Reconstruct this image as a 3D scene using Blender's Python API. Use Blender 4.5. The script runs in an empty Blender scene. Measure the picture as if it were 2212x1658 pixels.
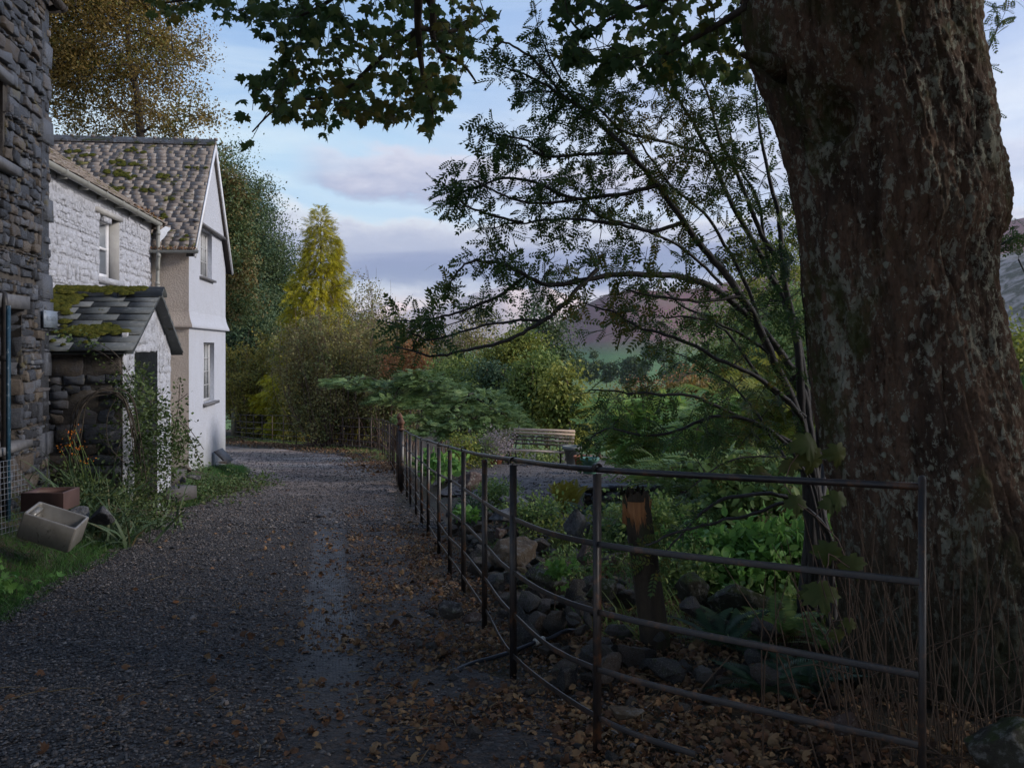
# Evening lane by whitewashed cottages, iron estate fence, sycamore and rowan, hills beyond
SUN_E, SKY_S, EXPO = 1.9, 0.1, 0.93
HAZE = 0.00004
import bpy, math, random
import numpy as np
from mathutils import Vector, noise as mn
from mathutils.geometry import tessellate_polygon
random.seed(11)
RNG = np.random.default_rng(11)
R = math.radians
scene = bpy.context.scene
COL = scene.collection

# ------------------------------------------------------------------ view constants (real camera, level, lens shifted down a little)
F, CX, HY, EYE = 2000.0, 1106.0, 750.0, 1.65
def P(x, y, Y):
    return np.array([(x - CX) * Y / F, Y, EYE - (y - HY) * Y / F])

def lerp(a, b, t): return a + (b - a) * t

# ------------------------------------------------------------------ numpy value noise
_PERM = RNG.permutation(4096)
_VAL = RNG.random(4096)
def vnoise(p):
    p = np.asarray(p, float)
    i = np.floor(p).astype(np.int64); f = p - i
    f = f * f * (3 - 2 * f)
    def h(a, b, c):
        return _VAL[_PERM[(_PERM[(_PERM[a & 4095] + b) & 4095] + c) & 4095]]
    x, y, z = i[..., 0], i[..., 1], i[..., 2]
    u, v, w = f[..., 0], f[..., 1], f[..., 2]
    c00 = h(x, y, z) * (1 - u) + h(x + 1, y, z) * u
    c10 = h(x, y + 1, z) * (1 - u) + h(x + 1, y + 1, z) * u
    c01 = h(x, y, z + 1) * (1 - u) + h(x + 1, y, z + 1) * u
    c11 = h(x, y + 1, z + 1) * (1 - u) + h(x + 1, y + 1, z + 1) * u
    return (c00 * (1 - v) + c10 * v) * (1 - w) + (c01 * (1 - v) + c11 * v) * w
def fbm(p, octv=4, gain=.5, lac=2.03):
    p = np.asarray(p, float); s = 0; a = 1; n = 0
    for k in range(octv):
        s = s + a * (vnoise(p + 17.3 * k) - .5) * 2; n += a; a *= gain; p = p * lac
    return s / n

# ------------------------------------------------------------------ mesh builder
class MB:
    def __init__(s): s.V = []; s.F = []; s.n = 0
    def add(s, V, Fc):
        V = np.asarray(V, float).reshape(-1, 3)
        if isinstance(Fc, np.ndarray) and Fc.ndim == 2:
            s.F.append(Fc + s.n)
        else:
            g = {}
            for f in Fc: g.setdefault(len(f), []).append(f)
            for k, v in g.items(): s.F.append(np.array(v) + s.n)
        s.V.append(V); s.n += len(V); return s
    def box(s, c, size, ax=None, jit=0.0, taper=1.0):
        hx, hy, hz = [v / 2 for v in size]
        V = np.array([[sx * hx, sy * hy, sz * hz] for sz in (-1, 1) for sy in (-1, 1) for sx in (-1, 1)], float)
        V[4:, :2] *= taper
        if jit: V += RNG.uniform(-jit, jit, V.shape)
        if ax is not None: V = V @ np.asarray(ax, float)
        V = V + np.asarray(c, float)
        return s.add(V, np.array([[0, 2, 3, 1], [4, 5, 7, 6], [0, 1, 5, 4], [1, 3, 7, 5], [3, 2, 6, 7], [2, 0, 4, 6]]))
    def bar(s, a, b, w, h, up=(0, 0, 1)):
        a = np.asarray(a, float); b = np.asarray(b, float); d = b - a; L = np.linalg.norm(d); d /= L
        u = np.cross(up, d); nu = np.linalg.norm(u)
        if nu < 1e-6: u = np.array([1., 0, 0])
        else: u /= nu
        v = np.cross(d, u)
        return s.box((a + b) / 2, (w, L, h), np.array([u, d, v]))
    def tube(s, path, rad, n=8, cap=True, squash=None):
        path = np.asarray(path, float); m = len(path)
        rad = np.broadcast_to(np.asarray(rad, float), (m,))
        T = np.gradient(path, axis=0); T /= np.linalg.norm(T, axis=1)[:, None] + 1e-9
        ref = np.array([0, 0, 1.]) if abs(T[0][2]) < .9 else np.array([1., 0, 0])
        U = np.zeros_like(path); u = np.cross(ref, T[0]); u /= np.linalg.norm(u)
        for i in range(m):
            u = u - T[i] * np.dot(u, T[i]); u /= np.linalg.norm(u) + 1e-9; U[i] = u
        W = np.cross(T, U)
        a = np.linspace(0, 2 * math.pi, n, endpoint=False)
        ca, sa = np.cos(a), np.sin(a)
        if squash: sa = sa * squash
        V = path[:, None, :] + rad[:, None, None] * (ca[None, :, None] * U[:, None, :] + sa[None, :, None] * W[:, None, :])
        V = V.reshape(-1, 3)
        i = np.arange(m - 1)[:, None] * n; j = np.arange(n)[None, :]; j2 = (j + 1) % n
        Fq = np.stack([i + j, i + j2, i + n + j2, i + n + j], -1).reshape(-1, 4)
        s.add(V, Fq)
        if cap:
            s.F.append(np.array([list(range(n))[::-1]]) + s.n - m * n)
            s.F.append(np.array([list(range(n))]) + s.n - n)
        return s
    def lathe(s, prof, c, n=20, ax=None, ang=None):
        prof = np.asarray(prof, float)
        a = np.linspace(0, 2 * math.pi, n, endpoint=False)
        V = np.stack([prof[:, 0][:, None] * np.cos(a), prof[:, 0][:, None] * np.sin(a), np.broadcast_to(prof[:, 1][:, None], (len(prof), n))], -1).reshape(-1, 3)
        if ax is not None: V = V @ np.asarray(ax, float)
        V = V + np.asarray(c, float); m = len(prof)
        i = np.arange(m - 1)[:, None] * n; j = np.arange(n)[None, :]; j2 = (j + 1) % n
        return s.add(V, np.stack([i + j, i + j2, i + n + j2, i + n + j], -1).reshape(-1, 4))
    def grid(s, G):
        a, b = G.shape[:2]
        i = np.arange(a - 1)[:, None] * b; j = np.arange(b - 1)[None, :]
        return s.add(G.reshape(-1, 3), np.stack([i + j, i + j + 1, i + b + j + 1, i + b + j], -1).reshape(-1, 4))
    def build(s, name, mat, parent=None, smooth=False):
        V = np.concatenate(s.V) if s.V else np.zeros((0, 3))
        if parent is not None: V = V - np.array(parent.get('_o', (0, 0, 0)))
        me = bpy.data.meshes.new(name)
        me.vertices.add(len(V)); me.vertices.foreach_set('co', V.astype(np.float32).ravel())
        tot = np.concatenate([np.full(len(f), f.shape[1]) for f in s.F]); li = np.concatenate([f.ravel() for f in s.F])
        me.loops.add(len(li)); me.loops.foreach_set('vertex_index', li.astype(np.int32))
        me.polygons.add(len(tot)); st = np.concatenate([[0], np.cumsum(tot)[:-1]])
        me.polygons.foreach_set('loop_start', st.astype(np.int32))
        if smooth: me.polygons.foreach_set('use_smooth', np.ones(len(tot), bool))
        me.update(calc_edges=True); me.validate()
        if mat is not None:
            for m_ in (mat if isinstance(mat, (list, tuple)) else [mat]): me.materials.append(m_)
        o = bpy.data.objects.new(name, me); COL.objects.link(o)
        if parent is not None:
            o.parent = parent; o['_o'] = list(parent.get('_o', (0, 0, 0)))
        return o

def tag(o, label=None, cat=None, group=None, kind=None):
    if label: o['label'] = label
    if cat: o['category'] = cat
    if group: o['group'] = group
    if kind: o['kind'] = kind
    return o
def thing(name, label, cat, loc, group=None):
    o = bpy.data.objects.new(name, None); COL.objects.link(o); o.location = [float(v) for v in loc]
    o.empty_display_size = .2
    o['_o'] = [float(v) for v in loc]
    return tag(o, label, cat, group)
def sub(name, parent):
    o = bpy.data.objects.new(name, None); COL.objects.link(o); o.parent = parent
    o['_o'] = list(parent['_o']); return o

# ------------------------------------------------------------------ leaf templates (y = along the leaf, z = face normal)
def tpl_quad(w=.5, l=1.0, fold=.0):
    return np.array([[0, 0, 0], [w / 2, l * .5, fold], [0, l, 0], [-w / 2, l * .5, fold]], float), np.array([[0, 1, 2, 3]])
def tpl_oval(w=.55, l=1.0, fold=.06):
    V = np.array([[0, 0, 0], [w * .42, l * .28, fold], [w * .46, l * .6, fold], [0, l, -.04], [-w * .46, l * .6, fold], [-w * .42, l * .28, fold], [0, l * .45, 0]], float)
    return V, np.array([[0, 1, 6], [1, 2, 6], [2, 3, 6], [3, 4, 6], [4, 5, 6], [5, 0, 6]])
def tpl_maple(curl=.12):
    pts = [(0, .0), (.12, -.08), (.34, -.04), (.28, .1), (.52, .2), (.46, .33), (.6, .5), (.38, .5), (.3, .62), (.16, .55), (.14, .78), (.05, .82), (0, 1.0)]
    half = pts[1:-1]
    out = [pts[0]] + half + [pts[-1]] + [(-x, y) for x, y in half[::-1]]
    V = [(x, y, -curl * (x * x * 2 + (y - .4) ** 2)) for x, y in out]
    V.append((0, .33, .03)); n = len(out)
    return np.array(V, float), np.array([[i, (i + 1) % n, n] for i in range(n)])
def tpl_pinnate(pairs=6, w=.09, l=.26, droop=.25, taper=.35):
    Vs = []; Fs = []; n = 0
    def leaflet(px, py, pz, ang, L, W):
        nonlocal n
        d = np.array([math.cos(ang), math.sin(ang), -.12]); s_ = np.array([-math.sin(ang), math.cos(ang), 0])
        b = np.array([px, py, pz])
        Vs.extend([b, b + d * L * .45 + s_ * W, b + d * L, b + d * L * .45 - s_ * W]); Fs.append([n, n + 1, n + 2, n + 3]); n += 4
    for k in range(pairs):
        t = .16 + .74 * k / (pairs - 1); z = -droop * t * t
        s_ = 1 - taper * abs(t - .5) * 1.6
        for sg in (0, 1):
            a = R(38) if sg == 0 else R(180 - 38)
            leaflet(0, t, z, a, l * s_, w * s_ * .5)
    leaflet(0, .9, -droop * .81, R(90), l * .9, w * .5)
    Vs.extend([np.array([-.008, 0, 0]), np.array([.008, 0, 0]), np.array([.006, .92, -droop * .85]), np.array([-.006, .92, -droop * .85])]); Fs.append([n, n + 1, n + 2, n + 3])
    return np.array(Vs, float), np.array(Fs)
def tpl_fern(pairs=16, droop=.5, w=.05, l=.3):
    Vs = []; Fs = []; n = 0
    for k in range(pairs):
        t = .08 + .9 * k / pairs; z = .25 * t - droop * t * t
        L = l * math.sin(math.pi * min(1, .18 + t * .82)) + .02
        for sg in (1, -1):
            b = np.array([0, t, z]); d = np.array([sg * .95, .3, -.18]); s_ = np.array([-.0, 1., 0]) * w * .5
            Vs.extend([b - s_ * .6, b + d * L * .5 - s_, b + d * L, b + d * L * .5 + s_]); Fs.append([n, n + 1, n + 2, n + 3]); n += 4
    return np.array(Vs, float), np.array(Fs)
def tpl_blade(seg=4, w=.03, bend=.5):
    Vs = []; Fs = []
    for k in range(seg + 1):
        t = k / seg; ww = w * (1 - t ** 2) * .5 + .0005
        Vs += [(-ww, t * (1 - bend * .35 * t), -bend * t * t), (ww, t * (1 - bend * .35 * t), -bend * t * t)]
    for k in range(seg): a = 2 * k; Fs.append([a, a + 1, a + 3, a + 2])
    return np.array(Vs, float), np.array(Fs)
def tpl_spray(n=9, w=.07, l=.5, droop=.3):
    Vs = []; Fs = []; c = 0
    for k in range(n):
        t = k / n * .85; sg = 1 if k % 2 else -1
        ang = R(90 - sg * 42); L = l * (1 - t * .6)
        b = np.array([0, t, -droop * t * t]); d = np.array([math.cos(ang), math.sin(ang), -.15 - .2 * t]); s_ = np.array([-d[1], d[0], 0])
        Vs.extend([b, b + d * L * .5 + s_ * w * .5, b + d * L, b + d * L * .5 - s_ * w * .5]); Fs.append([c, c + 1, c + 2, c + 3]); c += 4
    Vs.extend([np.array([-.02, 0, 0]), np.array([.02, 0, 0]), np.array([.0, 1, -droop]), np.array([-.0, 1, -droop])]); Fs.append([c, c + 1, c + 2, c + 3])
    return np.array(Vs, float), np.array(Fs)

def basis(D, N):
    D = D / (np.linalg.norm(D, axis=1)[:, None] + 1e-9)
    X = np.cross(D, N); X /= np.linalg.norm(X, axis=1)[:, None] + 1e-9
    Z = np.cross(X, D)
    return np.stack([X, D, Z], 1)
def scatter(mb, tpl, pos, D, N, scale):
    V, Fc = tpl; pos = np.asarray(pos, float); n = len(pos)
    if n == 0: return
    B = basis(np.asarray(D, float), np.asarray(N, float))
    W = np.einsum('vk,nkj->nvj', V, B) * np.asarray(scale, float).reshape(-1, 1, 1) + pos[:, None, :]
    Fa = (Fc[None] + (np.arange(n) * len(V))[:, None, None]).reshape(-1, Fc.shape[1])
    mb.add(W.reshape(-1, 3), Fa)
def rdir(n, zb=0., hz=1.0):
    v = RNG.normal(size=(n, 3)); v[:, 2] = v[:, 2] * hz + zb
    return v / (np.linalg.norm(v, axis=1)[:, None] + 1e-9)

# ------------------------------------------------------------------ materials
def newmat(name):
    m = bpy.data.materials.new(name); m.use_nodes = True
    nt = m.node_tree; nt.nodes.clear()
    out = nt.nodes.new('ShaderNodeOutputMaterial')
    return m, nt, out
def N(nt, t, **kw):
    n = nt.nodes.new(t)
    for k, v in kw.items():
        if k in n.inputs: n.inputs[k].default_value = v
        else: setattr(n, k, v)
    return n
def c4(c): return (c[0], c[1], c[2], 1.0)
def ramp(nt, src, stops, interp='LINEAR'):
    r = nt.nodes.new('ShaderNodeValToRGB'); r.color_ramp.interpolation = interp
    e = r.color_ramp.elements
    while len(e) < len(stops): e.new(.5)
    for i, (p, c) in enumerate(stops): e[i].position = p; e[i].color = c4(c) if not isinstance(c, (int, float)) else (c, c, c, 1)
    nt.links.new(src, r.inputs[0]); return r
def mixc(nt, fac, a, b, mode='MIX'):
    m = nt.nodes.new('ShaderNodeMix'); m.data_type = 'RGBA'; m.blend_type = mode
    for sock, v in ((m.inputs[0], fac), (m.inputs[6], a), (m.inputs[7], b)):
        if isinstance(v, (int, float)): sock.default_value = v
        elif isinstance(v, tuple): sock.default_value = c4(v)
        else: nt.links.new(v, sock)
    return m.outputs[2]
def math_(nt, op, a, b=None, clamp=False):
    m = nt.nodes.new('ShaderNodeMath'); m.operation = op; m.use_clamp = clamp
    for i, v in enumerate((a, b)):
        if v is None: continue
        if isinstance(v, (int, float)): m.inputs[i].default_value = v
        else: nt.links.new(v, m.inputs[i])
    return m.outputs[0]
def texco(nt, scale=(1, 1, 1), which='Object'):
    tc = nt.nodes.new('ShaderNodeTexCoord'); mp = nt.nodes.new('ShaderNodeMapping')
    mp.inputs['Scale'].default_value = scale; nt.links.new(tc.outputs[which], mp.inputs[0]); return mp.outputs[0]
def noise(nt, co, scale, detail=6, rough=.55, dist=0.):
    n = N(nt, 'ShaderNodeTexNoise'); n.inputs['Scale'].default_value = scale; n.inputs['Detail'].default_value = detail
    n.inputs['Roughness'].default_value = rough; n.inputs['Distortion'].default_value = dist
    nt.links.new(co, n.inputs['Vector']); return n.outputs['Fac']
def voro(nt, co, scale, feature='F1', out='Distance', rnd=1.0):
    n = N(nt, 'ShaderNodeTexVoronoi'); n.feature = feature; n.inputs['Scale'].default_value = scale
    n.inputs['Randomness'].default_value = rnd
    nt.links.new(co, n.inputs['Vector']); return n.outputs[out]
def bump(nt, h, strength=.5, dist=.02, prev=None):
    b = N(nt, 'ShaderNodeBump'); b.inputs['Strength'].default_value = strength; b.inputs['Distance'].default_value = dist
    nt.links.new(h, b.inputs['Height'])
    if prev is not None: nt.links.new(prev, b.inputs['Normal'])
    return b.outputs[0]
def principled(nt, out, col, rough=.8, nrm=None, spec=.3, metal=0.):
    p = N(nt, 'ShaderNodeBsdfPrincipled')
    for k, v in (('Base Color', col), ('Roughness', rough), ('Metallic', metal), ('Specular IOR Level', spec)):
        if isinstance(v, (int, float)): p.inputs[k].default_value = v
        elif isinstance(v, tuple): p.inputs[k].default_value = c4(v)
        else: nt.links.new(v, p.inputs[k])
    if nrm is not None: nt.links.new(nrm, p.inputs['Normal'])
    nt.links.new(p.outputs[0], out.inputs[0]); return p
def rnd_island(nt):
    return N(nt, 'ShaderNodeNewGeometry').outputs['Random Per Island']

def mat_leaf(name, cols, transl=.25, rough=.55, nscale=1.0, spec=.25, gain=1.5):
    """leaf colours vary leaf by leaf and by soft clumps"""
    m, nt, out = newmat(name); cols = [tuple(min(.8, v * gain * w_) for v, w_ in zip(c, (1.08, 1.0, .95))) for c in cols]
    r = rnd_island(nt); co = texco(nt)
    nz = noise(nt, co, nscale, 3, .5)
    f = math_(nt, 'ADD', math_(nt, 'MULTIPLY', r, .42), math_(nt, 'MULTIPLY', math_(nt, 'SUBTRACT', nz, .32), 1.6), True)
    k = len(cols); col = ramp(nt, f, [(i / (k - 1) * .9 + .05, c) for i, c in enumerate(cols)]).outputs[0]
    p = N(nt, 'ShaderNodeBsdfPrincipled', Roughness=rough); nt.links.new(col, p.inputs['Base Color']); p.inputs['Specular IOR Level'].default_value = spec
    t = N(nt, 'ShaderNodeBsdfTranslucent'); nt.links.new(col, t.inputs[0])
    mx = N(nt, 'ShaderNodeMixShader'); mx.inputs[0].default_value = transl
    nt.links.new(p.outputs[0], mx.inputs[1]); nt.links.new(t.outputs[0], mx.inputs[2]); nt.links.new(mx.outputs[0], out.inputs[0])
    return m
def mat_noise(name, stops, scale=4., rough=.85, bstr=.4, bdist=.02, bscale=None, stretch=(1, 1, 1), detail=7, spec=.3, island=0., metal=0.):
    m, nt, out = newmat(name); co = texco(nt, stretch)
    nz = noise(nt, co, scale, detail, .6)
    if island: nz = math_(nt, 'ADD', math_(nt, 'MULTIPLY', nz, 1 - island), math_(nt, 'MULTIPLY', rnd_island(nt), island))
    col = ramp(nt, nz, stops).outputs[0]
    b = bump(nt, noise(nt, co, bscale or scale * 5, 8, .65), bstr, bdist)
    principled(nt, out, col, rough, b, spec, metal); return m
# ------------------------------------------------------------------ camera, sun, sky
cam = bpy.data.cameras.new('camera'); cam.sensor_width = 36; cam.lens = 36 * F / 2212.0
cam.shift_y = (HY - 829.0) / 2212.0; cam.clip_start = .05; cam.clip_end = 40000
camo = bpy.data.objects.new('camera', cam); COL.objects.link(camo); camo.location = (0, 0, EYE); camo.rotation_euler = (R(90), 0, 0)
scene.camera = camo

SKYG = .84
SUN_EL, SUN_AZ = R(22), R(96)     # azimuth clockwise from +Y (view direction)
sd = Vector((math.sin(SUN_AZ) * math.cos(SUN_EL), math.cos(SUN_AZ) * math.cos(SUN_EL), math.sin(SUN_EL)))
sl = bpy.data.lights.new('sun', 'SUN'); sl.energy = SUN_E; sl.angle = R(14); sl.color = (1.0, .93, .87)
slo = bpy.data.objects.new('sun', sl); COL.objects.link(slo); slo.rotation_euler = sd.to_track_quat('Z', 'Y').to_euler()

w = bpy.data.worlds.new('World'); scene.world = w; w.use_nodes = True
nt = w.node_tree; nt.nodes.clear()
wo = nt.nodes.new('ShaderNodeOutputWorld'); bg = nt.nodes.new('ShaderNodeBackground'); bg.inputs[1].default_value = SKY_S
sky = nt.nodes.new('ShaderNodeTexSky'); sky.sky_type = 'NISHITA'; sky.sun_disc = False
sky.sun_elevation = SUN_EL; sky.sun_rotation = SUN_AZ; sky.altitude = 100; sky.air_density = 1.0; sky.dust_density = .6; sky.ozone_density = 2.5
tc = nt.nodes.new('ShaderNodeTexCoord'); sep = nt.nodes.new('ShaderNodeSeparateXYZ'); nt.links.new(tc.outputs['Generated'], sep.inputs[0])
X_, Y_, Z_ = sep.outputs
def wcomb(x, y, z):
    c = nt.nodes.new('ShaderNodeCombineXYZ')
    for i, v in enumerate((x, y, z)):
        if isinstance(v, (int, float)): c.inputs[i].default_value = v
        else: nt.links.new(v, c.inputs[i])
    return c.outputs[0]
az = math_(nt, 'ARCTAN2', X_, Y_)
# cloud coordinates: azimuth and height, stretched sideways as low cloud looks from the ground
K = 1.0 / SKY_S
def kc(r, g, b): return (r * K * SKYG * .97, g * K * SKYG * 1.04, b * K * SKYG * .97)
cl = noise(nt, wcomb(math_(nt, 'MULTIPLY', az, 9.0), math_(nt, 'MULTIPLY', Z_, 22.0), 2.2), 1.0, 9, .60, .2)      # lumps
cb = noise(nt, wcomb(math_(nt, 'MULTIPLY', az, 2.4), math_(nt, 'MULTIPLY', Z_, 6.0), 7.7), 1.0, 4, .5)             # broad
cw = noise(nt, wcomb(math_(nt, 'MULTIPLY', az, 1.8), math_(nt, 'MULTIPLY', Z_, 17.0), 9.1), 1.3, 8, .55, .6)       # wisps
cf = noise(nt, wcomb(math_(nt, 'MULTIPLY', az, 22.0), math_(nt, 'MULTIPLY', Z_, 60.0), 5.3), 1.0, 7, .62)          # fine
def off(n, k): return math_(nt, 'MULTIPLY', math_(nt, 'SUBTRACT', n, .5), k)
Zd = math_(nt, 'ADD', math_(nt, 'ADD', Z_, off(cl, .072)), math_(nt, 'ADD', off(cb, .055), off(cf, .020)))
Zs = math_(nt, 'ADD', Z_, math_(nt, 'ADD', off(cb, .03), off(cw, .03)))
base = mixc(nt, .85, sky.outputs[0], ramp(nt, Zs, [(0.0, kc(.76, .53, .50)), (.045, kc(.72, .56, .57)), (.07, kc(.52, .52, .64)), (.13, kc(.40, .50, .66)), (.20, kc(.36, .48, .65)), (.27, kc(.25, .36, .59)), (.42, kc(.20, .29, .54)), (1.0, kc(.17, .24, .46))]).outputs[0])
# pale streaks
wv = math_(nt, 'MULTIPLY', ramp(nt, cw, [(.44, 0.), (.66, 1.)]).outputs[0], ramp(nt, Z_, [(0, .5), (.06, .9), (.1, .5), (.2, .85), (.25, .6), (.33, .12), (.6, .25)]).outputs[0])
c1 = mixc(nt, wv, base, kc(.53, .58, .67))
# right hand part of the sky is veiled in thin mauve cloud
veil = math_(nt, 'MULTIPLY', ramp(nt, math_(nt, 'ADD', math_(nt, 'ADD', az, .5), off(cb, .5)), [(.37, 0.), (.60, .8)]).outputs[0], ramp(nt, Zd, [(.0, .5), (.2, .8), (.30, .55), (.40, .12), (1, .1)]).outputs[0])
c1 = mixc(nt, veil, c1, mixc(nt, ramp(nt, cl, [(.35, 0.), (.65, 1.)]).outputs[0], kc(.36, .36, .54), kc(.55, .53, .67)))
# a row of small pinkish cumulus
am = ramp(nt, math_(nt, 'ADD', az, .5), [(.26, 0.), (.30, 1.), (.60, .9), (.75, .4)]).outputs[0]
m2 = math_(nt, 'MULTIPLY', math_(nt, 'MULTIPLY', ramp(nt, Zd, [(.160, 0.), (.172, 1.), (.197, 1.), (.208, 0.)]).outputs[0], am), ramp(nt, cb, [(.36, .1), (.5, 1.)]).outputs[0])
c1 = mixc(nt, math_(nt, 'MULTIPLY', m2, .85), c1, mixc(nt, ramp(nt, math_(nt, 'ADD', Zd, off(cf, .03)), [(.165, 0.), (.2, 1.)]).outputs[0], kc(.25, .25, .40), kc(.52, .47, .57)))
# the long slate mauve bank over the hills, lumpy on top, flat below
m1 = ramp(nt, math_(nt, 'ADD', Zd, off(cb, .02)), [(.058, 0.), (.075, .95), (.132, .95), (.144, 0.)]).outputs[0]
bc = ramp(nt, math_(nt, 'ADD', Zd, off(cf, .02)), [(.07, kc(.17, .21, .35)), (.095, kc(.18, .21, .36)), (.115, kc(.24, .26, .41)), (.128, kc(.44, .43, .54)), (.138, kc(.64, .60, .64))]).outputs[0]
bc = mixc(nt, math_(nt, 'MULTIPLY', ramp(nt, cw, [(.45, 0.), (.62, 1.)]).outputs[0], .55), bc, kc(.42, .42, .53))
c2 = mixc(nt, m1, c1, bc)
nt.links.new(c2, bg.inputs[0]); nt.links.new(bg.outputs[0], wo.inputs[0])

scene.view_settings.view_transform = 'Standard'; scene.view_settings.look = 'None'
scene.view_settings.exposure = EXPO; scene.view_settings.gamma = 1
scene.cycles.use_denoising = True
scene.cycles.max_bounces = 6; scene.cycles.transparent_max_bounces = 6; scene.cycles.diffuse_bounces = 3
scene.cycles.transmission_bounces = 3; scene.cycles.glossy_bounces = 3
scene.cycles.use_adaptive_sampling = True
# ------------------------------------------------------------------ terrain
_zy = [-12, 0, 4, 5, 6.3, 7.5, 9, 12, 18, 24, 32, 38, 45, 60, 90, 160, 400]
_zz = [.05, .02, -.05, -.14, -.26, -.37, -.5, -.72, -1.15, -1.5, -2.0, -2.35, -2.7, -3.6, -6.5, -16, -40]
def zlane(Y): return np.interp(Y, _zy, _zz)
_gy = [-12, 3, 5, 8, 11, 15.6, 19, 21, 24, 30, 40, 60, 90, 160, 400]
_gz = [.05, .0, -.08, -.2, -.42, -.68, -.8, -.95, -1.5, -2.6, -3.6, -6, -10, -20, -42]
def zgard(Y): return np.interp(Y, _gy, _gz)
# left edge of the lane (plan) and the fence line
_LE = np.array([(-12, -4.2), (0, -3.6), (4, -3.35), (6.3, -3.48), (7.8, -3.85), (9.7, -4.2), (12.1, -4.7), (14.6, -5.15), (16, -5.25), (19.6, -5.75), (23.4, -6.6), (27.6, -8.3), (30, -9.4), (33, -13), (36, -22)])
def xleft(Y): return np.interp(Y, _LE[:, 0], _LE[:, 1])
FENCE = np.array([(1.32, 2.98), (.354, 3.85), (.006, 4.94), (-.185, 6.25), (-.395, 7.53), (-.582, 8.66), (-.778, 9.85), (-1.03, 11.37), (-1.23, 12.6), (-1.43, 13.8), (-1.68, 15.3), (-1.86, 16.4), (-2.12, 18.0),
                  (-2.33, 19.3), (-2.56, 20.6), (-2.80, 22.0), (-3.02, 23.4), (-3.25, 24.8), (-3.48, 26.2), (-3.72, 27.6), (-3.98, 29.0), (-4.25, 30.4), (-4.55, 31.7), (-5.0, 32.9), (-5.6, 33.9), (-6.35, 34.8), (-7.15, 35.7), (-7.95, 36.6), (-8.75, 37.6), (-9.5, 38.5), (-10.2, 39.4), (-10.9, 40.4), (-11.55, 41.4), (-12.2, 42.5), (-12.8, 43.6), (-13.4, 44.8)])
def xfence(Y):
    Y = np.asarray(Y, float)
    return np.interp(Y, np.concatenate([[-12, 1.5], FENCE[:, 1]]), np.concatenate([[3.6, 2.2], FENCE[:, 0]]))
def G(X, Y):
    X = np.asarray(X, float); Y = np.asarray(Y, float)
    zl = zlane(Y); zg = zgard(Y)
    d = X - xfence(Y)                          # > 0 in the garden
    t = np.clip(d / 1.6, 0, 1); t = t * t * (3 - 2 * t)
    far = np.clip((Y - 26) / 10, 0, 1)
    z = zl * (1 - t) + lerp(zg, zl, far * (X < 0)) * t
    e = xleft(Y) - X                           # > 0 on the verge
    bank = np.interp(Y, [-12, 4, 8, 12, 18, 22, 27, 40], [.05, .12, .27, .42, .42, .42, .25, .1])
    tb = np.clip(e / 1.3, 0, 1); tb = tb * tb * (3 - 2 * tb)
    z = z + bank * tb
    # the valley falls away to the right beyond the garden, hill rises on the left far behind
    z = z - np.clip((X - 12) / 40, 0, 3) * 4 * np.clip(Y / 30, 0, 1)
    p = np.stack([X, Y, X * 0], -1)
    amp = np.where(e > 0, .05, np.where(d > .4, .09, .02))
    return z + fbm(p * .55, 3) * amp + fbm(p * 2.2, 2) * amp * .3

# one ground sheet: fine near, coarse far
xs = np.concatenate([np.linspace(-600, -40, 26)[:-1], np.linspace(-40, -12, 30)[:-1], np.linspace(-12, 8, 150)[:-1], np.linspace(8, 30, 40)[:-1], np.linspace(30, 500, 30)])
ys = np.concatenate([np.linspace(-30, -2, 12)[:-1], np.linspace(-2, 14, 170)[:-1], np.linspace(14, 50, 130)[:-1], np.linspace(50, 400, 40)])
XX, YY = np.meshgrid(xs, ys)
GR = np.stack([XX, YY, G(XX, YY) - .03], -1)

def mat_ground():
    m, nt, out = newmat('soil_and_litter'); co = texco(nt)
    n = noise(nt, co, 1.3, 9, .65); n2 = noise(nt, co, 14, 8, .7); v = voro(nt, co, 38)
    c = ramp(nt, n, [(.3, (.030, .026, .020)), (.5, (.055, .045, .032)), (.7, (.05, .06, .03))]).outputs[0]
    c = mixc(nt, ramp(nt, n2, [(.45, 0.), (.62, .8)]).outputs[0], c, (.10, .062, .034))
    c = mixc(nt, ramp(nt, v, [(.0, .5), (.25, 0.)]).outputs[0], c, (.13, .12, .115))
    b = bump(nt, n2, .8, .04); b = bump(nt, v, .5, .015, b)
    principled(nt, out, c, .85, b, .3); return m
M_SOIL = mat_ground()
gmb = MB().grid(GR); g = gmb.build('ground', M_SOIL, smooth=True); tag(g, kind='structure')

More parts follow.
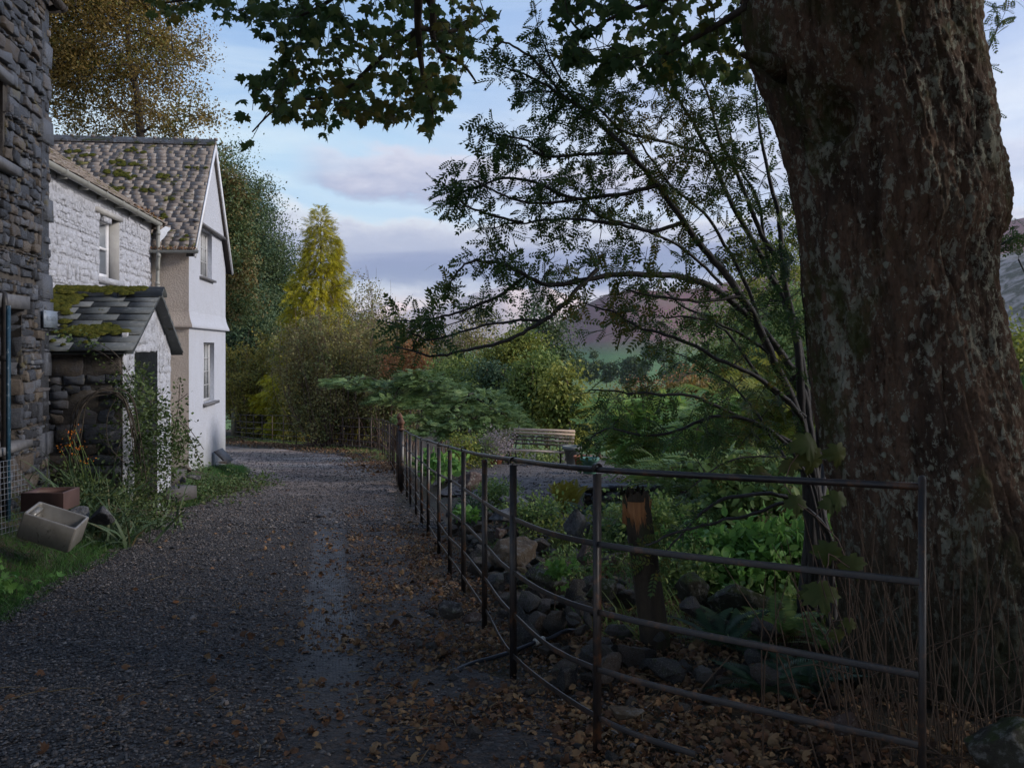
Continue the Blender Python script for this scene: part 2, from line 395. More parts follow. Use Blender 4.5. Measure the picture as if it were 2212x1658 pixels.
def mat_lane():
    m, nt, out = newmat('wet_gravel'); co = texco(nt)
    sp = nt.nodes.new('ShaderNodeSeparateXYZ'); nt.links.new(co, sp.inputs[0])
    v = voro(nt, co, 42, rnd=1.); vc = N(nt, 'ShaderNodeTexVoronoi'); vc.inputs['Scale'].default_value = 42; nt.links.new(co, vc.inputs['Vector'])
    v2 = voro(nt, co, 95)
    cs = nt.nodes.new('ShaderNodeSeparateColor'); nt.links.new(vc.outputs['Color'], cs.inputs[0])
    stone = ramp(nt, cs.outputs[0], [(0, (.014, .013, .014)), (.4, (.036, .033, .034)), (.75, (.075, .069, .069)), (.93, (.075, .05, .036)), (1, (.26, .25, .24))]).outputs[0]
    n = noise(nt, co, .8, 8, .6); nf = noise(nt, co, 6, 8, .65)
    mud = ramp(nt, nf, [(.3, (.018, .016, .017)), (.7, (.045, .038, .034))]).outputs[0]
    # bare compacted mud toward the fence and in the wheel line, loose stones elsewhere
    u = math_(nt, 'ADD', sp.outputs[0], math_(nt, 'MULTIPLY', sp.outputs[1], .198))    # 0.12 = wheel line
    uw = math_(nt, 'ADD', u, math_(nt, 'MULTIPLY', math_(nt, 'SUBTRACT', n, .5), .35))
    muddy = ramp(nt, math_(nt, 'MULTIPLY', math_(nt, 'ADD', uw, 1.2), .5), [(.1, 0.15), (.45, .75), (.7, .95)]).outputs[0]
    muddy = math_(nt, 'MULTIPLY', muddy, ramp(nt, nf, [(.35, .55), (.6, 1.)]).outputs[0])
    mud = mixc(nt, ramp(nt, noise(nt, co, 26, 8, .75), [(.48, 0.), (.6, .8)]).outputs[0], mud, (.095, .062, .042))
    col = mixc(nt, muddy, stone, mud)
    # wet tyre line, smooth compacted mud, its soft sheen partly put in as paler colour
    dist = math_(nt, 'ABSOLUTE', math_(nt, 'SUBTRACT', math_(nt, 'ADD', u, math_(nt, 'MULTIPLY', math_(nt, 'SUBTRACT', noise(nt, co, 1.1, 3, .5), .5), .14)), .0))
    tyre = ramp(nt, dist, [(.13, 1.), (.22, 0.)]).outputs[0]
    yl = ramp(nt, math_(nt, 'MULTIPLY', sp.outputs[1], 1 / 30.), [(.12, 0.), (.17, .55), (.22, .9), (.46, .9), (.56, 0.)]).outputs[0]
    tyre = math_(nt, 'MULTIPLY', math_(nt, 'MULTIPLY', tyre, yl), ramp(nt, nf, [(.36, .3), (.58, 1.)]).outputs[0])
    col = mixc(nt, math_(nt, 'MULTIPLY', tyre, .8), col, (.06, .056, .056))
    # mossy crown in the middle of the lane beyond the tyre line, tan lane lightened toward the bend, open sky light put into its colour
    mossn = math_(nt, 'MULTIPLY', ramp(nt, noise(nt, co, .55, 4, .5), [(.5, 0.), (.6, .9)]).outputs[0], ramp(nt, math_(nt, 'MULTIPLY', sp.outputs[1], 1 / 60.), [(.3, 0.), (.38, 1.), (.6, 1.)]).outputs[0])
    col = mixc(nt, math_(nt, 'MULTIPLY', mossn, .7), col, (.075, .095, .04))
    far = ramp(nt, math_(nt, 'MULTIPLY', sp.outputs[1], 1 / 60.), [(.2, 0.), (.42, 1.)]).outputs[0]
    col = mixc(nt, math_(nt, 'MULTIPLY', math_(nt, 'MULTIPLY', far, .9), ramp(nt, nf, [(.3, .45), (.65, 1.)]).outputs[0]), col, mixc(nt, ramp(nt, n, [(.4, 0.), (.6, 1.)]).outputs[0], (.28, .20, .16), (.48, .38, .32)))
    wav = N(nt, 'ShaderNodeTexWave'); wav.inputs['Scale'].default_value = 5.5; wav.inputs['Distortion'].default_value = 1.2; wav.inputs['Detail'].default_value = 2
    cw = nt.nodes.new('ShaderNodeCombineXYZ'); nt.links.new(math_(nt, 'MULTIPLY', u, 3.1), cw.inputs[0]); nt.links.new(math_(nt, 'MULTIPLY', sp.outputs[1], .25), cw.inputs[1]); nt.links.new(cw.outputs[0], wav.inputs[0])
    h = math_(nt, 'MULTIPLY', math_(nt, 'SUBTRACT', 1., v), math_(nt, 'SUBTRACT', 1., math_(nt, 'MULTIPLY', muddy, .75)))
    h = math_(nt, 'ADD', h, math_(nt, 'MULTIPLY', nf, .9))
    notyre = math_(nt, 'SUBTRACT', 1., math_(nt, 'MULTIPLY', tyre, .86))
    h = math_(nt, 'ADD', math_(nt, 'MULTIPLY', h, notyre), math_(nt, 'MULTIPLY', math_(nt, 'MULTIPLY', wav.outputs['Fac'], tyre), .12))
    b = bump(nt, h, .9, .022); b = bump(nt, math_(nt, 'MULTIPLY', v2, notyre), .5, .008, b)
    rg = mixc(nt, tyre, mixc(nt, muddy, (.72, .72, .72), (.82, .82, .82)), (.46, .46, .46))
    sr = nt.nodes.new('ShaderNodeSeparateColor'); nt.links.new(rg, sr.inputs[0])
    principled(nt, out, col, sr.outputs[0], b, .3); return m
M_LANE = mat_lane()
ys2 = np.concatenate([np.linspace(-6, 12, 260)[:-1], np.linspace(12, 37, 200)])
def lane_right(Y):
    return np.interp(Y, [-12, 2, 4, 6, 9, 14, 18, 24, 28, 31, 34, 37], [2.6, 1.5, .3, -.35, -.85, -1.65, -2.35, -3.1, -4.1, -6.0, -8.2, -11.5])
rows = []
for Y in ys2:
    a = xleft(Y) - .12 + .1 * fbm(np.array([[Y * 1.7, 1., 0]]), 3)[0]; b = lane_right(Y) + .25 * fbm(np.array([[Y * 1.3, 7., 0]]), 3)[0]
    if Y > 29: a = xleft(Y) - .5
    rows.append(np.stack([np.linspace(a, max(b, a + .2), 110), np.full(110, Y)], -1))
LR = np.array(rows)
edge = np.minimum(np.linspace(0, 1, 110), np.linspace(1, 0, 110)) ; edge = np.clip(edge / .04, 0, 1)
p3 = np.stack([LR[..., 0], LR[..., 1], LR[..., 0] * 0], -1)
zz = G(LR[..., 0], LR[..., 1]) - .035 + .05 * edge[None, :] + fbm(p3 * 2.6, 3) * .022
LG = np.stack([LR[..., 0], LR[..., 1], zz], -1)
ln = MB().grid(LG).build('lane', M_LANE, smooth=True); tag(ln, kind='structure')
def LZ(X, Y):
    X = np.asarray(X, float); Y = np.asarray(Y, float)
    return G(X, Y) + .016 + fbm(np.stack([X, Y, X * 0], -1) * 2.6, 3) * .022

# gravel terrace with the bench
M_TERR = mat_noise('terrace_gravel', [(.3, (.06, .05, .047)), (.5, (.105, .088, .082)), (.7, (.17, .145, .13))], 9, .8, 1.0, .02, 60)
def terr_edge(Y, s):
    if s < 0: return np.interp(Y, [12.3, 14, 16, 18, 20, 21.5], [-1.0, -1.45, -1.85, -2.2, -1.9, -1.2])
    return np.interp(Y, [12.3, 14, 16, 18, 20, 21.5], [2.2, 3.0, 3.6, 3.4, 3.2, 2.6])
rows = []
for Y in np.linspace(12.3, 21.5, 70):
    a = terr_edge(Y, -1) + .8 + .2 * math.sin(Y * 3); b = terr_edge(Y, 1) + .2 * math.sin(Y * 2.3)
    rows.append([(x, Y) for x in np.linspace(a, b, 60)])
TR = np.array(rows)
tz = G(TR[..., 0], TR[..., 1]) + .015 + .015 * fbm(np.stack([TR[..., 0] * 3, TR[..., 1] * 3, TR[..., 0] * 0], -1), 3)
te = MB().grid(np.stack([TR[..., 0], TR[..., 1], tz], -1)).build('path', M_TERR, smooth=True); tag(te, kind='structure')

# pebbles, really lying loose on the lane
def pebbles(name, n, xr, yr, sz, mat, zf, keep=None, flat=.55):
    ico = np.array([(1, 0, 0), (-1, 0, 0), (0, 1, 0), (0, -1, 0), (0, 0, 1), (0, 0, -1), (.6, .6, .45), (-.6, .55, .4), (.55, -.62, .42), (-.58, -.6, .44)], float)
    Fc = np.array([[0, 6, 4], [0, 8, 6], [8, 4, 6], [2, 4, 6], [2, 6, 0], [2, 7, 4], [1, 7, 2], [1, 4, 7], [1, 9, 4], [3, 9, 1], [3, 4, 9], [3, 8, 4], [3, 0, 8], [0, 5, 2], [2, 5, 1], [1, 5, 3], [3, 5, 0]])
    y = yr[0] + (yr[1] - yr[0]) * RNG.random(n) ** 1.5; x = RNG.uniform(0, 1, n); x = xr[0](y) + (xr[1](y) - xr[0](y)) * x
    if keep is not None:
        k = keep(x, y); x, y = x[k], y[k]
    n = len(x); s = RNG.lognormal(math.log(sz), .42, n)
    V = ico[None] * (1 + RNG.uniform(-.25, .25, (n, 10, 1))) * np.stack([s, s * RNG.uniform(.55, 1, n), s * flat * RNG.uniform(.5, 1, n)], -1)[:, None, :]
    a = RNG.uniform(0, 6.28, n); c, s_ = np.cos(a), np.sin(a); tl = RNG.normal(0, .2, n)
    V[:, :, 2] += V[:, :, 0] * tl[:, None]
    V = np.stack([V[..., 0] * c[:, None] - V[..., 1] * s_[:, None], V[..., 0] * s_[:, None] + V[..., 1] * c[:, None], V[..., 2]], -1)
    V += np.stack([x, y, zf(x, y) + s * .18], -1)[:, None, :]
    mb = MB(); mb.add(V.reshape(-1, 3), (Fc[None] + (np.arange(n) * 10)[:, None, None]).reshape(-1, 3))
    o = mb.build(name, mat); tag(o, kind='stuff'); return o
M_PEB = mat_noise('pebble_stone', [(.15, (.035, .032, .034)), (.45, (.085, .078, .078)), (.7, (.15, .138, .136)), (.85, (.12, .078, .052)), (1, (.40, .38, .36))], 3, .7, .3, .01, 60, island=.85, spec=.45)
nl = lambda y: xleft(y) - .1
nr = lambda y: np.minimum(lane_right(y) + .5, y * .2 + 2)
def keep_peb(x, y):
    u = x + .198 * y
    pr = np.where(u < -.9, 1., np.clip(.75 - .45 * (u + .9), .16, 1)); pr = np.where(np.abs(u) < .17, .10, pr)
    return (RNG.random(len(x)) < pr)
tag(pebbles('gravel', 170000, (nl, nr), (2.9, 17), .0072, M_PEB, LZ, keep_peb), 'loose grey slate pebbles scattered over the lane', 'gravel')
tag(pebbles('lane_stones', 22000, (nl, nr), (12, 33), .0125, M_PEB, LZ), 'small stones on the far bend of the lane', 'gravel')
tag(pebbles('terrace_pebbles', 5000, (lambda y: terr_edge(y, -1) + .8, lambda y: terr_edge(y, 1)), (12.5, 21), .014, M_PEB, lambda x, y: G(x, y) + .02), 'small pebbles on the gravel terrace by the bench', 'gravel')

# ------------------------------------------------------------------ hills and fields across the valley
def mat_hill(name, lowcol, cols, scale, z0, z1, lines=True):
    m, nt, out = newmat(name); co = texco(nt)
    sp = nt.nodes.new('ShaderNodeSeparateXYZ'); nt.links.new(co, sp.inputs[0])
    n = noise(nt, co, scale, 10, .62, .6)
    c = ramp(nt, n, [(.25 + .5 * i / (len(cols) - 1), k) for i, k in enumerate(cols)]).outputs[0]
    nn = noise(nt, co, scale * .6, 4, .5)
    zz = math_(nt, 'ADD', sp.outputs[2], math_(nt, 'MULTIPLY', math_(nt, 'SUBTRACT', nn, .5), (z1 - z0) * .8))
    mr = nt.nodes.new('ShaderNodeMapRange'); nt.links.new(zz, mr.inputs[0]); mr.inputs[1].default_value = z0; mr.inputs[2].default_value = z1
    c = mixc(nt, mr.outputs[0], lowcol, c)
    b = bump(nt, n, .6, 12.)
    principled(nt, out, c, .95, b, .1); return m
def hill(name, mat, prof, Y0, depth, base, seed, rough=.03):
    """ridge profile given as (x, z) at the crest distance; a real rounded massif with depth"""
    prof = np.array(prof, float); nx, ny = 160, 50
    xs_ = np.linspace(prof[0, 0], prof[-1, 0], nx); zc = np.interp(xs_, prof[:, 0], prof[:, 1])
    t = np.linspace(-1, 1, ny)
    XX_, TT = np.meshgrid(xs_, t); ZC = np.broadcast_to(zc, XX_.shape)
    shape = np.where(TT < 0, np.clip(np.cos(TT * math.pi / 2), 0, 1) ** 1.15, np.cos(TT * math.pi / 2))
    YY_ = Y0 + TT * depth
    p = np.stack([XX_ / depth * 2.2 + seed, TT * 2.2, XX_ * 0], -1)
    nz = fbm(p, 6, .55)
    ridge = (1 - np.abs(fbm(p * 1.3 + 3, 4)))
    hgt = (ZC - base)
    Z = base + hgt * shape + nz * hgt * rough * 4 * np.sqrt(np.clip(1 - shape, 0, 1)) * (shape > 0.02) + (ridge - .8) * hgt * rough * 2 * shape * (1 - shape) * 3
    o = MB().grid(np.stack([XX_, YY_, Z], -1)).build(name, mat, smooth=True); tag(o, kind='structure'); return o
def px(x, y, Y): q = P(x, y, Y); return (q[0], q[2])
M_FAR = mat_hill('fell_grass_sunlit', (.20, .19, .16), [(.62, .47, .40), (.85, .66, .57), (.90, .72, .62), (.66, .50, .44)], .0016, -50, 250)  # pink fell grass carries the evening sunlight in its base colour
M_MID = mat_hill('heather_fell', (.14, .22, .09), [(.16, .085, .085), (.24, .12, .115), (.21, .135, .11), (.15, .14, .09)], .004, -12, 12)
M_RT = mat_hill('scree_fell', (.17, .15, .12), [(.30, .24, .21), (.46, .38, .33), (.14, .13, .09), (.40, .32, .28)], .09, -20, 10)
M_VAL = mat_hill('valley_fields', (.09, .17, .055), [(.09, .17, .055), (.15, .22, .07), (.11, .14, .07), (.20, .19, .10)], .006, -60, -38)
Yf = 7000
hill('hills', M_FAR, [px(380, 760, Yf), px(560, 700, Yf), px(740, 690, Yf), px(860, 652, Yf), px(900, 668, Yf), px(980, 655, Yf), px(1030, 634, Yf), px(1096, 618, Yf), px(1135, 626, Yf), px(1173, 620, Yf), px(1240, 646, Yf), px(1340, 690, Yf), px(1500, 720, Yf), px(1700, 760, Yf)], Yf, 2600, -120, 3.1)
hill('blue_hills', M_MID, [px(300, 745, 5000), px(700, 700, 5000), px(820, 690, 5000), px(900, 716, 5000), px(1000, 727, 5000), px(1120, 735, 5000), px(1250, 744, 5000), px(1500, 748, 5000)], 5000, 1500, -100, 8.1)
Ym = 2200
hill('heather_hill', M_MID, [px(1120, 772, Ym), px(1180, 730, Ym), px(1240, 670, Ym), px(1299, 641, Ym), px(1351, 628, Ym), px(1420, 632, Ym), px(1500, 624, Ym), px(1620, 600, Ym), px(1800, 560, Ym), px(2000, 520, Ym), px(2212, 470, Ym), px(2500, 430, Ym), px(3200, 400, Ym)], Ym, 1050, -60, 5.2)
hill('scree_hill', M_RT, [px(1850, 760, 700), px(1950, 690, 700), px(2050, 610, 700), px(2120, 565, 700), px(2180, 545, 700), px(2300, 545, 700), px(2600, 520, 700), px(3000, 500, 700)], 700, 330, -42, 9.7, .02)
vx = np.linspace(-6000, 6000, 120); vy = np.concatenate([np.linspace(330, 1500, 60)[:-1], np.linspace(1500, 16000, 50)])
VX, VY = np.meshgrid(vx, vy)
VZ = np.interp(VY, [330, 420, 700, 1200, 2000, 16000], [-46, -42, -45, -40, -20, -60]) + fbm(np.stack([VX / 300, VY / 300, VX * 0], -1), 4) * 7
vo = MB().grid(np.stack([VX, VY, VZ], -1)).build('valley', M_VAL, smooth=True); tag(vo, kind='structure')

# evening air: one even box of thin haze round the whole scene
hm = bpy.data.materials.new('thin_haze'); hm.use_nodes = True; hn = hm.node_tree; hn.nodes.clear()
ho_ = hn.nodes.new('ShaderNodeOutputMaterial'); hv = hn.nodes.new('ShaderNodeVolumePrincipled')
hv.inputs['Color'].default_value = (.86, .88, 1.0, 1); hv.inputs['Density'].default_value = HAZE; hv.inputs['Anisotropy'].default_value = .3
hn.links.new(hv.outputs[0], ho_.inputs['Volume'])
hb = MB(); hb.box((0, 7600, 330), (26000, 18400, 1300)); hz_ = hb.build('haze', hm); tag(hz_, 'thin pale evening haze over the valley', 'haze', kind='stuff')
# ------------------------------------------------------------------ building helpers
class Plane:
    """u along, v up, n out of the wall"""
    def __init__(s, O, u, n): s.O = np.array([O[0], O[1], 0.]); s.u = np.array([u[0], u[1], 0.]); s.n = np.array([n[0], n[1], 0.])
    def p(s, t, z, d=0.): return s.O + s.u * t + s.n * d + np.array([0, 0, z])
    def ax(s): return np.array([s.u, s.n, [0, 0, 1.]])
    def box(s, mb, t0, t1, z0, z1, d0, d1, jit=0): mb.box(s.p((t0 + t1) / 2, (z0 + z1) / 2, (d0 + d1) / 2), (t1 - t0, d1 - d0, z1 - z0), s.ax(), jit)

def wall(mb, pl, outer, holes, thick, d=0.):
    polys = [[Vector((a, b, 0)) for a, b in outer]] + [[Vector((a, b, 0)) for a, b in h] for h in holes]
    tris = tessellate_polygon(polys); pts = [q for c in [outer] + holes for q in c]
    mb.add([pl.p(a, b, d) for a, b in pts], [list(t) for t in tris])
    mb.add([pl.p(a, b, d - thick) for a, b in pts], [list(t)[::-1] for t in tris])
    for c in [outer] + holes:
        k = len(c)
        mb.add([pl.p(a, b, d) for a, b in c] + [pl.p(a, b, d - thick) for a, b in c], [[i, (i + 1) % k, k + (i + 1) % k, k + i] for i in range(k)])

def rubble(mb, pl, t0, t1, z0, z1, holes, hr=(.07, .26), prot=(.0, .05), d0=0., gap=.012, wr=(.9, 3.0), jit=.02, corner=None, inside=None):
    z = z0
    while z < z1:
        h = RNG.uniform(*hr) if RNG.random() < .8 else RNG.uniform(hr[0] * .6, hr[0] * 1.1)
        t = t0 - RNG.uniform(0, .2); drift = RNG.normal(0, .018)
        while t < t1:
            w = min(h * RNG.uniform(*wr), .55); parts = [(t, t + w, z, z + h)]
            if h > .13 and RNG.random() < .4:
                k = RNG.uniform(.3, .7); parts = [(t, t + w, z, z + h * k), (t, t + w, z + h * k, z + h)]
            for (a, b, c, e) in parts:
                b2 = min(b, t1)
                if b2 - a < .03: continue
                a2 = max(a, t0)
                if b2 - a2 < .03: continue
                m_ = ((a2 + b2) / 2, (c + e) / 2)
                if any(hh[0] - .01 < m_[0] < hh[1] + .01 and hh[2] - .01 < m_[1] < hh[3] + .01 for hh in holes): continue
                for hh in holes:            # clip to the opening
                    if c < hh[3] and e > hh[2]:
                        if a2 < hh[0] < b2: b2 = hh[0]
                        elif a2 < hh[1] < b2: a2 = hh[1]
                if b2 - a2 < .03: continue
                if inside is not None and not inside(m_[0], m_[1]): continue
                g = gap * RNG.uniform(.4, 1.6); W, H = (b2 - a2) / 2 - g, (e - c) / 2 - g
                if W < .012 or H < .008: continue
                cx, cz = (a2 + b2) / 2, (c + e) / 2 + drift
                ring = np.array([(-1, -1), (0, -1.04), (1, -1), (1.03, 0), (1, 1), (0, 1.04), (-1, 1), (-1.03, 0)], float)
                ring = ring * (W, H) + RNG.uniform(-1, 1, (8, 2)) * min(jit, W * .3, H * .4)
                ring[:, 0] = np.clip(ring[:, 0], a2 - cx, b2 - cx)
                pr = RNG.uniform(*prot); tx, tz = RNG.normal(0, .06, 2)
                inn = ring * RNG.uniform(.86, .96) + RNG.uniform(-.004, .004, (8, 2))
                V = [pl.p(cx + q[0], cz + q[1], d0 - .06) for q in ring]
                V += [pl.p(cx + q[0] * 1.0, cz + q[1] * 1.0, d0 + pr * .8 + tx * q[0] + tz * q[1]) for q in ring]
                V += [pl.p(cx + q[0], cz + q[1], d0 + pr + .008 + tx * q[0] + tz * q[1] + RNG.uniform(-.006, .006)) for q in inn]
                V += [pl.p(cx, cz, d0 + pr + .014)]
                Fc = [[i, (i + 1) % 8, 8 + (i + 1) % 8, 8 + i] for i in range(8)] + [[8 + i, 8 + (i + 1) % 8, 16 + (i + 1) % 8, 16 + i] for i in range(8)] + [[16 + i, 16 + (i + 1) % 8, 24] for i in range(8)]
                mb.add(V, Fc)
            t += w
        z += h

def slates(mb, org, along, up, L, H, row, wr=(.2, .4), th=.012, lift=.03, jit=.006, t_end=None, grow=0.):
    """overlapping slates laid course by course; org = eave start, up = unit vector up the slope"""
    org, along, up = (np.asarray(v, float) for v in (org, along, up)); nrm = np.cross(along, up); nrm *= np.sign(nrm[2])
    r = 0.; k = 0
    while r < H:
        rr = row * (1 + grow * (1 - r / H)); t = -RNG.uniform(0, wr[0])
        end = L if t_end is None else t_end(r)
        start = 0 if not isinstance(end, tuple) else end[0]; end = end if not isinstance(end, tuple) else end[1]
        t += start
        while t < end:
            w = RNG.uniform(*wr) * (1 + grow * (1 - r / H)); a, b = max(t, start), min(t + w, end)
            if b - a > .04:
                top = min(r + rr * 1.9, H + .02); j = RNG.uniform(-jit, jit, 4); lo = r - RNG.uniform(0, rr * .12)
                q = [org + along * (a + .003) + up * (lo + j[0]) + nrm * (lift + j[2]), org + along * (b - .003) + up * (lo + j[1]) + nrm * (lift + j[3]),
                     org + along * (b - .003) + up * top + nrm * .004, org + along * (a + .003) + up * top + nrm * .004]
                q2 = [v - nrm * th for v in q]
                mb.add(q + q2, [[0, 1, 2, 3], [7, 6, 5, 4], [0, 4, 5, 1], [1, 5, 6, 2], [3, 2, 6, 7], [0, 3, 7, 4]])
            t += w
        r += rr; k += 1

# ------------------------------------------------------------------ materials
def mat_stone(name, stops, moss=True):
    m, nt, out = newmat(name); co = texco(nt)
    r = rnd_island(nt); n = noise(nt, co, 9, 8, .65); n2 = noise(nt, co, 40, 8, .7)
    f = math_(nt, 'ADD', math_(nt, 'MULTIPLY', r, .85), math_(nt, 'MULTIPLY', math_(nt, 'SUBTRACT', n, .5), .5), True)
    c = ramp(nt, f, stops).outputs[0]
    c = mixc(nt, ramp(nt, noise(nt, co, 5, 6, .7), [(.60, 0.), (.72, .7)]).outputs[0], c, (.30, .30, .30))      # lime wash and lichen bloom
    if moss: c = mixc(nt, ramp(nt, noise(nt, co, 3.1, 5, .6), [(.60, 0.), (.68, .55)]).outputs[0], c, (.15, .12, .03))
    cs = texco(nt, (2, 2, 14)); b = bump(nt, noise(nt, cs, 5, 9, .75), 1., .035); b = bump(nt, n2, .8, .015, b)
    principled(nt, out, c, .6, b, .45); return m
M_SLST = mat_stone('slate_rubble', [(0, (.025, .027, .034)), (.3, (.065, .072, .09)), (.55, (.12, .13, .155)), (.72, (.085, .066, .052)), (.85, (.14, .115, .09)), (1, (.25, .26, .30))])
M_MORT = mat_noise('dark_mortar', [(.3, (.035, .03, .028)), (.7, (.09, .08, .07))], 8, .95, .8, .02)
M_WREC = mat_noise('limewash_joint', [(.3, (.36, .36, .34)), (.6, (.60, .60, .60))], 6, .9, .8, .03, 18)
def mat_white(name, scale=9, dirt=.5, base=(.78, .78, .80), dc=(.30, .30, .27), bd=.03, bs=.8):
    m, nt, out = newmat(name); co = texco(nt)
    n = noise(nt, co, scale, 9, .7); n1 = noise(nt, co, scale * .25, 4, .6)
    d = ramp(nt, n, [(.62 - .1, 0.), (.72, dirt)]).outputs[0]
    c = mixc(nt, d, base, dc); c = mixc(nt, ramp(nt, n1, [(.4, 0.), (.8, .25)]).outputs[0], c, (base[0] * .7, base[1] * .7, base[2] * .66))
    b = bump(nt, noise(nt, co, scale * .9, 9, .72, .8), bs, bd * 2.4); b = bump(nt, noise(nt, co, scale * 8, 6, .7), .4, .006, b)
    principled(nt, out, c, .8, b, .25); return m
M_WROUGH = mat_white('limewashed_rubble', 13, .75, (.66, .67, .73), (.16, .16, .16), .05, 1.0)
M_WPORCH = mat_white('limewash_lumpy', 7, .55, (.56, .57, .62), (.16, .16, .16), .05, 1.0)
def mat_render(name, base, stain):
    m, nt, out = newmat(name); co = texco(nt)
    n = noise(nt, co, 2.0, 5, .6); c = mixc(nt, ramp(nt, n, [(.45, 0.), (.8, .35)]).outputs[0], base, stain)
    sp = nt.nodes.new('ShaderNodeSeparateXYZ'); nt.links.new(co, sp.inputs[0])
    gs = texco(nt, (9, 9, .9)); st = ramp(nt, noise(nt, gs, 1.0, 5, .6), [(.58, 0.), (.75, .3)]).outputs[0]
    c = mixc(nt, st, c, stain)
    spl = math_(nt, 'ADD', sp.outputs[2], math_(nt, 'MULTIPLY', noise(nt, co, 3, 6, .65), -.9)); mr_ = nt.nodes.new('ShaderNodeMapRange'); nt.links.new(spl, mr_.inputs[0]); mr_.inputs[1].default_value = -.55; mr_.inputs[2].default_value = .25; mr_.inputs[3].default_value = .55; mr_.inputs[4].default_value = 0.
    c = mixc(nt, mr_.outputs[0], c, (.20, .20, .16))
    b = bump(nt, noise(nt, co, 30, 5, .7), 1., .024); b = bump(nt, noise(nt, co, 3, 4, .5), .5, .05, b); b = bump(nt, noise(nt, co, 90, 3, .6), .5, .005, b)
    principled(nt, out, c, .85, b, .2); return m
M_GABLE = mat_render('white_roughcast', (.455, .47, .52), (.37, .37, .38))
M_CREAM = mat_render('cream_roughcast', (.46, .39, .33), (.32, .255, .20))
def mat_slate(name, stops, moss=.5, mt=(.62, .70), lich=.4):
    lich = min(.9, lich * 1.5)
    m, nt, out = newmat(name); co = texco(nt)
    r = rnd_island(nt); n = noise(nt, co, 7, 7, .65)
    f = math_(nt, 'ADD', math_(nt, 'MULTIPLY', r, .42), math_(nt, 'MULTIPLY', math_(nt, 'SUBTRACT', n, .28), 1.0), True)
    c = ramp(nt, f, stops).outputs[0]
    c = mixc(nt, ramp(nt, noise(nt, co, 11, 6, .6), [(.56, 0.), (.66, lich)]).outputs[0], c, (.36, .35, .33))
    mm = ramp(nt, noise(nt, texco(nt, (1, 1, 1.6)), 2.6, 7, .68), [(mt[0], 0.), (mt[1], moss)]).outputs[0]
    c = mixc(nt, mm, c, mixc(nt, noise(nt, co, 20, 4, .5), (.05, .055, .012), (.20, .17, .03)))
    b = bump(nt, noise(nt, co, 30, 8, .7), .6, .012); b = bump(nt, mm, .8, .04, b)
    principled(nt, out, c, .6, b, .4); return m
M_ROOF = mat_slate('weathered_stone_slate', [(0, (.17, .135, .11)), (.4, (.20, .162, .135)), (.8, (.25, .207, .175)), (1, (.33, .29, .255))], .95, (.575, .61), .7)
M_PROOF = mat_slate('wet_green_slate', [(0, (.055, .062, .062)), (.5, (.085, .093, .095)), (1, (.13, .135, .14))], .9, (.62, .66), .15)
M_MOSS = mat_noise('moss', [(.3, (.035, .042, .010)), (.5, (.075, .078, .016)), (.7, (.125, .11, .022))], 16, .95, 1., .03, 50, spec=.05)
M_PVC = mat_noise('grey_green_pvc', [(.3, (.24, .24, .22)), (.7, (.32, .32, .29))], 5, .45, .1, .003)
M_FRAME = mat_noise('grey_white_paint', [(.3, (.34, .34, .34)), (.7, (.46, .46, .46))], 12, .5, .2, .003)
M_BARGE = mat_noise('white_barge_paint', [(.3, (.58, .58, .60)), (.7, (.72, .72, .74))], 9, .5, .2, .003)
M_DARKW = mat_noise('dark_timber', [(.3, (.03, .027, .025)), (.7, (.06, .05, .045))], 12, .7, .4, .004)
M_SLSILL = mat_noise('slate_sill', [(.3, (.085, .083, .088)), (.7, (.15, .147, .15))], 12, .6, .4, .006)
M_REVEAL = mat_noise('grey_reveal', [(.3, (.30, .29, .28)), (.7, (.40, .39, .37))], 4, .8, .3, .01)
M_INT = mat_noise('dark_interior', [(.3, (.012, .012, .014)), (.7, (.03, .03, .032))], 3, .9, .1, .01)
def mat_glass(name, tint=(.02, .025, .03)):
    m, nt, out = newmat(name); co = texco(nt)
    b = bump(nt, noise(nt, co, 3, 2, .5), .08, .02)
    gl = N(nt, 'ShaderNodeBsdfGlossy', Roughness=.04); nt.links.new(b, gl.inputs['Normal']); gl.inputs[0].default_value = (.9, .93, .95, 1)
    tr_ = N(nt, 'ShaderNodeBsdfTransparent'); tr_.inputs[0].default_value = (.75, .78, .78, 1)
    fr = N(nt, 'ShaderNodeFresnel', IOR=1.6); mx = N(nt, 'ShaderNodeMixShader'); nt.links.new(math_(nt, 'ADD', fr.outputs[0], .06, True), mx.inputs[0]); nt.links.new(tr_.outputs[0], mx.inputs[1]); nt.links.new(gl.outputs[0], mx.inputs[2]); nt.links.new(mx.outputs[0], out.inputs[0]); return m
M_GLASS = mat_glass('old_glass')
M_CURT = mat_noise('net_curtain', [(.3, (.42, .40, .38)), (.7, (.60, .58, .55))], 6, .9, .4, .01)
M_DOOR = mat_noise('blue_grey_door', [(.3, (.10, .12, .145)), (.7, (.15, .17, .19))], 5, .6, .3, .006)

D1 = np.array([-.132, .991]); N1 = np.array([.991, .132])
PR = Plane((-7.33, 18.9), D1, N1)            # rough limewashed wing
PG = Plane((-6.63, 19.0), D1, N1)            # smooth gable
PC = Plane((-6.63, 19.0), -N1, -D1)          # cream side wall of the gabled wing (u runs away to the left, faces the camera)

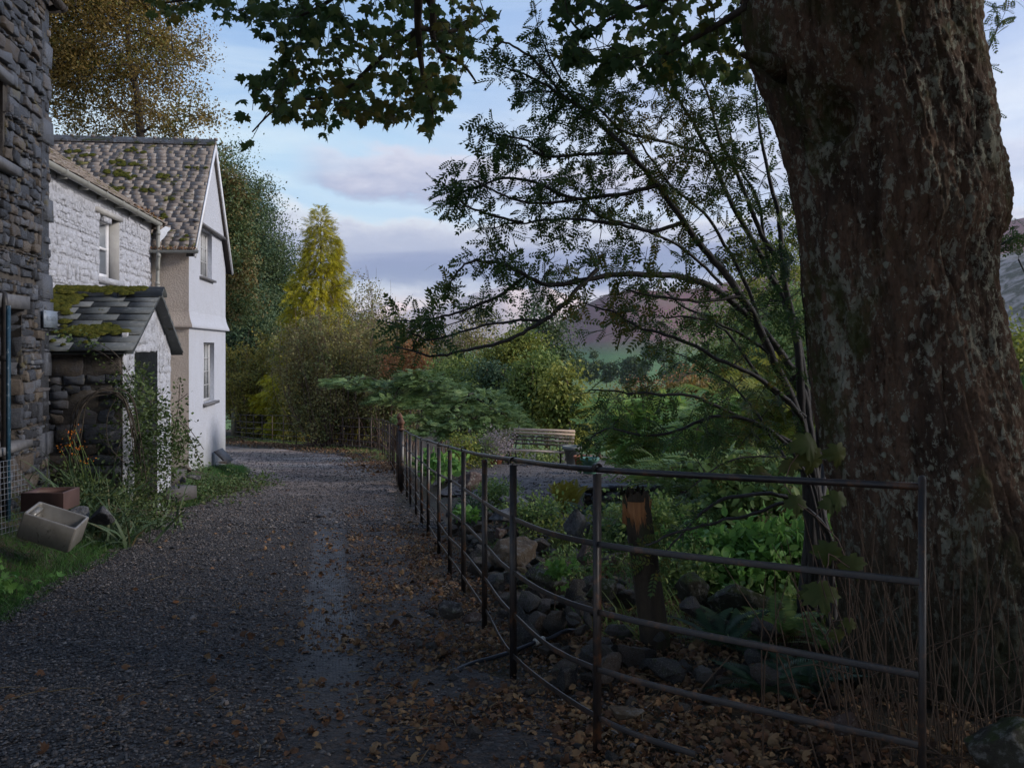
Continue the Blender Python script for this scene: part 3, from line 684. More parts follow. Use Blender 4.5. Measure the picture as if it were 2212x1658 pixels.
def casement(parent, pl, t0, t1, z0, z1, d, nv, nh, mat=None, bar=.022, frame=.055, mid=None, sash=False):
    """window part: frame with glazing bars; pane and sill are its sub-parts"""
    mb = MB(); mat = mat or M_FRAME
    pl.box(mb, t0, t0 + frame, z0, z1, d - .05, d + .02); pl.box(mb, t1 - frame, t1, z0, z1, d - .05, d + .02)
    pl.box(mb, t0 + frame, t1 - frame, z1 - frame, z1, d - .05, d + .018); pl.box(mb, t0 + frame, t1 - frame, z0, z0 + frame * 1.3, d - .05, d + .022)
    for k in range(1, nv):
        x = lerp(t0 + frame, t1 - frame, k / nv); ww = bar * (2.2 if (mid and k in mid) else 1)
        pl.box(mb, x - ww / 2, x + ww / 2, z0 + frame * 1.3, z1 - frame, d - .03, d + .008 + (.006 if (mid and k in mid) else 0))
    for k in range(1, nh):
        z = lerp(z0 + frame * 1.3, z1 - frame, k / nh); ww = bar * (2 if sash else 1)
        pl.box(mb, t0 + frame, t1 - frame, z - ww / 2, z + ww / 2, d - .025, d + .003)
    wnd = mb.build('window', mat, parent)
    pb = MB(); pl.box(pb, t0 + .01, t1 - .01, z0 + .01, z1 - .01, d - .034, d - .027); pb.build('pane', M_GLASS, wnd)
    return wnd

# ------------------------------------------------------------------ the white house: rough wing + gabled wing + porch
house = thing('white_cottage', 'whitewashed cottage with mossy slate roofs, tall smooth gable and slated porch', 'cottage', (-8.2, 18.5, -.9))
# rough wing wall
hole = (-3.43, -2.36, 2.80, 3.90)
mb = MB(); wall(mb, PR, [(-8.6, -1.8), (-.04, -1.8), (-.04, 4.12), (-8.6, 4.12)], [[(hole[0], hole[2]), (hole[1], hole[2]), (hole[1], hole[3]), (hole[0], hole[3])]], .45, -.03)
rubble(mb, PR, -6.9, -.05, 1.2, 4.02, [hole], (.05, .23), (-.006, .008), -.026, .001, (.7, 2.6), .05)
rw = mb.build('rough_wall', M_WROUGH, house)
# reveals of the sash window
mb = MB(); PR.box(mb, hole[1] - .004, hole[1] + .02, hole[2], hole[3], -.34, -.01); PR.box(mb, hole[0] - .25, hole[1] + .12, hole[3] + .0, hole[3] + .07, -.3, .03); mb.build('window_reveal', M_REVEAL, house)
wn = casement(house, PR, hole[0] + .0, hole[1] - .02, hole[2] + .06, hole[3] - .02, -.20, 2, 2, M_BARGE, sash=True)
mb = MB(); PR.box(mb, hole[0] - .1, hole[1] + .12, hole[2] - .06, hole[2] + .02, -.3, .05, .006); mb.build('sill', M_WPORCH, wn)
mb = MB(); PR.box(mb, hole[0] + .5, hole[1] - .06, hole[2] + .1, hole[3] - .1, -.40, -.36); mb.build('curtain', M_CURT, wn)

# gable wall
gl_ = 4.29; zb = -1.9; ze = 3.79; zr = 6.33; tm = 2.15
lo = (1.51, 2.78, .41, 1.76); up = (1.16, 2.49, 3.20, 4.27)
def rc(h): return [(h[0], h[2]), (h[1], h[2]), (h[1], h[3]), (h[0], h[3])]
mb = MB(); wall(mb, PG, [(0, zb), (gl_, zb), (gl_, ze), (tm, zr), (0, ze)], [rc(lo), rc(up)], .4)
# the string course flares out over the lower storey
zc_ = 2.06
for k, (z, o_) in enumerate([(zc_ - .0, .075), (zc_ + .06, .06), (zc_ + .14, .035), (zc_ + .24, .012)]): pass
prof = [(zc_ - .012, 0.), (zc_, .085), (zc_ + .05, .08), (zc_ + .12, .05), (zc_ + .22, .02), (zc_ + .34, .002)]
V = []; 
for z, o_ in prof: V += [PG.p(-.0 - o_, z, o_), PG.p(gl_ + o_, z, o_)]
mb.add(V, [[2 * i, 2 * i + 1, 2 * i + 3, 2 * i + 2] for i in range(len(prof) - 1)])
gw = mb.build('gable_wall', M_GABLE, house)
# upper gable face oversails with a ledge
zl_ = 4.33; tl = lambda z: tm * (z - ze) / (zr - ze)
mb = MB(); wall(mb, PG, [(tl(zl_) + .0, zl_), (gl_ - tl(zl_), zl_), (tm, zr - .02)], [], .06, .07)
mb.build('gable_panel', M_GABLE, house)
mb = MB(); PG.box(mb, tl(zl_) - .12, gl_ - tl(zl_) + .12, zl_ - .05, zl_ - .003, .003, .12); mb.build('drip_ledge', M_SLSILL, house)
# side wall (cream)
mb = MB(); wall(mb, PC, [(0.002, zb), (3.0, zb), (3.0, ze), (0.002, ze)], [], .35, 0.006)
V = []
for z, o_ in prof: V += [PC.p(-o_, z, o_), PC.p(1.2, z, o_)]
mb.add(V, [[2 * i, 2 * i + 1, 2 * i + 3, 2 * i + 2] for i in range(len(prof) - 1)])
mb.build('side_wall', M_CREAM, house)
# gable windows
w1 = casement(house, PG, up[0], up[1], up[2], up[3], -.12, 6, 3, mid=(2, 4))
mb = MB(); PG.box(mb, up[0] - .1, up[1] + .14, up[2] - .05, up[2] - .003, -.1, .08, .003); mb.build('sill', M_SLSILL, w1)
mb = MB(); PG.box(mb, up[0] + .2, up[1] - .05, up[2] + .1, up[3] - .05, -.32, -.28); mb.build('curtain', M_CURT, w1)
w2 = casement(house, PG, lo[0], lo[1], lo[2], lo[3], -.12, 4, 4)
mb = MB(); PG.box(mb, lo[0] - .08, lo[1] + .12, lo[2] - .06, lo[2] - .003, -.1, .1, .003); mb.build('sill', M_SLSILL, w2)
# dark panel standing in for the unlit rooms
mb = MB(); PG.box(mb, .1, 4.2, -1.8, 4.4, -.9, -.86); mb.build('dark_room_panel', M_INT, house)

# main roof of the gabled wing
upv = np.array([*(D1 * tm), zr - ze]); upv /= np.linalg.norm(upv); SL = math.hypot(tm, zr - ze)
along = np.array([*(-N1), 0.])
ov = .13; eo = .20
org = PG.p(0, ze, ov) - upv * eo
mb = MB(); slates(mb, org, along, upv, 8.5, SL + eo, .118, (.14, .30), .009, .012, .004)
up2 = np.array([*(-D1 * tm), zr - ze]); up2 /= np.linalg.norm(up2)
org2 = PG.p(gl_, ze, ov) - up2 * eo
slates(mb, org2, along, up2, 8.5, SL + eo, .2, (.2, .4), .02, .04, .006)
mb.add([org + along * 0 - [0, 0, .02], org + along * 8.5 - [0, 0, .02], org + along * 8.5 + upv * (SL + eo) - [0, 0, .02], org + upv * (SL + eo) - [0, 0, .02]], [[0, 1, 2, 3]])
mb.add([org2 - [0, 0, .02], org2 + along * 8.5 - [0, 0, .02], org2 + along * 8.5 + up2 * (SL + eo) - [0, 0, .02], org2 + up2 * (SL + eo) - [0, 0, .02]], [[0, 1, 2, 3]])
rf = mb.build('roof', M_ROOF, house)
mb = MB()
t = 0.
while t < 8.4:
    a = PG.p(tm, zr + .035, ov + .02) + along * t; b = a + along * .44
    for s_ in (D1, -D1):
        s3 = np.array([s_[0], s_[1], 0.])
        q = [a, b, b + s3 * .13 + [0, 0, -.12], a + s3 * .13 + [0, 0, -.12]]; q += [v + [0, 0, .035] for v in q]
        mb.add(q, [[0, 1, 2, 3], [4, 5, 6, 7], [0, 3, 7, 4], [1, 2, 6, 5], [2, 3, 7, 6]])
    mb.box(a + np.array([0, 0, .03]), (.07, .1, .05), np.array([along, [*D1, 0], [0, 0, 1]]))
    t += .445
mb.build('ridge_tiles', M_ROOF, house)
# barge boards, white with a dark soffit behind
mb = MB(); md = MB()
for s_, orgx, u_ in ((1, PG.p(-.0, ze, ov + .02), upv), (-1, PG.p(gl_, ze, ov + .02), up2)):
    a = orgx - u_ * (eo + .04) - np.array([0, 0, .10]); b = orgx + u_ * (SL + .0) - np.array([0, 0, .10])
    mb.bar(a, b, .03, .105, up=(N1[0], N1[1], 0) if False else np.cross(u_, [*N1, 0]) )
    md.bar(a - np.array([*N1, 0]) * .095 - [0, 0, .0], b - np.array([*N1, 0]) * .095 - [0, 0, .0], .15, .03, up=np.cross(u_, [*N1, 0]))
mb.build('barge_board', M_BARGE, house); md.build('soffit', M_DARKW, house)

# roof of the rough wing
pr = R(33); upr = np.array([*(-N1 * math.cos(pr)), math.sin(pr)])
al2 = np.array([*(-D1), 0.])                 # towards the camera
orgr = PR.p(2.4, 4.20, .16)
def tend(r):
    dd = r * math.cos(pr) - .16; tv = (.43 + .65 * max(dd, 0)) / 1.18 + .02
    return (2.4 - tv, 2.4 + 7.6)
mb = MB(); slates(mb, orgr, al2, upr, 10, 4.3, .16, (.18, .4), .02, .04, .012, t_end=tend)
s0 = orgr + al2 * 2.3
mb.add([s0 - [0, 0, .03], s0 + al2 * 7.6 - [0, 0, .03], s0 + al2 * 7.6 + upr * 4.3 - [0, 0, .03], s0 + upr * 4.3 - [0, 0, .03]], [[0, 1, 2, 3]])
mb.build('roof', M_ROOF, house)
mb = MB(); PR.box(mb, -8.5, -.05, 4.02, 4.2, -.3, -.02); mb.build('wall_plate', M_WPORCH, house)

# gutters and downpipe
def gutter(pl, t0, t1, z, d, r=.06, drop=.0):
    m = MB(); n = 14; seg = 24
    Gq = []
    for i in range(seg + 1):
        t = lerp(t0, t1, i / seg); zz_ = z - drop * i / seg
        ring = [pl.p(t, zz_ - r * math.sin(a) * 1.05, d + r * math.cos(a)) for a in np.linspace(0, math.pi, n)]
        ring += [pl.p(t, zz_ - r * .86 * math.sin(a), d + r * .86 * math.cos(a)) for a in np.linspace(math.pi, 0, n)]
        Gq.append(ring + [ring[0]])
    m.grid(np.array(Gq))
    L = abs(t1 - t0); k = 0.
    while k < L:                     # unions
        t = t0 + (t1 - t0) * k / L; zz_ = z - drop * k / L
        pth = []
        a_ = [pl.p(t, zz_ - r * 1.12 * math.sin(a), d + r * 1.1 * math.cos(a)) for a in np.linspace(-.15, math.pi + .15, 14)]
        b_ = [v + (pl.u * .07) for v in a_]; m.grid(np.array([a_, b_])); k += .95
    return m
gm = gutter(PR, -7.6, -.02, 4.20, .13, .065, .02); gm.build('gutter', M_PVC, house)
mb = MB()                              # fascia brackets under the rough wing gutter
for t in np.arange(-5.5, -.1, .95): mb = MB(); PR.box(mb, t, t + .03, 4.10, 4.17, -.02, .13); mb.build('gutter_bracket', M_PVC, house)
gm = gutter(PC, -.22, .80, 3.62, .20, .055, .01)
gm.build('gutter', M_PVC, house)
mb = MB(); c0 = PR.p(-.12, 4.14, .13)
mb.tube([c0, PR.p(-.12, 3.9, .13), PR.p(-.12, 2.2, .11), PR.p(-.12, -1.2, .1)], .036, 14)
for z in (4.0, 3.38, 3.30, 2.98, 2.93): mb.tube([PR.p(-.12, z, .13 if z > 3.8 else .12), PR.p(-.12, z - .07, .13 if z > 3.8 else .12)], .046, 14)
mb.build('downpipe', M_PVC, house)
mb = MB(); j = PC.p(.55, 3.6, .2); mb.tube([j, j - [0, 0, .12], (j + PR.p(-.12, 3.28, .12)) / 2 - [0, 0, .1], PR.p(-.12, 3.20, .12)], .036, 12)
mb.tube([j - [0, 0, .05], j - [0, 0, .13]], .046, 12); mb.build('swan_neck', M_PVC, house)
# lead valley tray with rust streak
M_LEAD = mat_noise('lead_sheet', [(.35, (.30, .32, .36)), (.6, (.42, .44, .48)), (.72, (.42, .25, .14))], 4, .45, .4, .02, spec=.5)
mb = MB(); vt = np.array([PR.p(.02, 4.02, .10), PR.p(.0, 3.72, .16), PR.p(.15, 3.62, .45), PR.p(.45, 3.95, .62), PR.p(.35, 4.08, .42), PR.p(.2, 4.15, .2)])
cm_ = vt.mean(0) + np.array([0, 0, -.08]); mb.add(np.vstack([vt, cm_]), [[i, (i + 1) % 6, 6] for i in range(6)]); mb.build('lead_tray', M_LEAD, house)

# ------------------------------------------------------------------ porch
po = sub('porch', house)
pw = 1.3
PP = Plane(tuple(PR.p(0, 0, pw)[:2]), D1, N1)          # porch front plane, t measured like the rough wall
def tY(Y): return (Y - 18.9 - pw * .132) / .991
pa, pb_, pm = tY(12.2), tY(14.85), tY(13.6); zpe, zpr = 1.66, 2.44
dh = (tY(12.75), tY(14.02), -1.5, 1.60)
mb = MB(); wall(mb, PP, [(pa, -1.8), (dh[0], -1.8), (dh[0], 1.60), (dh[1], 1.60), (dh[1], -1.8), (pb_, -1.8), (pb_, zpe), (pm, zpr), (pa, zpe)], [], .38)
# lumpy limewashed stones around the doorway
rubble(mb, PP, pa, pb_, -1.2, 2.4, [dh], (.12, .34), (-.004, .012), -.004, .004, (.7, 2.0), .07, inside=lambda t, z: z < min(lerp(zpe, zpr, (t - pa) / (pm - pa)), lerp(zpe, zpr, (pb_ - t) / (pb_ - pm))) - .12)
mb.build('front_wall', M_WPORCH, po)
mb = MB(); PP.box(mb, dh[0] - .3, dh[1] + .3, -1.8, 1.66, -.75, -.7); mb.build('door', M_DOOR, po)
PS = Plane(tuple(PP.p(pa - .035, 0, 0)[:2]), -N1, -D1)        # porch side wall facing the camera
mb = MB(); wall(mb, PS, [(0.003, -1.8), (1.5, -1.8), (1.5, zpe), (0.003, zpe)], [], .3, -.012); mb.build('side_wall_core', M_MORT, po); mb = MB()
rubble(mb, PS, .01, 1.5, -1.2, 1.5, [], (.08, .26), (-.01, .03), -.01, .008, (.9, 2.6), .03)
mb.build('side_wall', M_SLST, po)
upp = np.array([*(D1 * (pm - pa)), zpr - zpe]); sp_ = np.linalg.norm(upp); upp /= sp_
upq = np.array([*(-D1 * (pb_ - pm)), zpr - zpe]); sq = np.linalg.norm(upq); upq /= sq
oa = PP.p(pa, zpe, .16) - upp * .14; ob = PP.p(pb_, zpe, .16) - upq * .2
mb = MB(); slates(mb, oa, along, upp, 1.75, sp_ + .14, .17, (.30, .62), .016, .032, .009, grow=.35)
slates(mb, ob, along, upq, 1.75, sq + .2, .2, (.25, .5), .022, .05, .01)
for o_, u_, l_ in ((oa, upp, sp_ + .1), (ob, upq, sq + .15)):
    mb.add([o_ - [0, 0, .03], o_ + along * 1.7 - [0, 0, .03], o_ + along * 1.7 + u_ * l_ - [0, 0, .03], o_ + u_ * l_ - [0, 0, .03]], [[0, 1, 2, 3]])
mb.build('roof', M_PROOF, po)
mb = MB(); t = 0.
for k, L in enumerate((.62, .70, .42)):
    a = PP.p(pm, zpr + .05, .2) + along * t; b = a + along * (L - .01)
    for s_ in (D1, -D1):
        s3 = np.array([s_[0], s_[1], 0.]); q = [a, b, b + s3 * .16 + [0, 0, -.10], a + s3 * .16 + [0, 0, -.10]]; q += [v + [0, 0, .05] for v in q]
        mb.add(q, [[0, 1, 2, 3], [4, 5, 6, 7], [0, 3, 7, 4], [1, 2, 6, 5], [2, 3, 7, 6]])
    t += L
mb.build('ridge_tiles', M_PROOF, po)
def moss_pads(mb, pts, nrm, rad, th=.04):
    for c in pts:
        r = rad * RNG.uniform(.5, 1.3); n = 9; a = np.linspace(0, 6.283, n, endpoint=False)
        e1 = np.cross(nrm, [0, 0, 1.]); e1 /= np.linalg.norm(e1); e2 = np.cross(nrm, e1)
        rr = r * RNG.uniform(.7, 1.2, n)
        ring0 = c + (np.cos(a) * rr)[:, None] * e1 + (np.sin(a) * rr * .7)[:, None] * e2
        ring1 = c + ((np.cos(a) * rr)[:, None] * e1 + (np.sin(a) * rr * .7)[:, None] * e2) * .62 + np.asarray(nrm) * th * RNG.uniform(.6, 1.2, n)[:, None]
        V = np.vstack([ring0, ring1, c + np.asarray(nrm) * th * 1.15])
        mb.add(V, [[i, (i + 1) % n, n + (i + 1) % n, n + i] for i in range(n)] + [[n + i, n + (i + 1) % n, 2 * n] for i in range(n)])
nn_ = np.cross(along, upp); nn_ *= np.sign(nn_[2])
pts = []
def onroof(s_, u_): return oa + along * s_ + upp * u_ + nn_ * .045
for _ in range(130):      # along the ridge and one great clump near the wall
    pts.append(onroof(RNG.uniform(.25, 1.55), sp_ + .14 - abs(RNG.normal(0, .07)) + .02) + np.array([0, 0, .04]))
for _ in range(150): pts.append(onroof(np.clip(RNG.normal(1.32, .13), .9, 1.62), sp_ + .10 - abs(RNG.normal(.0, .24))))
for _ in range(70): pts.append(onroof(RNG.normal(.62, .17), RNG.normal(.52, .06)))
for _ in range(16): pts.append(onroof(RNG.uniform(.1, 1.5), RNG.uniform(.1, .8)))
mb = MB(); moss_pads(mb, pts, nn_, .085, .020); mb.build('moss', M_MOSS, po, smooth=True)
# moss tufts on the big roof, a part of it
nn2 = np.cross(along, upv); nn2 *= np.sign(nn2[2]); pts = []
for _ in range(34):
    c = (RNG.uniform(.3, 3.4), RNG.uniform(.3, 3.1)); 
    for _ in range(RNG.integers(2, 9)): pts.append(org + along * (c[0] + RNG.normal(0, .13)) + upv * (c[1] + RNG.normal(0, .045)) + nn2 * .03)
mb = MB(); moss_pads(mb, pts, nn2, .07, .018); mb.build('moss', M_MOSS, house, smooth=True)
# drifted leaves caught in the valley and gutter
M_DRY = mat_leaf('dry_leaf', [(.05, .028, .015), (.11, .055, .025), (.17, .10, .05), (.10, .045, .02)], .1, .8)
mb = MB(); n = 260; tt = RNG.uniform(-1.7, .2, n); pos = np.array([PR.p(a, 4.26 + RNG.uniform(0, .05), RNG.uniform(-.12, .13)) for a in tt])
scatter(mb, tpl_oval(), pos, rdir(n), rdir(n, 1.), RNG.uniform(.04, .08, n))
n = 120; pos = np.array([PC.p(RNG.uniform(-.2, .8), 3.66, .2 + RNG.uniform(-.05, .05)) for _ in range(n)]); scatter(mb, tpl_oval(), pos, rdir(n), rdir(n, 1.), RNG.uniform(.03, .06, n))
mb.build('fallen_leaves', M_DRY, house)

# ------------------------------------------------------------------ the slate rubble house at the left edge
DS = np.array([.1933, -.981]); NS = np.array([.981, .1933])
PQ = Plane((-5.99, 12.0), DS, NS)           # t grows toward the camera
sh = thing('slate_house', 'dark slate rubble house with corner quoins at the left edge', 'house', (-7.2, 11, -.3))
win = (.98, 2.2, .55, 2.09); win2 = (1.62, 2.7, 3.70, 4.62)
mb = MB(); wall(mb, PQ, [(0.02, -1.2), (7, -1.2), (7, 6.2), (0.02, 6.2)], [rc(win), rc(win2)], .5, -.045)
mb.build('wall_core', M_MORT, sh)
mb = MB(); rubble(mb, PQ, 0.0, 3.4, -.75, 6.1, [win, win2, (0.86, 2.3, 2.09, 2.26), (1.5, 2.8, 3.60, 3.70), (1.5, 2.8, 4.62, 4.74)], (.035, .19), (-.02, .038), -.02, .007, (.7, 3.0), .06)
PE = Plane((-5.99, 12.0), -NS, -DS)         # the end face round the corner
wall(mb, PE, [(0, -1.2), (5, -1.2), (5, 6.2), (0, 6.2)], [], .3, -.04)
mb.build('stone_facing', M_SLST, sh)
mb = MB()                                   # deep stone jambs
PJ = Plane(tuple(PQ.p(win[0], 0, -.02)[:2]), -NS, DS)
rubble(mb, PJ, 0, .42, win[2], win[3], [], (.08, .25), (-.01, .03), -.01, .01, (1., 2.5), .02)
mb.build('window_jamb', M_SLST, sh)
mb = MB(); PQ.box(mb, .90, 2.3, 2.095, 2.25, -.4, .03, .012); mb.build('lintel', M_SLSILL, sh); mb = MB(); PQ.box(mb, 1.5, 2.7, 4.625, 4.73, -.3, .04, .01); mb.build('lintel', M_SLSILL, sh)
wq = casement(sh, PQ, win[0] + .12, win[1] - .1, win[2] + .04, win[3] - .05, -.36, 2, 2, M_BARGE, frame=.07)
mb = MB(); PQ.box(mb, win[0] - .02, win[1] + .1, win[2] - .08, win[2] - .002, -.4, .07, .008); mb.build('sill', M_SLSILL, wq)
M_RED = mat_noise('oxblood_paint', [(.3, (.035, .010, .010)), (.7, (.06, .018, .016))], 8, .5, .2, .003)
wq = casement(sh, PQ, win2[0] + .0, win2[1] - .1, win2[2] + .02, win2[3], -.16, 2, 2, M_RED, frame=.09)
mb = MB(); PQ.box(mb, win2[0] - .18, win2[1] + .1, win2[2] - .10, win2[2] - .002, -.2, .10, .012); mb.build('sill', M_SLSILL, wq)
mb = MB(); PQ.box(mb, .5, 5, -.5, 5.5, -1.4, -1.36); mb.build('dark_room_panel', M_INT, sh)  # dark panel put in for the darkness of the room behind
gm = gutter(PQ, -.12, 5, 6.10, .12, .065, 0.); gm.build('gutter', M_DARKW, sh)
mb = MB(); ue = np.array([*(-NS * math.cos(R(34))), math.sin(R(34))]); aq = np.array([*DS, 0.])
slates(mb, PQ.p(-.15, 6.22, .16), aq, ue, 6, 3.2, .18, (.2, .45), .02, .03, .01); mb.build('roof', M_PROOF, sh)
mb = MB(); PQ.box(mb, -.06, .0, 6.0, 6.2, -2, .12); mb.build('verge_board', M_DARKW, sh)
mb = MB()
for k, z in enumerate(np.arange(-.7, 6.0, .33)):   # corner quoins
    w_ = .42 if k % 2 else .25
    if 1.75 < z < 2.25 or k % 3: continue
    mb = MB(); PQ.box(mb, -.035, w_, z + .008, z + .322 * RNG.uniform(.86, .99), -.3, .02 + RNG.uniform(0, .02), .012); mb.build('quoin', M_SLST, sh)
mb = MB(); PQ.box(mb, -.035, .5, 1.86, 2.24, -.3, .03, .01)
mb.build('quoin', M_SLST, sh)
# name plaque: thin slate screwed to the corner
M_PLQ = mat_noise('grey_plaque_slate', [(.3, (.14, .17, .21)), (.7, (.20, .235, .28))], 5, .45, .15, .003)
pq = thing('name_plaque', 'square grey slate name plaque screwed to the corner of the rubble house', 'sign', PQ.p(.22, 2.0, .07))
mb = MB(); PQ.box(mb, -.07, .50, 1.90, 2.115, .055, .075); pn = mb.build('panel', M_PLQ, pq)
def text_mesh(name, s, size, pl, t, z, d, mat, parent, ext=.001, flip=True):
    c = bpy.data.curves.new(name, 'FONT'); c.body = s; c.size = size; c.extrude = ext; c.align_x = 'CENTER'; c.align_y = 'CENTER'
    o = bpy.data.objects.new(name, c); COL.objects.link(o)
    dg = bpy.context.evaluated_depsgraph_get(); me = bpy.data.meshes.new_from_object(o.evaluated_get(dg)); bpy.data.objects.remove(o)
    co = np.zeros(len(me.vertices) * 3, np.float32); me.vertices.foreach_get('co', co); co = co.reshape(-1, 3)
    W = np.array([pl.p(t + (-a if flip else a), z + b, d + c_) for a, b, c_ in co]) - np.array(parent['_o'])
    me.vertices.foreach_set('co', W.astype(np.float32).ravel()); me.materials.append(mat); me.name = name
    ob = bpy.data.objects.new(name, me); COL.objects.link(ob); ob.parent = parent; ob['_o'] = list(parent['_o']); return ob
M_ENG = mat_noise('worn_engraving', [(.3, (.07, .085, .105)), (.7, (.11, .13, .155))], 20, .7, .2, .002)
text_mesh('lettering', 'HILLGARTH', .085, PQ, .215, 2.01, .0755, M_ENG, pq)
mb = MB()
for t, z in ((-.045, 2.09), (.475, 2.09), (-.045, 1.925), (.475, 1.925)): mb = MB(); mb.tube([PQ.p(t, z, .07), PQ.p(t, z, .079)], .007, 8); mb.build('screw', M_DARKW, pq)

# drainpipes standing before the window at the very edge
M_IRON0 = mat_noise('black_iron', [(.3, (.014, .014, .016)), (.7, (.035, .03, .028))], 14, .5, .2, .003)
M_BLUEP = mat_noise('blue_peeling_paint', [(.35, (.008, .03, .05)), (.6, (.012, .045, .075)), (.72, (.25, .28, .30))], 22, .5, .3, .003)
b0 = P(10, 640, 10.2); gz0 = float(G(b0[0], b0[1]))
dp = thing('iron_downpipe', 'black iron downpipe bending off the slate house wall at the left edge', 'downpipe', (b0[0], b0[1], gz0))
mb = MB(); mb.tube([b0 + [-.35, .1, .05], b0 + [-.1, .03, .06], b0 + [-.01, 0, .02], b0 + [.0, 0, -.08], (b0[0], b0[1], gz0 - .1)], .040, 12)
for z in (1.5, .4): mb.tube([(b0[0], b0[1], z), (b0[0], b0[1], z + .06)], .052, 12)
mb.build('pipe', M_IRON0, dp)
b1 = P(18, 660, 10.05)
bp = thing('blue_post', 'slim blue painted pole with peeling paint before the slate house window', 'pole', (b1[0], b1[1], gz0))
mb = MB(); mb.box(((b1[0]), b1[1], (b1[2] + gz0) / 2 - .05), (.028, .05, b1[2] - gz0 + .1)); mb.build('shaft', M_BLUEP, bp)
# ------------------------------------------------------------------ estate fence
def mat_iron():
    m, nt, out = newmat('fence_iron'); co = texco(nt)
    n = noise(nt, co, 9, 8, .7); sp = nt.nodes.new('ShaderNodeSeparateXYZ'); nt.links.new(co, sp.inputs[0])
    c = ramp(nt, n, [(.42, (.016, .014, .015)), (.55, (.030, .021, .017)), (.62, (.095, .042, .020))]).outputs[0]
    b = bump(nt, noise(nt, co, 60, 6, .7), .35, .003)
    principled(nt, out, c, .42, b, .5, .0); return m
M_IRON = mat_iron()
M_RUST = mat_noise('rusty_iron', [(.3, (.07, .035, .022)), (.55, (.13, .06, .035)), (.75, (.17, .085, .05))], 14, .75, .5, .004)
FB = FENCE[:, 1]
def ftop(i):
    """height of the top rail above the soil at each post, read off the levels of the ground"""
    X, Y = FENCE[i]
    return float(np.interp(Y, [2.98, 3.85, 4.94, 6.25, 7.53, 9, 12, 18, 24, 32, 38, 45], [1.20, 1.147, 1.045, .915, .82, .68, .44, .05, -.32, -.83, -1.16, -1.60]))
RL = [0., .315, .60, .83, 1.03]      # rail drops below the top
def smooth_path(pts, k=6):
    pts = np.array(pts); out = []
    n = len(pts)
    for i in range(n - 1):
        p0 = pts[max(i - 1, 0)]; p1 = pts[i]; p2 = pts[i + 1]; p3 = pts[min(i + 2, n - 1)]
        for t in np.linspace(0, 1, k, endpoint=False):
            out.append(.5 * ((2 * p1) + (-p0 + p2) * t + (2 * p0 - 5 * p1 + 4 * p2 - p3) * t * t + (-p0 + 3 * p1 - 3 * p2 + p3) * t ** 3))
    out.append(pts[-1]); return np.array(out)
def strap(mb, path, w, h):
    """flat bar on edge: w thick across the fence line, h tall, rounded a little"""
    path = np.asarray(path); T = np.gradient(path, axis=0); T[:, 2] = 0; T /= np.linalg.norm(T, axis=1)[:, None]
    S = np.stack([T[:, 1], -T[:, 0], T[:, 0] * 0], -1); Z = np.array([0, 0, 1.])
    c = [(-.5, -.4), (-.5, .4), (-.3, .5), (.3, .5), (.5, .4), (.5, -.4), (.3, -.5), (-.3, -.5)]
    Gq = np.stack([path + S * (a * w) + Z * (b * h) for a, b in c + [c[0]]], 1)
    mb.grid(Gq)
    k = len(c); mb.add(Gq[0, :k], [list(range(k))]); mb.add(Gq[-1, :k], [list(range(k))[::-1]])
def fence_run(name, label, i0, i1, lowest_to=None, thin=1.0):
    root = thing(name, label, 'fence', (*FENCE[i0], 0))
    idx = list(range(i0, i1 + 1))
    for r in range(5):
        ids = idx
        pts = [np.array([*FENCE[i], ftop(i) - RL[r] * (1 - .0 * i)]) for i in ids]
        # rails kink a few millimetres at each post like forged bars
        pts = [p + np.array([RNG.normal(0, .006), RNG.normal(0, .006), RNG.normal(0, .006)]) for p in pts]
        if r == 4 and lowest_to:
            a, b = pts[0], pts[1]; pts = [lerp(b, a, .38) + np.array([-.02, .02, -.045])] + pts[1:]
            path = smooth_path(pts)
        else: path = smooth_path(pts)
        mb = MB()
        if r == 0: mb.tube(path, .0125, 12)
        else: strap(mb, path, .008, .0245)
        mb.build('rail', M_IRON, root)
    for i in idx:
        if i == i0 and name == 'far_fence': continue
        X, Y = FENCE[i]; a = FENCE[max(i - 1, 0)]; b = FENCE[min(i + 1, len(FENCE) - 1)]; T = (b - a) / np.linalg.norm(b - a)
        T3 = np.array([*T, 0]); S3 = np.array([T[1], -T[0], 0]); zt = ftop(i); zb_ = float(G(X, Y)) - .15
        mb = MB(); wv = .037 * thin; th_ = .011
        if i == 0 and i0 == 0:
            mb.tube([(X, Y, zb_), (X, Y, zt + .028)], .0125, 12); mb.lathe([(.0125, 0), (.009, .008), (0, .012)], (X, Y, zt + .028), 12)
            ob = mb.build('post', M_IRON, root); continue
        # flat post with an eye forged round the top rail
        mb.box((X, Y, (zb_ + zt - .022) / 2), (wv, th_, zt - .022 - zb_), np.array([S3, T3, [0, 0, 1]]))
        ang = np.linspace(R(-40), R(220), 12); ring = [np.array([X, Y, zt]) + S3 * .023 * math.cos(q) + np.array([0, 0, .023 * math.sin(q)]) for q in ang]
        Gq = []
        for p_, q in zip(ring, ang):
            o_ = S3 * math.cos(q) + np.array([0, 0, math.sin(q)])
            Gq.append([p_ - T3 * .009, p_ - T3 * .009 + o_ * -.009, p_ + T3 * .009 - o_ * .009, p_ + T3 * .009, p_ - T3 * .009])
        mb.grid(np.array(Gq)); mb.build('post', M_IRON, root)
    return root
fence_run('iron_fence', 'curving black iron estate fence of five rails beside the lane, ending at the big trunk', 0, 12, lowest_to=True)
M_IRON_NEAR = M_IRON; M_IRON = mat_noise('rust_brown_iron', [(.35, (.055, .04, .034)), (.6, (.10, .068, .052)), (.75, (.14, .085, .06))], 9, .7, .3, .003)
fence_run('far_fence', 'farther rusty iron estate fence bending left across the end of the lane', 12, len(FENCE) - 1)
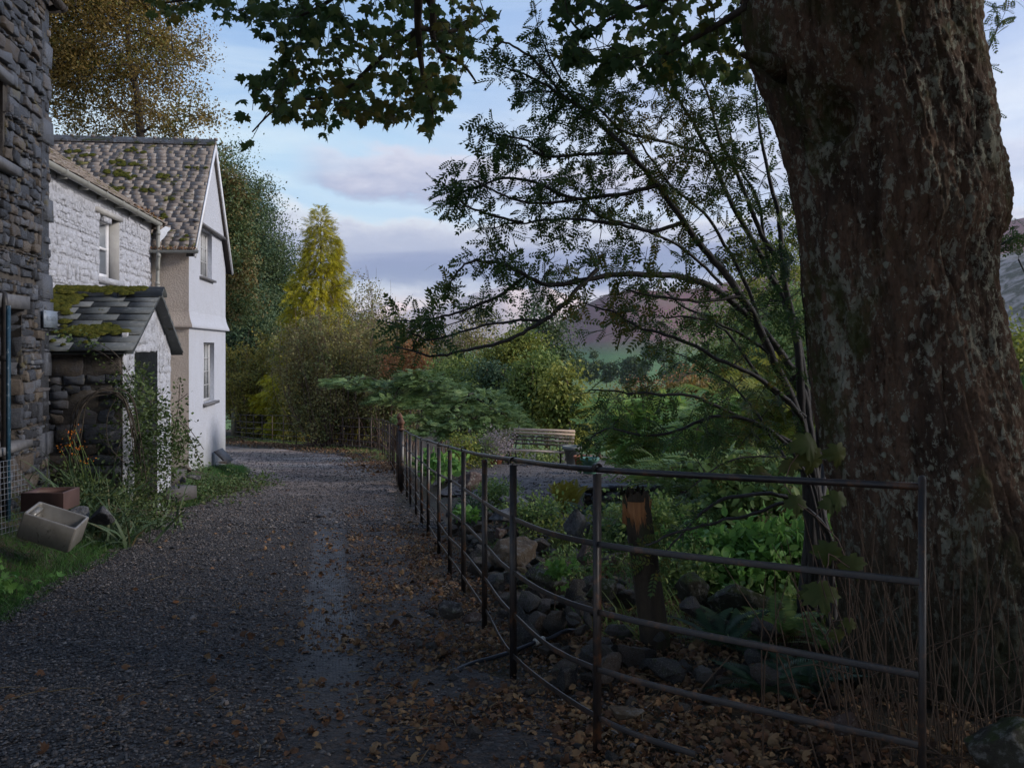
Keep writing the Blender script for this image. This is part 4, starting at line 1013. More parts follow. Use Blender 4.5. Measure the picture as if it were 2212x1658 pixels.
M_IRON = M_IRON_NEAR
# finial posts by the little gate
def finial_post(x, y, ztop, label):
    gz = float(G(x, y)); t = thing('finial_post', label, 'gate post', (x, y, gz), 'cast iron gate posts with acorn finials')
    mb = MB(); mb.box((x, y, (gz - .2 + ztop) / 2), (.085, .085, ztop - gz + .2)); mb.build('shaft', M_IRON, t)
    mb = MB(); mb.lathe([(a * .82, b * .74) for a, b in [(.048, 0), (.075, .01), (.08, .03), (.055, .055), (.035, .075), (.045, .095), (.06, .105), (.04, .125), (.045, .14), (.072, .175), (.08, .205), (.07, .245), (.045, .29), (.02, .33), (.0, .345)]], (x, y, ztop), 20)
    mb.build('finial', M_RUST, t, smooth=True)
finial_post(-2.15, 18.0, .035, 'nearer iron gate post with rusty acorn finial, in front of the other one')
finial_post(-2.335, 19.25, .045, 'farther iron gate post, its rusty finial just showing behind the nearer one')
wp = thing('wooden_post', 'mossy square wooden gate post at the far left end of the iron fence', 'post', (-13.5, 45.2, -2.8))
mb = MB(); mb.box((-13.5, 45.2, -2.15), (.34, .3, 1.5), None, .015); M_WOOD = mat_noise('weathered_wood', [(.3, (.10, .085, .05)), (.7, (.19, .16, .10))], 6, .9, .6, .01, stretch=(4, 4, .6))
mb.build('shaft', M_WOOD, wp); mb = MB(); mb.box((-13.5, 45.2, -1.37), (.38, .34, .06), None, .01); mb.build('cap', M_WOOD, wp)

# ------------------------------------------------------------------ rocks
def rock_mesh(seed, sub_=4, cuts=14, rough=.06, round_=.0):
    import bmesh
    rs = np.random.default_rng(seed); bm = bmesh.new(); bmesh.ops.create_icosphere(bm, subdivisions=sub_, radius=1)
    V = np.array([v.co[:] for v in bm.verts]); Fc = np.array([[v.index for v in f.verts] for f in bm.faces]); bm.free()
    for _ in range(cuts):
        n = rs.normal(size=3); n /= np.linalg.norm(n); d = rs.uniform(.35, .75); dd = V @ n - d
        V = V - np.maximum(dd, 0)[:, None] * n * 1.0
    V = V * (1 + rough * 2.4 * fbm(V * 2.3 + seed, 4)[:, None] + rough * 1.3 * fbm(V * 7 + seed, 4)[:, None])
    return V, Fc
def mat_rock(name, stops, moss=.6, mth=.52, sc=5):
    m, nt, out = newmat(name); co = texco(nt); oi = N(nt, 'ShaderNodeObjectInfo')
    n = noise(nt, co, sc, 9, .65); f = math_(nt, 'ADD', math_(nt, 'MULTIPLY', oi.outputs['Random'], .6), math_(nt, 'MULTIPLY', n, .5), True)
    c = ramp(nt, f, stops).outputs[0]
    ge = N(nt, 'ShaderNodeNewGeometry'); sp = nt.nodes.new('ShaderNodeSeparateXYZ'); nt.links.new(ge.outputs['Normal'], sp.inputs[0])
    mm = math_(nt, 'MULTIPLY', ramp(nt, noise(nt, co, 3.2, 5, .6), [(mth, 0.), (mth + .1, moss)]).outputs[0], ramp(nt, sp.outputs[2], [(.2, .15), (.7, 1.)]).outputs[0])
    c = mixc(nt, mm, c, (.055, .07, .02))
    c = mixc(nt, ramp(nt, noise(nt, co, sc * 4, 8, .7), [(.52, 0.), (.62, .7)]).outputs[0], c, (.24, .235, .215)); c = mixc(nt, ramp(nt, noise(nt, co, sc * 2.2, 8, .7), [(.34, .8), (.46, 0.)]).outputs[0], c, (.03, .027, .024))
    b = bump(nt, noise(nt, co, sc * 5, 9, .75), 1., .03); principled(nt, out, c, .85, b, .25); return m
M_RK = mat_rock('garden_rock', [(.1, (.035, .032, .032)), (.4, (.075, .068, .066)), (.6, (.11, .08, .065)), (.8, (.13, .115, .105)), (1, (.20, .18, .175))])
M_RKTAN = mat_rock('tan_boulder', [(.2, (.10, .072, .048)), (.8, (.17, .125, .085))], .3, .66)
M_RKPINK = mat_rock('pinkish_stone', [(.2, (.075, .05, .042)), (.8, (.13, .09, .078))], .2, .7)
M_RKGREY = mat_rock('grey_boulder', [(.2, (.055, .056, .06)), (.8, (.13, .13, .14))], .15, .7)
M_RKMOSS = mat_rock('mossy_boulder', [(.2, (.035, .034, .028)), (.8, (.075, .066, .055))], .95, .38)
def rot3(a, b, c):
    from mathutils import Euler
    return np.array(Euler((a, b, c)).to_matrix())
def rock(label, x, y, size, mat, seed, rot=None, z=None, sink=.35, group=None, name='rock', cuts=15, smooth=False):
    V, Fc = rock_mesh(seed, cuts=cuts); rt = rot3(*(rot or (0, 0, random.uniform(0, 6)))); V = (V * np.array(size)) @ rt.T
    zg = float(G(x, y)) if z is None else z
    c = np.array([x, y, zg - V[:, 2].min() * (1 - sink) * 1.0]); 
    mb = MB(); mb.add(V, Fc); o = mb.build(name, mat, smooth=smooth); o.location = c.tolist(); tag(o, label, 'rock', group); return o
def rk(label, x, y, Y, w, h, mat, seed, **kw):
    """rock whose middle stands at pixel x, base at pixel y and distance Y; w,h in metres"""
    q = P(x, y, Y); return rock(label, q[0], Y, (w / 2, kw.pop('dep', w * .8) / 2, h / 2), mat, seed, z=min(q[2], float(G(q[0], Y)) + .5), sink=.08, **kw)
rk('large smooth tan boulder lying on the rubble behind the fence', 1112, 1215, 6.9, .40, .27, M_RKTAN, 3, rot=(.2, -.25, .5), cuts=5, smooth=True)
rk('small rust brown stone propped above the large tan boulder', 1078, 1163, 7.6, .17, .14, M_RKPINK, 5, rot=(0, .2, 1))
rk('flat pale stone slab half buried in leaves by the tall fence post', 1348, 1551, 4.15, .19, .10, M_RKTAN, 8, rot=(0, .1, .3))
rk('pinkish rock in dead leaves near the foot of the sycamore', 1822, 1592, 3.9, .20, .13, M_RKPINK, 9, rot=(0, -.15, .2))
rk('dark rounded rock at the bottom right corner', 2175, 1690, 3.45, .35, .28, M_RKMOSS, 10, rot=(0, -.2, .2))
rk('mossy hump of stone right of the broken wooden post', 1500, 1330, 6.1, .42, .34, M_RKMOSS, 12, rot=(0, .1, .7))
rk('long moss covered rock under the leafy shrub', 1610, 1345, 6.0, .62, .34, M_RKMOSS, 13, rot=(0, .05, .1))
rk('squat mossy block below the tan boulder', 1195, 1285, 6.0, .34, .26, M_RKMOSS, 14, rot=(0, .1, .7))
rk('tall grey arched stone left of the broken post', 1248, 1160, 8.6, .30, .30, M_RKGREY, 15, rot=(.1, 0, .2))
rk('mossy rock with flat top between tan boulder and wooden post', 1300, 1290, 6.2, .34, .24, M_RKMOSS, 16)
rk('pinkish stone wedged behind the tallest fence post', 1262, 1215, 6.9, .22, .2, M_RKPINK, 17)
rk('light grey jagged rock at the edge of the terrace bed', 1118, 1092, 10.5, .44, .2, M_RKGREY, 18, rot=(0, .1, .2))
rk('flat light grey slab in the rockery near the terrace', 1085, 1125, 9.4, .5, .16, M_RKGREY, 19, rot=(0, -.1, .5))
rk('brown boulder at the left edge of the terrace, behind the fence', 1012, 1065, 13.5, .6, .42, M_RKPINK, 20, rot=(0, .1, .5))
rk('low flat brown stone in the leaves in front of the fence', 1015, 1345, 5.7, .22, .09, M_RKPINK, 21, rot=(0, 0, .2))
rk('rounded brown stone in the leaves just left of the third fence post', 978, 1335, 5.7, .20, .13, M_RK, 22, rot=(0, .3, .9))
rk('large angular grey boulder on the grass beside the white sink', 220, 1133, 9.3, .33, .27, M_RKGREY, 31, rot=(.15, .25, .4), cuts=12)
rk('rounded grey stone under the brick coloured trough', 176, 1122, 9.3, .26, .16, M_RKGREY, 32, rot=(0, 0, .4), cuts=6)
rk('small grey stone in the grass edge by the lane', 402, 1115, 13.2, .15, .1, M_RKGREY, 33)
rk('dark rounded rock above the stone steps', 398, 1022, 15.6, .26, .18, M_RK, 34)
rk('long dark stone behind the lower stone step', 412, 1035, 15.2, .36, .12, M_RK, 35, rot=(0, .2, -.3))
# loose rubble: about a dozen shapes, each stone its own object
shapes = []
for k in range(12):
    V, Fc = rock_mesh(100 + k, 4, 20, .06); V = V * np.array([1, RNG.uniform(.6, 1), RNG.uniform(.45, .85)])
    mb = MB(); mb.add(V, Fc); o = mb.build('rubble_stone', M_RK); shapes.append(o.data); bpy.data.objects.remove(o)
def strew(n, f, label, group, smin, smax, name='rubble_stone', cat='stone'):
    for k in range(n):
        x, y = f(); s = random.uniform(smin, smax) * (1 if random.random() < .7 else .6)
        o = bpy.data.objects.new(name, random.choice(shapes)); COL.objects.link(o)
        o.location = (x, y, float(G(x, y)) + s * .28 + (random.random() ** 2 * .16 if smax > .18 else 0)); o.scale = (s, s * random.uniform(.7, 1.1), s * random.uniform(.7, 1.1)); o.rotation_euler = (random.uniform(-.5, .5), random.uniform(-.5, .5), random.uniform(0, 6.3))
        tag(o, label, cat, group)
def fbank():
    Y = 4.6 + 8.0 * random.random() ** 1.15; d = .12 + abs(random.gauss(.45, .5)) + (Y - 4.6) * .03
    return float(xfence(Y)) + d, Y
strew(270, fbank, 'rough stone in the rubble bank just behind the near iron fence', 'rubble stones behind the near fence', .06, .19)
strew(26, lambda: (lambda Y: (float(xfence(Y)) - random.uniform(.0, .5), Y))(random.uniform(3.6, 8.5)), 'brown stone among dead leaves on the lane side of the fence', 'stones on the lane side of the fence', .025, .07)
strew(24, lambda: (lambda Y: (float(lane_right(Y)) + random.uniform(-.4, .9), Y))(random.uniform(26, 35)), 'stone lying along the foot of the far fence', 'stones below the far fence', .06, .15)
strew(14, lambda: (random.uniform(-.4, 1.4), random.uniform(3.7, 5)), 'stone in the dead leaves beneath the fence end', 'stones beneath the fence end', .03, .075)

# small dry stone wall under the terrace
dw = thing('dry_stone_wall', 'low dry stone wall holding up the terrace behind the green pot', 'wall', (1.5, 12.3, -.6))
PD = Plane((.95, 12.25), (1, .12), (.12, -1)); mb = MB()
rubble(mb, PD, 0, 1.15, -.75, -.2, [], (.035, .08), (.0, .06), 0, .006, (1.2, 4.), .015)
PD.box(mb, 0, 1.15, -.8, -.2, -.3, -.03); mb.build('facing', M_SLST, dw)

# ------------------------------------------------------------------ broken post
M_BARK2 = mat_noise('old_post_bark', [(.35, (.028, .022, .017)), (.55, (.06, .045, .03)), (.7, (.05, .06, .025)), (.8, (.22, .22, .20))], 9, .9, 1., .02, 30, (1, 1, .3))
M_SPLIT = mat_noise('splintered_wood', [(.3, (.30, .13, .055)), (.6, (.48, .22, .09)), (.8, (.58, .32, .15))], 14, .85, 1., .012, 40, (6, 6, .5))
bx, by = .835, 5.4; gz = float(G(bx, by))
bpst = thing('broken_post', 'thick broken wooden post with splintered orange top, leaning behind the fence', 'post', (bx, by, gz))
mb = MB(); n = 40; rr_ = []
hs = np.linspace(-.15, 1.0, 60)
A = np.linspace(0, 2 * math.pi, n, endpoint=False); Gq = []
for h in hs:
    t = (h + .15) / 1.15; c = np.array([lerp(bx + .03, .70, t), lerp(by, 5.36, t), gz + h])
    r = .077 * (1.12 - .15 * t) * (1 + .06 * fbm(np.stack([np.cos(A) * 2, np.sin(A) * 2, A * 0 + h * 1.5], -1), 3) + .05 * np.abs(fbm(np.stack([np.cos(A) * 9, np.sin(A) * 9, A * 0 + h * 2], -1), 2)))
    Gq.append(np.stack([c[0] + r * np.cos(A), c[1] + r * np.sin(A), np.full(n, c[2])], -1))
Gq = np.array(Gq)
ztop_ = gz + .86 + .05 * vnoise(np.stack([np.cos(A) * 4, np.sin(A) * 4, A * 0], -1)) + .06 * RNG.random(n)
Gq[..., 2] = np.minimum(Gq[..., 2], ztop_[None, :]); Gq = np.concatenate([Gq, Gq[:, :1]], 1); mb.grid(Gq); mb.build('bark', M_BARK2, bpst, smooth=True)
mb = MB()
for _ in range(150):
    a = random.uniform(0, 6.28); r = .076 * math.sqrt(random.random()); h0 = gz + random.uniform(.72, .82); h1 = gz + .88 + random.uniform(-.04, .035)
    c = np.array([.722 + r * math.cos(a), 5.365 + r * math.sin(a), h0]); d = np.array([random.gauss(0, .012), random.gauss(0, .012), h1 - h0]); mb.tube([c, c + d * .6, c + d + [random.gauss(0, .006), 0, 0]], [.010, .007, .0015], 5)
# stripped face below the break
for k in range(70):
    a = R(-90) + random.uniform(-.75, .5); h1 = gz + .87; h0 = h1 - random.uniform(.03, .34) * (1 - abs(a + R(100)) * 1.0)
    f_ = lambda h: (lerp(bx + .03, .70, (h - gz + .15) / 1.15), lerp(by, 5.36, (h - gz + .15) / 1.15))
    p0, p1 = f_(h0), f_(h1); rr = .078
    mb.tube([(p0[0] + rr * math.cos(a), p0[1] + rr * math.sin(a), h0), (p1[0] + rr * math.cos(a), p1[1] + rr * math.sin(a), h1)], [.0012, .0055], 5)
mb.build('splinters', M_SPLIT, bpst)

# ------------------------------------------------------------------ bench, pots
M_SLATW = mat_noise('bleached_slats', [(.3, (.55, .39, .27)), (.6, (.72, .54, .40)), (.75, (.30, .24, .17))], 5, .8, .5, .006, stretch=(1, 1, 4))
M_SLATM = mat_noise('mossy_slats', [(.3, (.42, .36, .30)), (.45, (.24, .19, .15)), (.56, (.07, .075, .03)), (.68, (.45, .42, .38))], 9, .9, .8, .01)
bo = np.array([0.0, 20.0]); al = np.array([1.30, -.55]); LB = 1.42; al = al / np.linalg.norm(al); fw = np.array([-al[1] * -1 * -1, 0]); fw = np.array([al[1], -al[0]]) 
fw = fw if fw[1] < 0 else -fw
PB = Plane(tuple(bo), al, fw); gz = float(G(.5, 19.5))
bench = thing('park_bench', 'weathered slatted garden bench with mossy lower slats on the gravel terrace', 'bench', (.6, 19.6, gz))
zs = -.52
for k, (d, z) in enumerate([(.50, 0), (.42, .0), (.34, -.005), (.26, -.012), (.18, -.02)]):
    mb = MB(); PB.box(mb, -.02, LB, zs + z, zs + z + .028, d - .033, d + .033, .003); mb.build('seat_slat', M_SLATW if k == 0 else M_SLATM, bench)
for k, (z, d) in enumerate([(.40, -.06), (.335, -.03), (.265, .0), (.19, .03), (.115, .06)]):
    mb = MB(); PB.box(mb, .0 - .0 + .02 * 0, LB, zs + z - .026, zs + z + .026, d - .012, d + .012, .003); mb.build('back_slat', M_SLATW if k < 2 else M_SLATM, bench)
for t in (.12, LB - .14):
    mb = MB(); Q = lambda z, d: PB.p(t, z, d)
    mb.tube([Q(gz - .02, .50), Q(gz + .2, .44), Q(zs - .01, .48)], .018, 8); mb.tube([Q(gz - .02, .0), Q(gz + .2, .10), Q(zs - .02, .12)], .018, 8)
    mb.tube([Q(zs - .012, .5), Q(zs - .03, .2), Q(zs, .10), Q(zs + .2, .01), Q(zs + .45, -.09), Q(zs + .46, -.13)], .016, 8)
    mb.tube([Q(zs, .49), Q(zs + .12, .5), Q(zs + .15, .42), Q(zs + .14, .05)], .014, 8)
    mb.build('leg_frame', M_IRON0, bench)
def pot(name, label, x, y, rt, rb, h, mat, rim=.02, soil=True, square=False, z=None):
    gz_ = float(G(x, y)) if z is None else z; t = thing(name, label, 'plant pot', (x, y, gz_)); mb = MB()
    n = 4 if square else 26
    prof = [(rb * .9, 0), (rb, .01), (lerp(rb, rt, .8), h * .8), (rt + rim * .2, h * .81), (rt + rim, h * .83), (rt + rim, h), (rt - rim * .3, h), (lerp(rb, rt, .85) - .012, h * .88)]
    a = R(45) if square else 0
    mb.lathe(prof, (x, y, gz_), n, np.array([[math.cos(a), math.sin(a), 0], [-math.sin(a), math.cos(a), 0], [0, 0, 1]])); mb.build('body', mat, t, smooth=not square)
    if soil: mb = MB(); mb.lathe([(.001, h * .9), (rt * .95, h * .88)], (x, y, gz_), 20); mb.build('soil', M_SOIL, t)
    return t
M_TERRA = mat_noise('terracotta', [(.3, (.20, .075, .04)), (.7, (.30, .12, .065))], 8, .8, .3, .005)
M_GRN = mat_noise('green_plastic_pot', [(.3, (.07, .17, .135)), (.7, (.10, .22, .175))], 4, .45, .1, .003)
M_GRYP = mat_noise('grey_pot', [(.3, (.12, .13, .12)), (.7, (.19, .20, .19))], 5, .7, .3, .005)
pot('grey_planter', 'tall grey tapered planter beside the right end of the bench', 1.24, 19.0, .19, .11, .40, M_GRYP)
pot('terracotta_pot', 'big terracotta pot between the grey planter and the green pot', 1.40, 18.4, .165, .13, .27, M_TERRA)
pot('green_pot', 'green plastic pot with a broad rim in front of the terracotta pot', 1.46, 17.4, .155, .12, .33, M_GRN, .028)
pot('terracotta_pot', 'small terracotta pot with yellowing plant left of the bench', -.34, 19.4, .15, .12, .22, M_TERRA)

# ------------------------------------------------------------------ by the slate house: sink, trough, steps, slab, mesh
def mat_sink():
    m, nt, out = newmat('glazed_fireclay'); co = texco(nt)
    n = noise(nt, co, 6, 6, .6); n2 = noise(nt, co, 16, 7, .7)
    c = ramp(nt, n, [(.3, (.15, .135, .115)), (.7, (.25, .235, .21))]).outputs[0]
    c = mixc(nt, ramp(nt, n2, [(.60, 0.), (.66, .85)]).outputs[0], c, (.07, .065, .05))
    principled(nt, out, c, .3, bump(nt, n2, .15, .004), .5); return m
M_SINK = mat_sink()
e2 = np.array([-.035, .35, .05]); e2 /= np.linalg.norm(e2); e1 = np.array([.45, .05, -.166]); e1 -= e2 * (e1 @ e2); e1 /= np.linalg.norm(e1); e3 = np.cross(e1, e2)
if e3[2] < 0: e3 = -e3
A_ = P(50, 1107, 8.45); SX, SY, SZ, tk = .485, .36, .245, .026
snk = thing('butler_sink', 'chipped white butler sink tipped over on the grass by the house', 'sink', (A_[0] + .25, 8.4, float(G(A_[0], 8.4))))
def q3(a, b, c): return A_ + e1 * a + e2 * b + e3 * c
mb = MB()
def rrect(x0, x1, y0, y1, r, c, n=5):
    out = []
    for (cx, cy, a0) in ((x1 - r, y1 - r, 0), (x0 + r, y1 - r, 90), (x0 + r, y0 + r, 180), (x1 - r, y0 + r, 270)):
        for k in range(n): a = R(a0 + 90 * k / (n - 1)); out.append(q3(cx + r * math.cos(a), cy + r * math.sin(a), c))
    return out
loops = [rrect(.01, SX - .01, .01, SY - .01, .012, -SZ), rrect(0, SX, 0, SY, .018, -SZ + .012), rrect(0, SX, 0, SY, .016, -.01), rrect(.006, SX - .006, .006, SY - .006, .016, 0), rrect(tk - .006, SX - tk + .006, tk - .006, SY - tk + .006, .03, 0), rrect(tk, SX - tk, tk, SY - tk, .035, -.012), rrect(tk + .008, SX - tk - .008, tk + .008, SY - tk - .008, .04, -SZ + .055), rrect(tk + .035, SX - tk - .035, tk + .035, SY - tk - .035, .04, -SZ + .035)]
Gq = np.array([l + [l[0]] for l in loops]); mb.grid(Gq)
mb.add(loops[0], [list(range(20))]); mb.add(loops[-1], [list(range(20))]); mb.build('basin', M_SINK, snk)
mb = MB(); mb.box(q3(tk + .03, SY * .5, -.035), (.05, SY * .55, .03), np.array([e1, e2, e3])); mb.build('overflow', M_SINK, snk)
mb = MB(); dn = tpl_oval(); n = 46; pos = np.array([q3(SX - .05 - abs(RNG.normal(0, .05)), RNG.uniform(.05, SY - .05), -SZ + .05 + RNG.uniform(0, .05)) for _ in range(n)]); scatter(mb, dn, pos, rdir(n), rdir(n, 1.5), RNG.uniform(.02, .05, n))
tag(mb.build('leaf_litter', M_DRY), 'dead leaves and dirt caught in the low end of the tipped sink', 'leaves', kind='stuff')
M_BRK = mat_noise('brick_red_ceramic', [(.3, (.065, .036, .03)), (.7, (.11, .062, .052))], 5, .55, .3, .006)
c_ = P(137, 1064, 9.35); f1 = np.array([P(172, 1056, 9.75)[0] - c_[0], .40, 0.]); l1 = np.linalg.norm(f1); f1 /= l1; f2 = np.array([f1[1] * -1, f1[0], 0.]); f2 = f2 if f2[0] < 0 else -f2
f2 = np.array([-.86, -.50, 0.]); f2 -= f1 * (f1 @ f2); f2 /= np.linalg.norm(f2)
tr = thing('brick_trough', 'brick red ceramic trough propped on stones behind the sink', 'trough', (c_[0] - .2, 9.3, c_[2] - .19))
mb = MB(); LT, HT = .42, .185
def tq(a, b, c): return c_ + f1 * a + f2 * b + np.array([0, 0, c])
o4 = [(0, 0), (l1, 0), (l1, LT), (0, LT)]; i4 = [(.03, .03), (l1 - .03, .03), (l1 - .03, LT - .03), (.03, LT - .03)]
Gq = np.array([[tq(a, b, c) for a, b in s + [s[0]]] for s, c in ((o4, -HT), (o4, -.008), ([(a * .985 + .003, b * .985 + .003) for a, b in o4], 0), (i4, 0), (i4, -.05))]); mb.grid(Gq); mb.add([tq(a, b, -.05) for a, b in i4], [[0, 1, 2, 3]])
mb.build('shell', M_BRK, tr)
M_STEP = mat_noise('worn_step_stone', [(.3, (.05, .046, .043)), (.7, (.10, .092, .088))], 5, .8, .5, .01)
st = thing('stone_steps', 'two worn stone steps in the bank leading up to the porch', 'steps', (-5.2, 14.8, -.6))
q = P(378, 1053, 14.5); mb = MB(); mb.box((q[0] - .04, 14.6, q[2] - .12), (.34, .62, .20), rot3(0, 0, .35), .012); mb.build('step', M_STEP, st)
q = P(356, 1022, 15.0); mb = MB(); mb.box((q[0] - .02, 15.1, q[2] - .10), (.34, .6, .22), rot3(0, 0, .3), .02); mb.build('step', M_STEP, st)
sb = thing('leaning_slab', 'dark slate slab leaning against the foot of the white gable', 'slab', (-6.7, 21.6, -1.1))
q = P(484, 986, 21.6); mb = MB(); mb.box(q + [0, 0, .02], (.06, .38, .40), rot3(0, .75, .1), .012); mb.build('slate', M_SLSILL, sb)
rk('flat pale stone at the foot of the gable corner', 482, 1001, 21.3, .34, .07, M_RKTAN, 41, rot=(0, 0, .2))
# welded mesh panel leaning at the left edge
M_WIRE = mat_noise('galvanised_wire', [(.3, (.26, .28, .31)), (.7, (.38, .40, .43))], 9, .4, .1, .002, metal=.6)
mp_ = thing('wire_mesh_panel', 'galvanised wire mesh panel leaning by the house wall at the left edge', 'wire mesh', (-4.9, 9.2, -.2))
mb = MB(); a0 = P(-60, 1110, 8.9); a1 = P(92, 1102, 9.9); hz = .78
for k in range(21):
    t = k / 20; b = a0 + (a1 - a0) * t; b = np.array([b[0], b[1], -.28]); hh = hz * (1 if t < .62 else max(.15, 1 - (t - .62) * 2.1)); mb.tube([b, b + [-.03 * hh, 0, hh]], .0022, 4, False)
for k in range(15):
    z = hz * k / 14; t1 = 1 if z < hz * .2 else min(1, .62 + (1 - z / hz) / 2.1)
    e = a0 + (a1 - a0) * t1; mb.tube([np.array([a0[0] - .03 * z / hz, a0[1], -.28 + z]), np.array([e[0] - .03 * z / hz, e[1], -.28 + z])], .0022, 4, False)
mb.build('mesh', M_WIRE, mp_)

# hose with a white coupling
M_HOSE = mat_noise('black_hose', [(.3, (.02, .022, .03)), (.7, (.04, .042, .05))], 9, .4, .1, .002)
M_WPL = mat_noise('dirty_white_plastic', [(.3, (.42, .38, .32)), (.7, (.55, .51, .44))], 9, .5, .2, .002)
def gpt(x, y, Y, dz=.015): q = P(x, y, Y); return np.array([q[0], Y, float(G(q[0], Y)) + dz])
hp = [gpt(975, 1412, 5.1, .01), gpt(1020, 1395, 5.25, .02), gpt(1075, 1380, 5.35, .035), gpt(1121, 1366, 5.45, .05), gpt(1165, 1347, 5.55, .07), gpt(1190, 1341, 5.6, .07), gpt(1222, 1338, 5.66, .05), gpt(1262, 1342, 5.8, .01)]
hs_ = thing('hose_pipe', 'black hose pipe with white coupling snaking out from the rubble', 'hose', hp[3]); pth = smooth_path(hp, 8)
mb = MB(); mb.tube(pth, .012, 12); mb.build('pipe', M_HOSE, hs_, smooth=True)
i = 30; d = pth[i + 6] - pth[i]; d /= np.linalg.norm(d); c0 = pth[i]
mb = MB(); mb.tube([c0, c0 + d * .028], .022, 14); mb.tube([c0 + d * .029, c0 + d * .041], .017, 14); mb.tube([c0 + d * .042, c0 + d * .068], .022, 14); mb.build('coupling', M_WPL, hs_)
# ------------------------------------------------------------------ tree tools
def grow(mb, seeds, targets, r0=.02, r1=.004, sag=.08, n=5, order=True, wob=.06, rscale=.012):
    """join every target to the nearest wood already standing; returns end directions"""
    P0 = [np.asarray(s, float) for s in seeds]; pts = np.array(P0); T = np.asarray(targets, float)
    d0 = np.array([np.min(np.sum((pts - t) ** 2, 1)) for t in T]); idx = np.argsort(d0) if order else range(len(T))
    cap = len(pts) + len(T) * 3; buf = np.zeros((cap, 3)); buf[:len(pts)] = pts; m = len(pts); dirs = np.zeros_like(T)
    for i in idx:
        t = T[i]; dd = np.sum((buf[:m] - t) ** 2, 1); j = int(np.argmin(dd)); a = buf[j]; L = math.sqrt(dd[j])
        if L < 1e-3: dirs[i] = (0, 0, 1); continue
        w = RNG.normal(0, wob * L, 3); k1 = lerp(a, t, .35) + w + [0, 0, sag * L]; k2 = lerp(a, t, .7) + w * .5 + [0, 0, sag * L * .8]
        ra = min(r0, r1 + rscale * L); mb.tube([a, k1, k2, t], [ra, lerp(ra, r1, .4), lerp(ra, r1, .75), r1], n, False)
        buf[m] = k1; buf[m + 1] = k2; buf[m + 2] = t; m += 3; dirs[i] = (t - k2) / (np.linalg.norm(t - k2) + 1e-9)
    return dirs
def ell(n, c, r, shell=.55):
    v = rdir(n); rad = lerp(shell, 1., RNG.random(n)) ** .6
    rad *= 1 + .34 * fbm(v * 2.1 + np.asarray(c) * .37, 3) * 2
    rad *= np.where(RNG.random(n) < .10, RNG.uniform(1., 1.3, n), 1.)
    return np.asarray(c) + v * rad[:, None] * np.asarray(r)
def clumps(cent, per, size, flat=.7):
    cent = np.asarray(cent); k = RNG.poisson(per, len(cent)); rep = np.repeat(cent, k, 0); sz = np.repeat(RNG.uniform(.6, 1.4, len(cent)), k)
    off = RNG.normal(size=rep.shape) * size * sz[:, None]; off[:, 2] *= flat; return rep + off, off
DENS = 1.45
def tree(name, label, base, crowns, ncl, per, csz, tpl, ls, mleaf, mbark, tr=.18, trunk_h=None, cat='tree', group=None, shell=.5, droop=0., limbs=10, stems=1, bare=0, zmin=None, tip=.006, flat=.7, upl=.3):
    base = np.asarray(base, float); root = thing(name, label, cat, base, group)
    tot = sum(c[3] * c[4] * c[5] for c in crowns); C_ = []
    for c in crowns: C_.append(ell(max(3, int(ncl * c[3] * c[4] * c[5] / tot)), c[:3], c[3:], shell))
    C_ = np.concatenate(C_)
    if zmin is not None: C_ = C_[C_[:, 2] > zmin]
    mid = np.mean([c[:3] for c in crowns], 0); mb = MB(); seeds = []
    top = mid + np.array([0, 0, crowns[0][5] * .55]) if trunk_h is None else base + np.array([0, 0, trunk_h])
    for s_ in range(stems):
        o = np.array([RNG.normal(0, .12), RNG.normal(0, .12), 0]) * (stems > 1) * (1 + stems * .06); tp = top + (np.array([RNG.normal(0, 1), RNG.normal(0, 1), RNG.normal(0, .3)]) * np.array(crowns[0][3:]) * .5 if stems > 1 else 0)
        b_ = base + o - [0, 0, .2]; ts = np.linspace(0, 1, 10); w = RNG.normal(0, .05, 3) * (tp - b_)[2]
        pth = np.array([b_ + (tp - b_) * t + w * math.sin(t * 3.1) * [1, 1, 0] for t in ts]); pth[1:-1] += RNG.normal(0, .015 * (tp - b_)[2], (8, 3)) * [1, 1, 0]
        rr = tr * (1 - ts * .85) / math.sqrt(stems) + tip; rr[0] *= 1.35; mb.tube(pth, rr, 9)
        seeds += list(smooth_path(pth, 3)[6:])
    L = C_[RNG.choice(len(C_), min(limbs, len(C_)), replace=False)]
    grow(mb, seeds, L, tr * .5, tip * 2, .12, 6, wob=.08, rscale=.02)
    s2 = seeds + list(L) + [lerp(np.array(seeds[RNG.integers(len(seeds))]), l, f) for l in L for f in (.4, .7)]
    grow(mb, s2, C_, tr * .25, tip, .06, 4, rscale=.014)
    mb.build('trunk', mbark, root)
    pos, off = clumps(C_, per * (DENS if per < 60 else 1.), csz, flat); n = len(pos)
    Nn = rdir(n, upl) + off / (np.linalg.norm(off, axis=1)[:, None] + 1e-6) * 1.1 + np.array([0, 0, .35]); D = off / (np.linalg.norm(off, axis=1)[:, None] + 1e-6) * .6 + rdir(n) * .8; D[:, 2] -= droop
    lf = MB(); scatter(lf, tpl, pos, D, Nn, ls * RNG.uniform(.6, 1.3, n)); lf.build('crown', mleaf, root)
    return root
M_BK = mat_noise('dark_bark', [(.3, (.03, .025, .02)), (.6, (.065, .052, .04)), (.8, (.10, .09, .07))], 6, .9, .7, .01, 20, (1, 1, .3))
M_TWIG = mat_noise('brown_twig', [(.3, (.09, .058, .044)), (.7, (.18, .115, .085))], 6, .85, .3, .005)
M_ROWB = mat_noise('rowan_bark', [(.3, (.020, .017, .017)), (.6, (.045, .040, .038)), (.8, (.10, .09, .085))], 8, .6, .6, .006, 30, (1, 1, .6), spec=.4)
